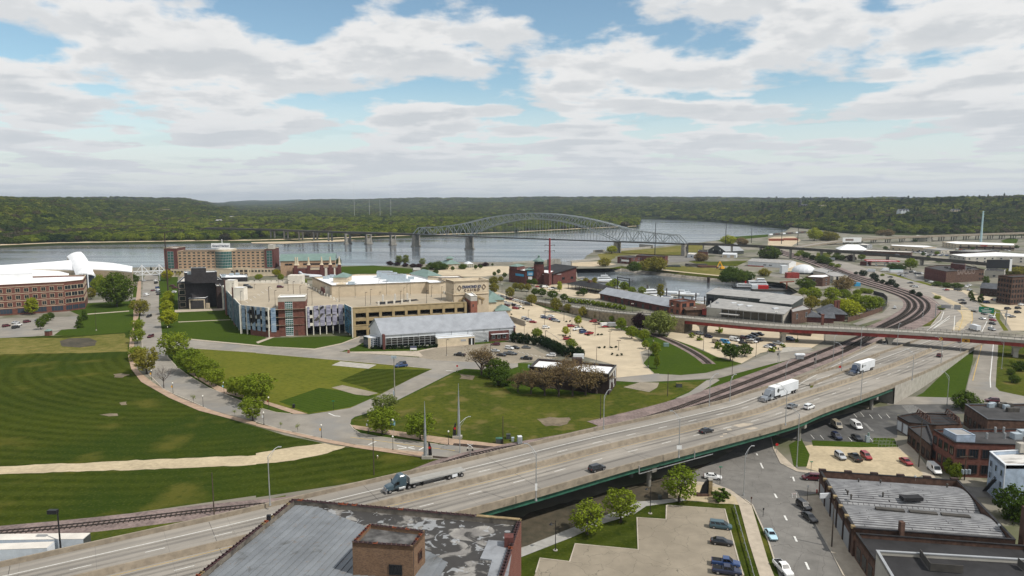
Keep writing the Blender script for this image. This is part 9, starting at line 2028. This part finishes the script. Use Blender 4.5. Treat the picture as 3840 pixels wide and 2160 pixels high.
_t=thing('road_barricade','striped road barricade on the corner street','barricade',at('c3',262,655,.06));B_(_t,'board',MB().box((0,0,.9),(1.2,.05,.3)),'sign_white');B_(_t,'stripes',MB().box((-.3,-.04,.9),(.2,.02,.3)).box((.2,-.04,.9),(.2,.02,.3)),'clay_orange');B_(_t,'legs',MB().bar((-.5,-.3,0),(-.5,0,1),.06).bar((.5,-.3,0),(.5,0,1),.06).bar((-.5,.3,0),(-.5,0,1),.06).bar((.5,.3,0),(.5,0,1),.06),'sign_white')
_t=thing('propane_tank','white horizontal tank on a frame by the tracks','tank',at('b3',318,500,.2));B_(_t,'vessel',MB().cyl((-1.8,0,2.0),(1.8,0,2.0),.75,None,12).ball((1.8,0,2.0),.75,12).ball((-1.8,0,2.0),.75,12),'metal_white');B_(_t,'stand',MB().box((0,0,.7),(3.4,1.2,1.3)),'metal_grey')
_t=thing('chain_fence','low grey rail fence beside the cracked lot','fence',at('c2',2240,780,.1));_L=[p-wloc(_t)for p in P('c2 2235 765, 2290 960, 2350 1180, 2400 1350, 2425 1449, 2470 1600',.1)];_m=MB()
for _p,_q in zip(_L,_L[1:]):_m.bar(_p+Vector((0,0,.75)),_q+Vector((0,0,.75)),.06,.4)
B_(_t,'rail',_m,'galvanised')
for _p,_hh in along(_L,3.0):B_(_t,'post',MB().box((_p.x,_p.y,.5),(.12,.12,1.0)),'galvanised')
_m=MB();_t=thing('wire_cage','small wire fenced enclosure on the verge','fence',at('b3',1200,1390));
for _x in range(6):
 for _y in(0,3.4):_m.bar((_x*1.1-2.8,_y,0),(_x*1.1-2.8,_y,2),.05)
for _z in(.1,1,2):
 for _y in(0,3.4):_m.bar((-2.8,_y,_z),(2.7,_y,_z),.04)
B_(_t,'mesh_panels',_m,'galvanised')
_t=thing('charging_unit','pale green tank unit parked beside the black car','unit',at('b3',998,1335,.06));B_(_t,'cabinet',MB().box((0,0,1.0),(1.1,1.0,2.0)),'ac_metal');B_(_t,'bottle',MB().cyl((.2,-.1,2.0),(.2,-.1,3.0),.3,None,10),'roof_green')
# -- harbor: boats, docks, piles
def boat(ti,x,y,rz,L_,label,decks,hull='metal_white',house='metal_white'):
 t=thing('boat',label,'boat',at(ti,x,y,WZ),rz);h=MB();loft(h,[(-L_/2,L_*.13,-.3,1.3),(-L_*.2,L_*.15,-.4,1.3),(L_*.2,L_*.14,-.3,1.4),(L_*.42,L_*.07,-.1,1.6),(L_/2,.1,.6,1.7)]);B_(t,'hull',h,hull);z=1.3
 for i,(x0,x1,w,hh)in enumerate(decks):
  c=((x0+x1)/2*L_,0,z+hh/2);B_(t,'deck_house',MB().box(c,((x1-x0)*L_,w*L_,hh)),house);B_(t,'window_band',MB().box((c[0],0,z+hh*.62),((x1-x0)*L_*.92,w*L_+.06,hh*.3)),'glass_black');z+=hh
 B_(t,'mast',MB().cyl((0,0,z),(0,0,z+2.4),.08),'metal_white');return t
boat('d1',1490,372,.1,22,'white cabin cruiser moored in the harbor',((-.35,.2,.22,2.2),(-.2,.1,.18,2.0)));boat('d5',545,1175,.3,24,'white houseboat behind the freight house roof',((-.42,.35,.24,2.4),(-.4,.2,.22,2.3)));boat('d5',945,1125,-.3,24,'white work launch at the floating pier',((.1,.3,.12,1.6),));boat('d5',1130,1150,-.3,18,'low white launch beyond the floating pier',((-.1,.1,.1,.9),));boat('d5',810,1200,-.2,10,'small motor boat under a blue cover',((-.3,.3,.2,.6),),house='car_blue');boat('d5',1320,1230,-.2,11,'small motor boat near the dark museum',((-.3,.2,.2,.8),));boat('d5',1300,1290,-.2,9,'little dinghy moored beside the dark museum',((-.2,.1,.16,.5),))
_t=boat('d4',1290,480,-.12,34,'white three deck towboat with black hull',((-.42,.38,.22,2.6),(-.1,.34,.2,2.5),(.12,.3,.16,2.2)),'black_metal');B_(_t,'red_stack',MB().cyl((-6,0,4),(-6,0,6.5),.7),'sign_red')
_t=thing('work_barge','long dark work barge with red tank and crane','barge',at('d4',1700,525,WZ),-.15);B_(_t,'hull',MB().box((0,0,.6),(46,10,1.8)),'deck_dark');B_(_t,'red_tank',MB().box((-14,0,3),(9,4,3.2)),'sign_red');B_(_t,'crane_frame',MB().bar((6,0,1.5),(6,0,8),1.0).bar((0,0,7.5),(12,0,8.5),.8),'clay_orange');B_(_t,'pipe_rack',MB().box((16,0,2.4),(12,6,1.6)),'rust_steel');B_(_t,'deck_cabin',MB().box((-21,0,3.2),(5,5,3.4)),'metal_white')
for _s,_l in(('d5 870 1145, 1220 1165','long floating pier with white launches'),('d5 500 1075, 650 1090','short floating pier behind the quay trees'),('d1 1380 385, 1530 395','floating pier beside the cabin cruiser'),('d1 1050 330, 1170 320','floating pier below the museum'),('d5 760 1150, 960 1180','small boat dock with moored boats'),('d5 1240 1250, 1400 1255','floating pier near the dark museum')):
 _a,_b=P(_s,WZ+.5);_t=thing('floating_dock',_l,'dock',_a.lerp(_b,.5),math.atan2((_b-_a).y,(_b-_a).x));B_(_t,'deck',MB().box((0,0,0),((_b-_a).length,2.6,.7)),'slab_concrete');B_(_t,'float',MB().box((0,0,-.45),((_b-_a).length*.96,2.3,.5)),'black_metal')
for _w in '510/1080/1000 803/1180/1050 990/1215/1085 1243/1250/1120 1376/1310/1170 618/1130/1060 1186/1240/1180 1435/965/880 1058/1200/1180'.split():
 _v=list(map(float,_w.split('/')));_p=at('d5',_v[0],_v[1],WZ);_o=MB().cyl((0,0,-2),(0,0,rise(_p,'d5',_v[2])),.5 if _v[0]!=1435 else 1.4,None,10).build('mooring_pile',['brown_pole']);_o.location=_p;tag(_o,'dark mooring pile in the harbor basin','pile','mooring piles');THINGS.append(_o)
_a,_b=at('d1',1670,530),at('d1',1850,560);_t=thing('gantry_frame','black steel gantry frame on the harbor quay','frame',_a.lerp(_b,.5));_d=(_b-_a)/2;_m=MB();[_m.bar(_d*s,_d*s+Vector((0,0,12)),.6)for s in(-1,1)];_m.bar(-_d+Vector((0,0,11.5)),_d+Vector((0,0,11.5)),.6).bar(-_d+Vector((0,0,9.5)),_d+Vector((0,0,9.5)),.5);B_(_t,'beams',_m,'black_metal')
def heap(ti,x,y,n,ln,label,m,name='log_pile',rz=0.0):
 t=thing(name,label,'pile',at(ti,x,y),rz);r=random.Random(int(x));me=MB().cyl((-ln/2,0,0),(ln/2,0,0),.55,.5,7).mesh('log',[m])
 for i in range(n):k=i%6;inst('log' if name=='log_pile' else 'beam',me,t,(r.uniform(-1.5,1.5),(k-2.5)*1.15+(i//6%2)*.5,.5+(i//6)*.95),r.uniform(-.06,.06)if name=='log_pile' else r.uniform(-.5,.5))
heap('a3',85,545,24,26,'stacked brown logs in the timber yard','clay_orange');heap('a3',230,540,24,24,'second log stack beside the yard tracks','clay_orange');heap('d5',1250,720,18,22,'heap of dark scrap beams on the harbor field','deck_dark','scrap_heap');heap('d5',1420,735,12,20,'heap of rusty beams beside the dark scrap','rust_steel','scrap_heap');heap('d5',900,725,10,14,'low scrap heap near the harbor scrub','siding_dark','scrap_heap')
_t=thing('excavator','orange excavator standing on the harbor field','excavator',at('d5',1640,770),.3);B_(_t,'tracks',MB().box((0,-1.3,.5),(4.5,.7,1)).box((0,1.3,.5),(4.5,.7,1)),'black_metal');B_(_t,'cab',MB().box((0,0,2.2),(4,2.8,2.4)),'sign_yellow');B_(_t,'boom',MB().bar((1,0,2.5),(-3,0,9),.7).bar((-3,0,9),(-6,0,3),.6),'sign_yellow');B_(_t,'bucket',MB().box((-6,0,2.2),(1.6,1.6,1.6)),'rust_steel')
_r=random.Random(4)
for _i in range(14):_p=at('a3',25+26*_i,492-2.0*_i,.3);_t=thing('rail_wagon','freight wagon in the train beside the river bend','wagon',_p,math.atan2(at('a3',60,490)[1]-at('a3',25,492)[1],at('a3',60,490)[0]-at('a3',25,492)[0])+.1,'freight train');B_(_t,'body',MB().box((0,0,2.4),(15,3,2.8),0,0,(.98,.8)),['metal_white','deck_dark','deck_dark','pier_concrete','rust_steel'][(_i*7)%5]);B_(_t,'underframe',MB().box((0,0,.7),(13,2,.6)),'black_metal')
for _i in range(11):_p=at('a3',205+32*_i,400+2.6*_i,.4);_t=thing('rail_wagon','pale hopper wagon below the wooded bluff','wagon',_p,-.75,'bluff train');B_(_t,'body',MB().box((0,0,2.6),(17,3,3.2),0,0,(.96,.8)),['metal_white','stucco_grey','pier_concrete'][_i%3]);B_(_t,'underframe',MB().box((0,0,.7),(14,2,.6)),'black_metal')
boxthing('storage_tank','white upright tank beside the boat works','tank','d4',1765,262,(6,6,8),'metal_white');boxthing('red_container','red shipping container near the brown office block','container','d4',1890,330,(12,5,5),'red_steel');boxthing('blue_shed','small blue shed beside the tracks','shed','a3',895,1000,(4.5,3,3),'sign_blue');boxthing('portable_office','grey metal cabin on the harbor slope','cabin','d5',390,715,(9,5,4.5),'metal_grey');boxthing('parked_bus','green and white bus beside the fuel station','bus','a3',1290,862,(13,2.6,3),'metal_white',extra='sign_green')
_t=thing('brick_store_wall','low brown brick enclosure under the overpass','wall',at('d4',2030,1200));_a,_b=at('d4',1815,1185),at('d4',2175,1215);add_block(_t,rect(_a,_b,10),0,3.4,'brick_brown','roof_dark',.3,'slab_concrete')
# -- wires, hazy air, last checks of the labels
ORD='first second third fourth fifth sixth seventh eighth ninth tenth eleventh twelfth thirteenth fourteenth fifteenth sixteenth seventeenth eighteenth nineteenth'.split()
TENS={2:'twenty',3:'thirty',4:'forty',5:'fifty',6:'sixty',7:'seventy',8:'eighty',9:'ninety'}
def ordinal(n):
 if n<20:return ORD[n-1]
 if n%10==0:return TENS[n//10%10][:-1]+'ieth'
 return TENS[n//10%10]+'-'+ORD[n%10-1]
def settle_labels():
 by={}
 for o in THINGS:by.setdefault(o['label'].lower(),[]).append(o)
 for l,v in by.items():
  if len(v)<2:continue
  v.sort(key=lambda o:scr_x(Vector(o.location)))
  for i,o in enumerate(v):
   e=', %s from the left'%ordinal(i+1)if i<len(v)-1 or len(v)>2 else ', the one farther right'
   if len(v)==2:e=(', the left one',', the right one')[i]
   w=(o['label']+e).split();o['label']=' '.join(w)
settle_labels()
def build_haze():
 m=bpy.data.materials.new('haze');m.use_nodes=True;nt=m.node_tree;nt.nodes.clear();out=nt.nodes.new('ShaderNodeOutputMaterial');v=nt.nodes.new('ShaderNodeVolumePrincipled');v.inputs['Color'].default_value=(.72,.82,.93,1);v.inputs['Density'].default_value=HAZE;v.inputs['Anisotropy'].default_value=.3;nt.links.new(v.outputs[0],out.inputs['Volume'])
 m.cycles.homogeneous_volume=True
 o=MB().box((0,5500,75),(34000,19200,172)).build('haze',[m]);tag(o,'thin pale blue summer haze',None,None,'stuff')
HAZE=0.000055
build_haze()
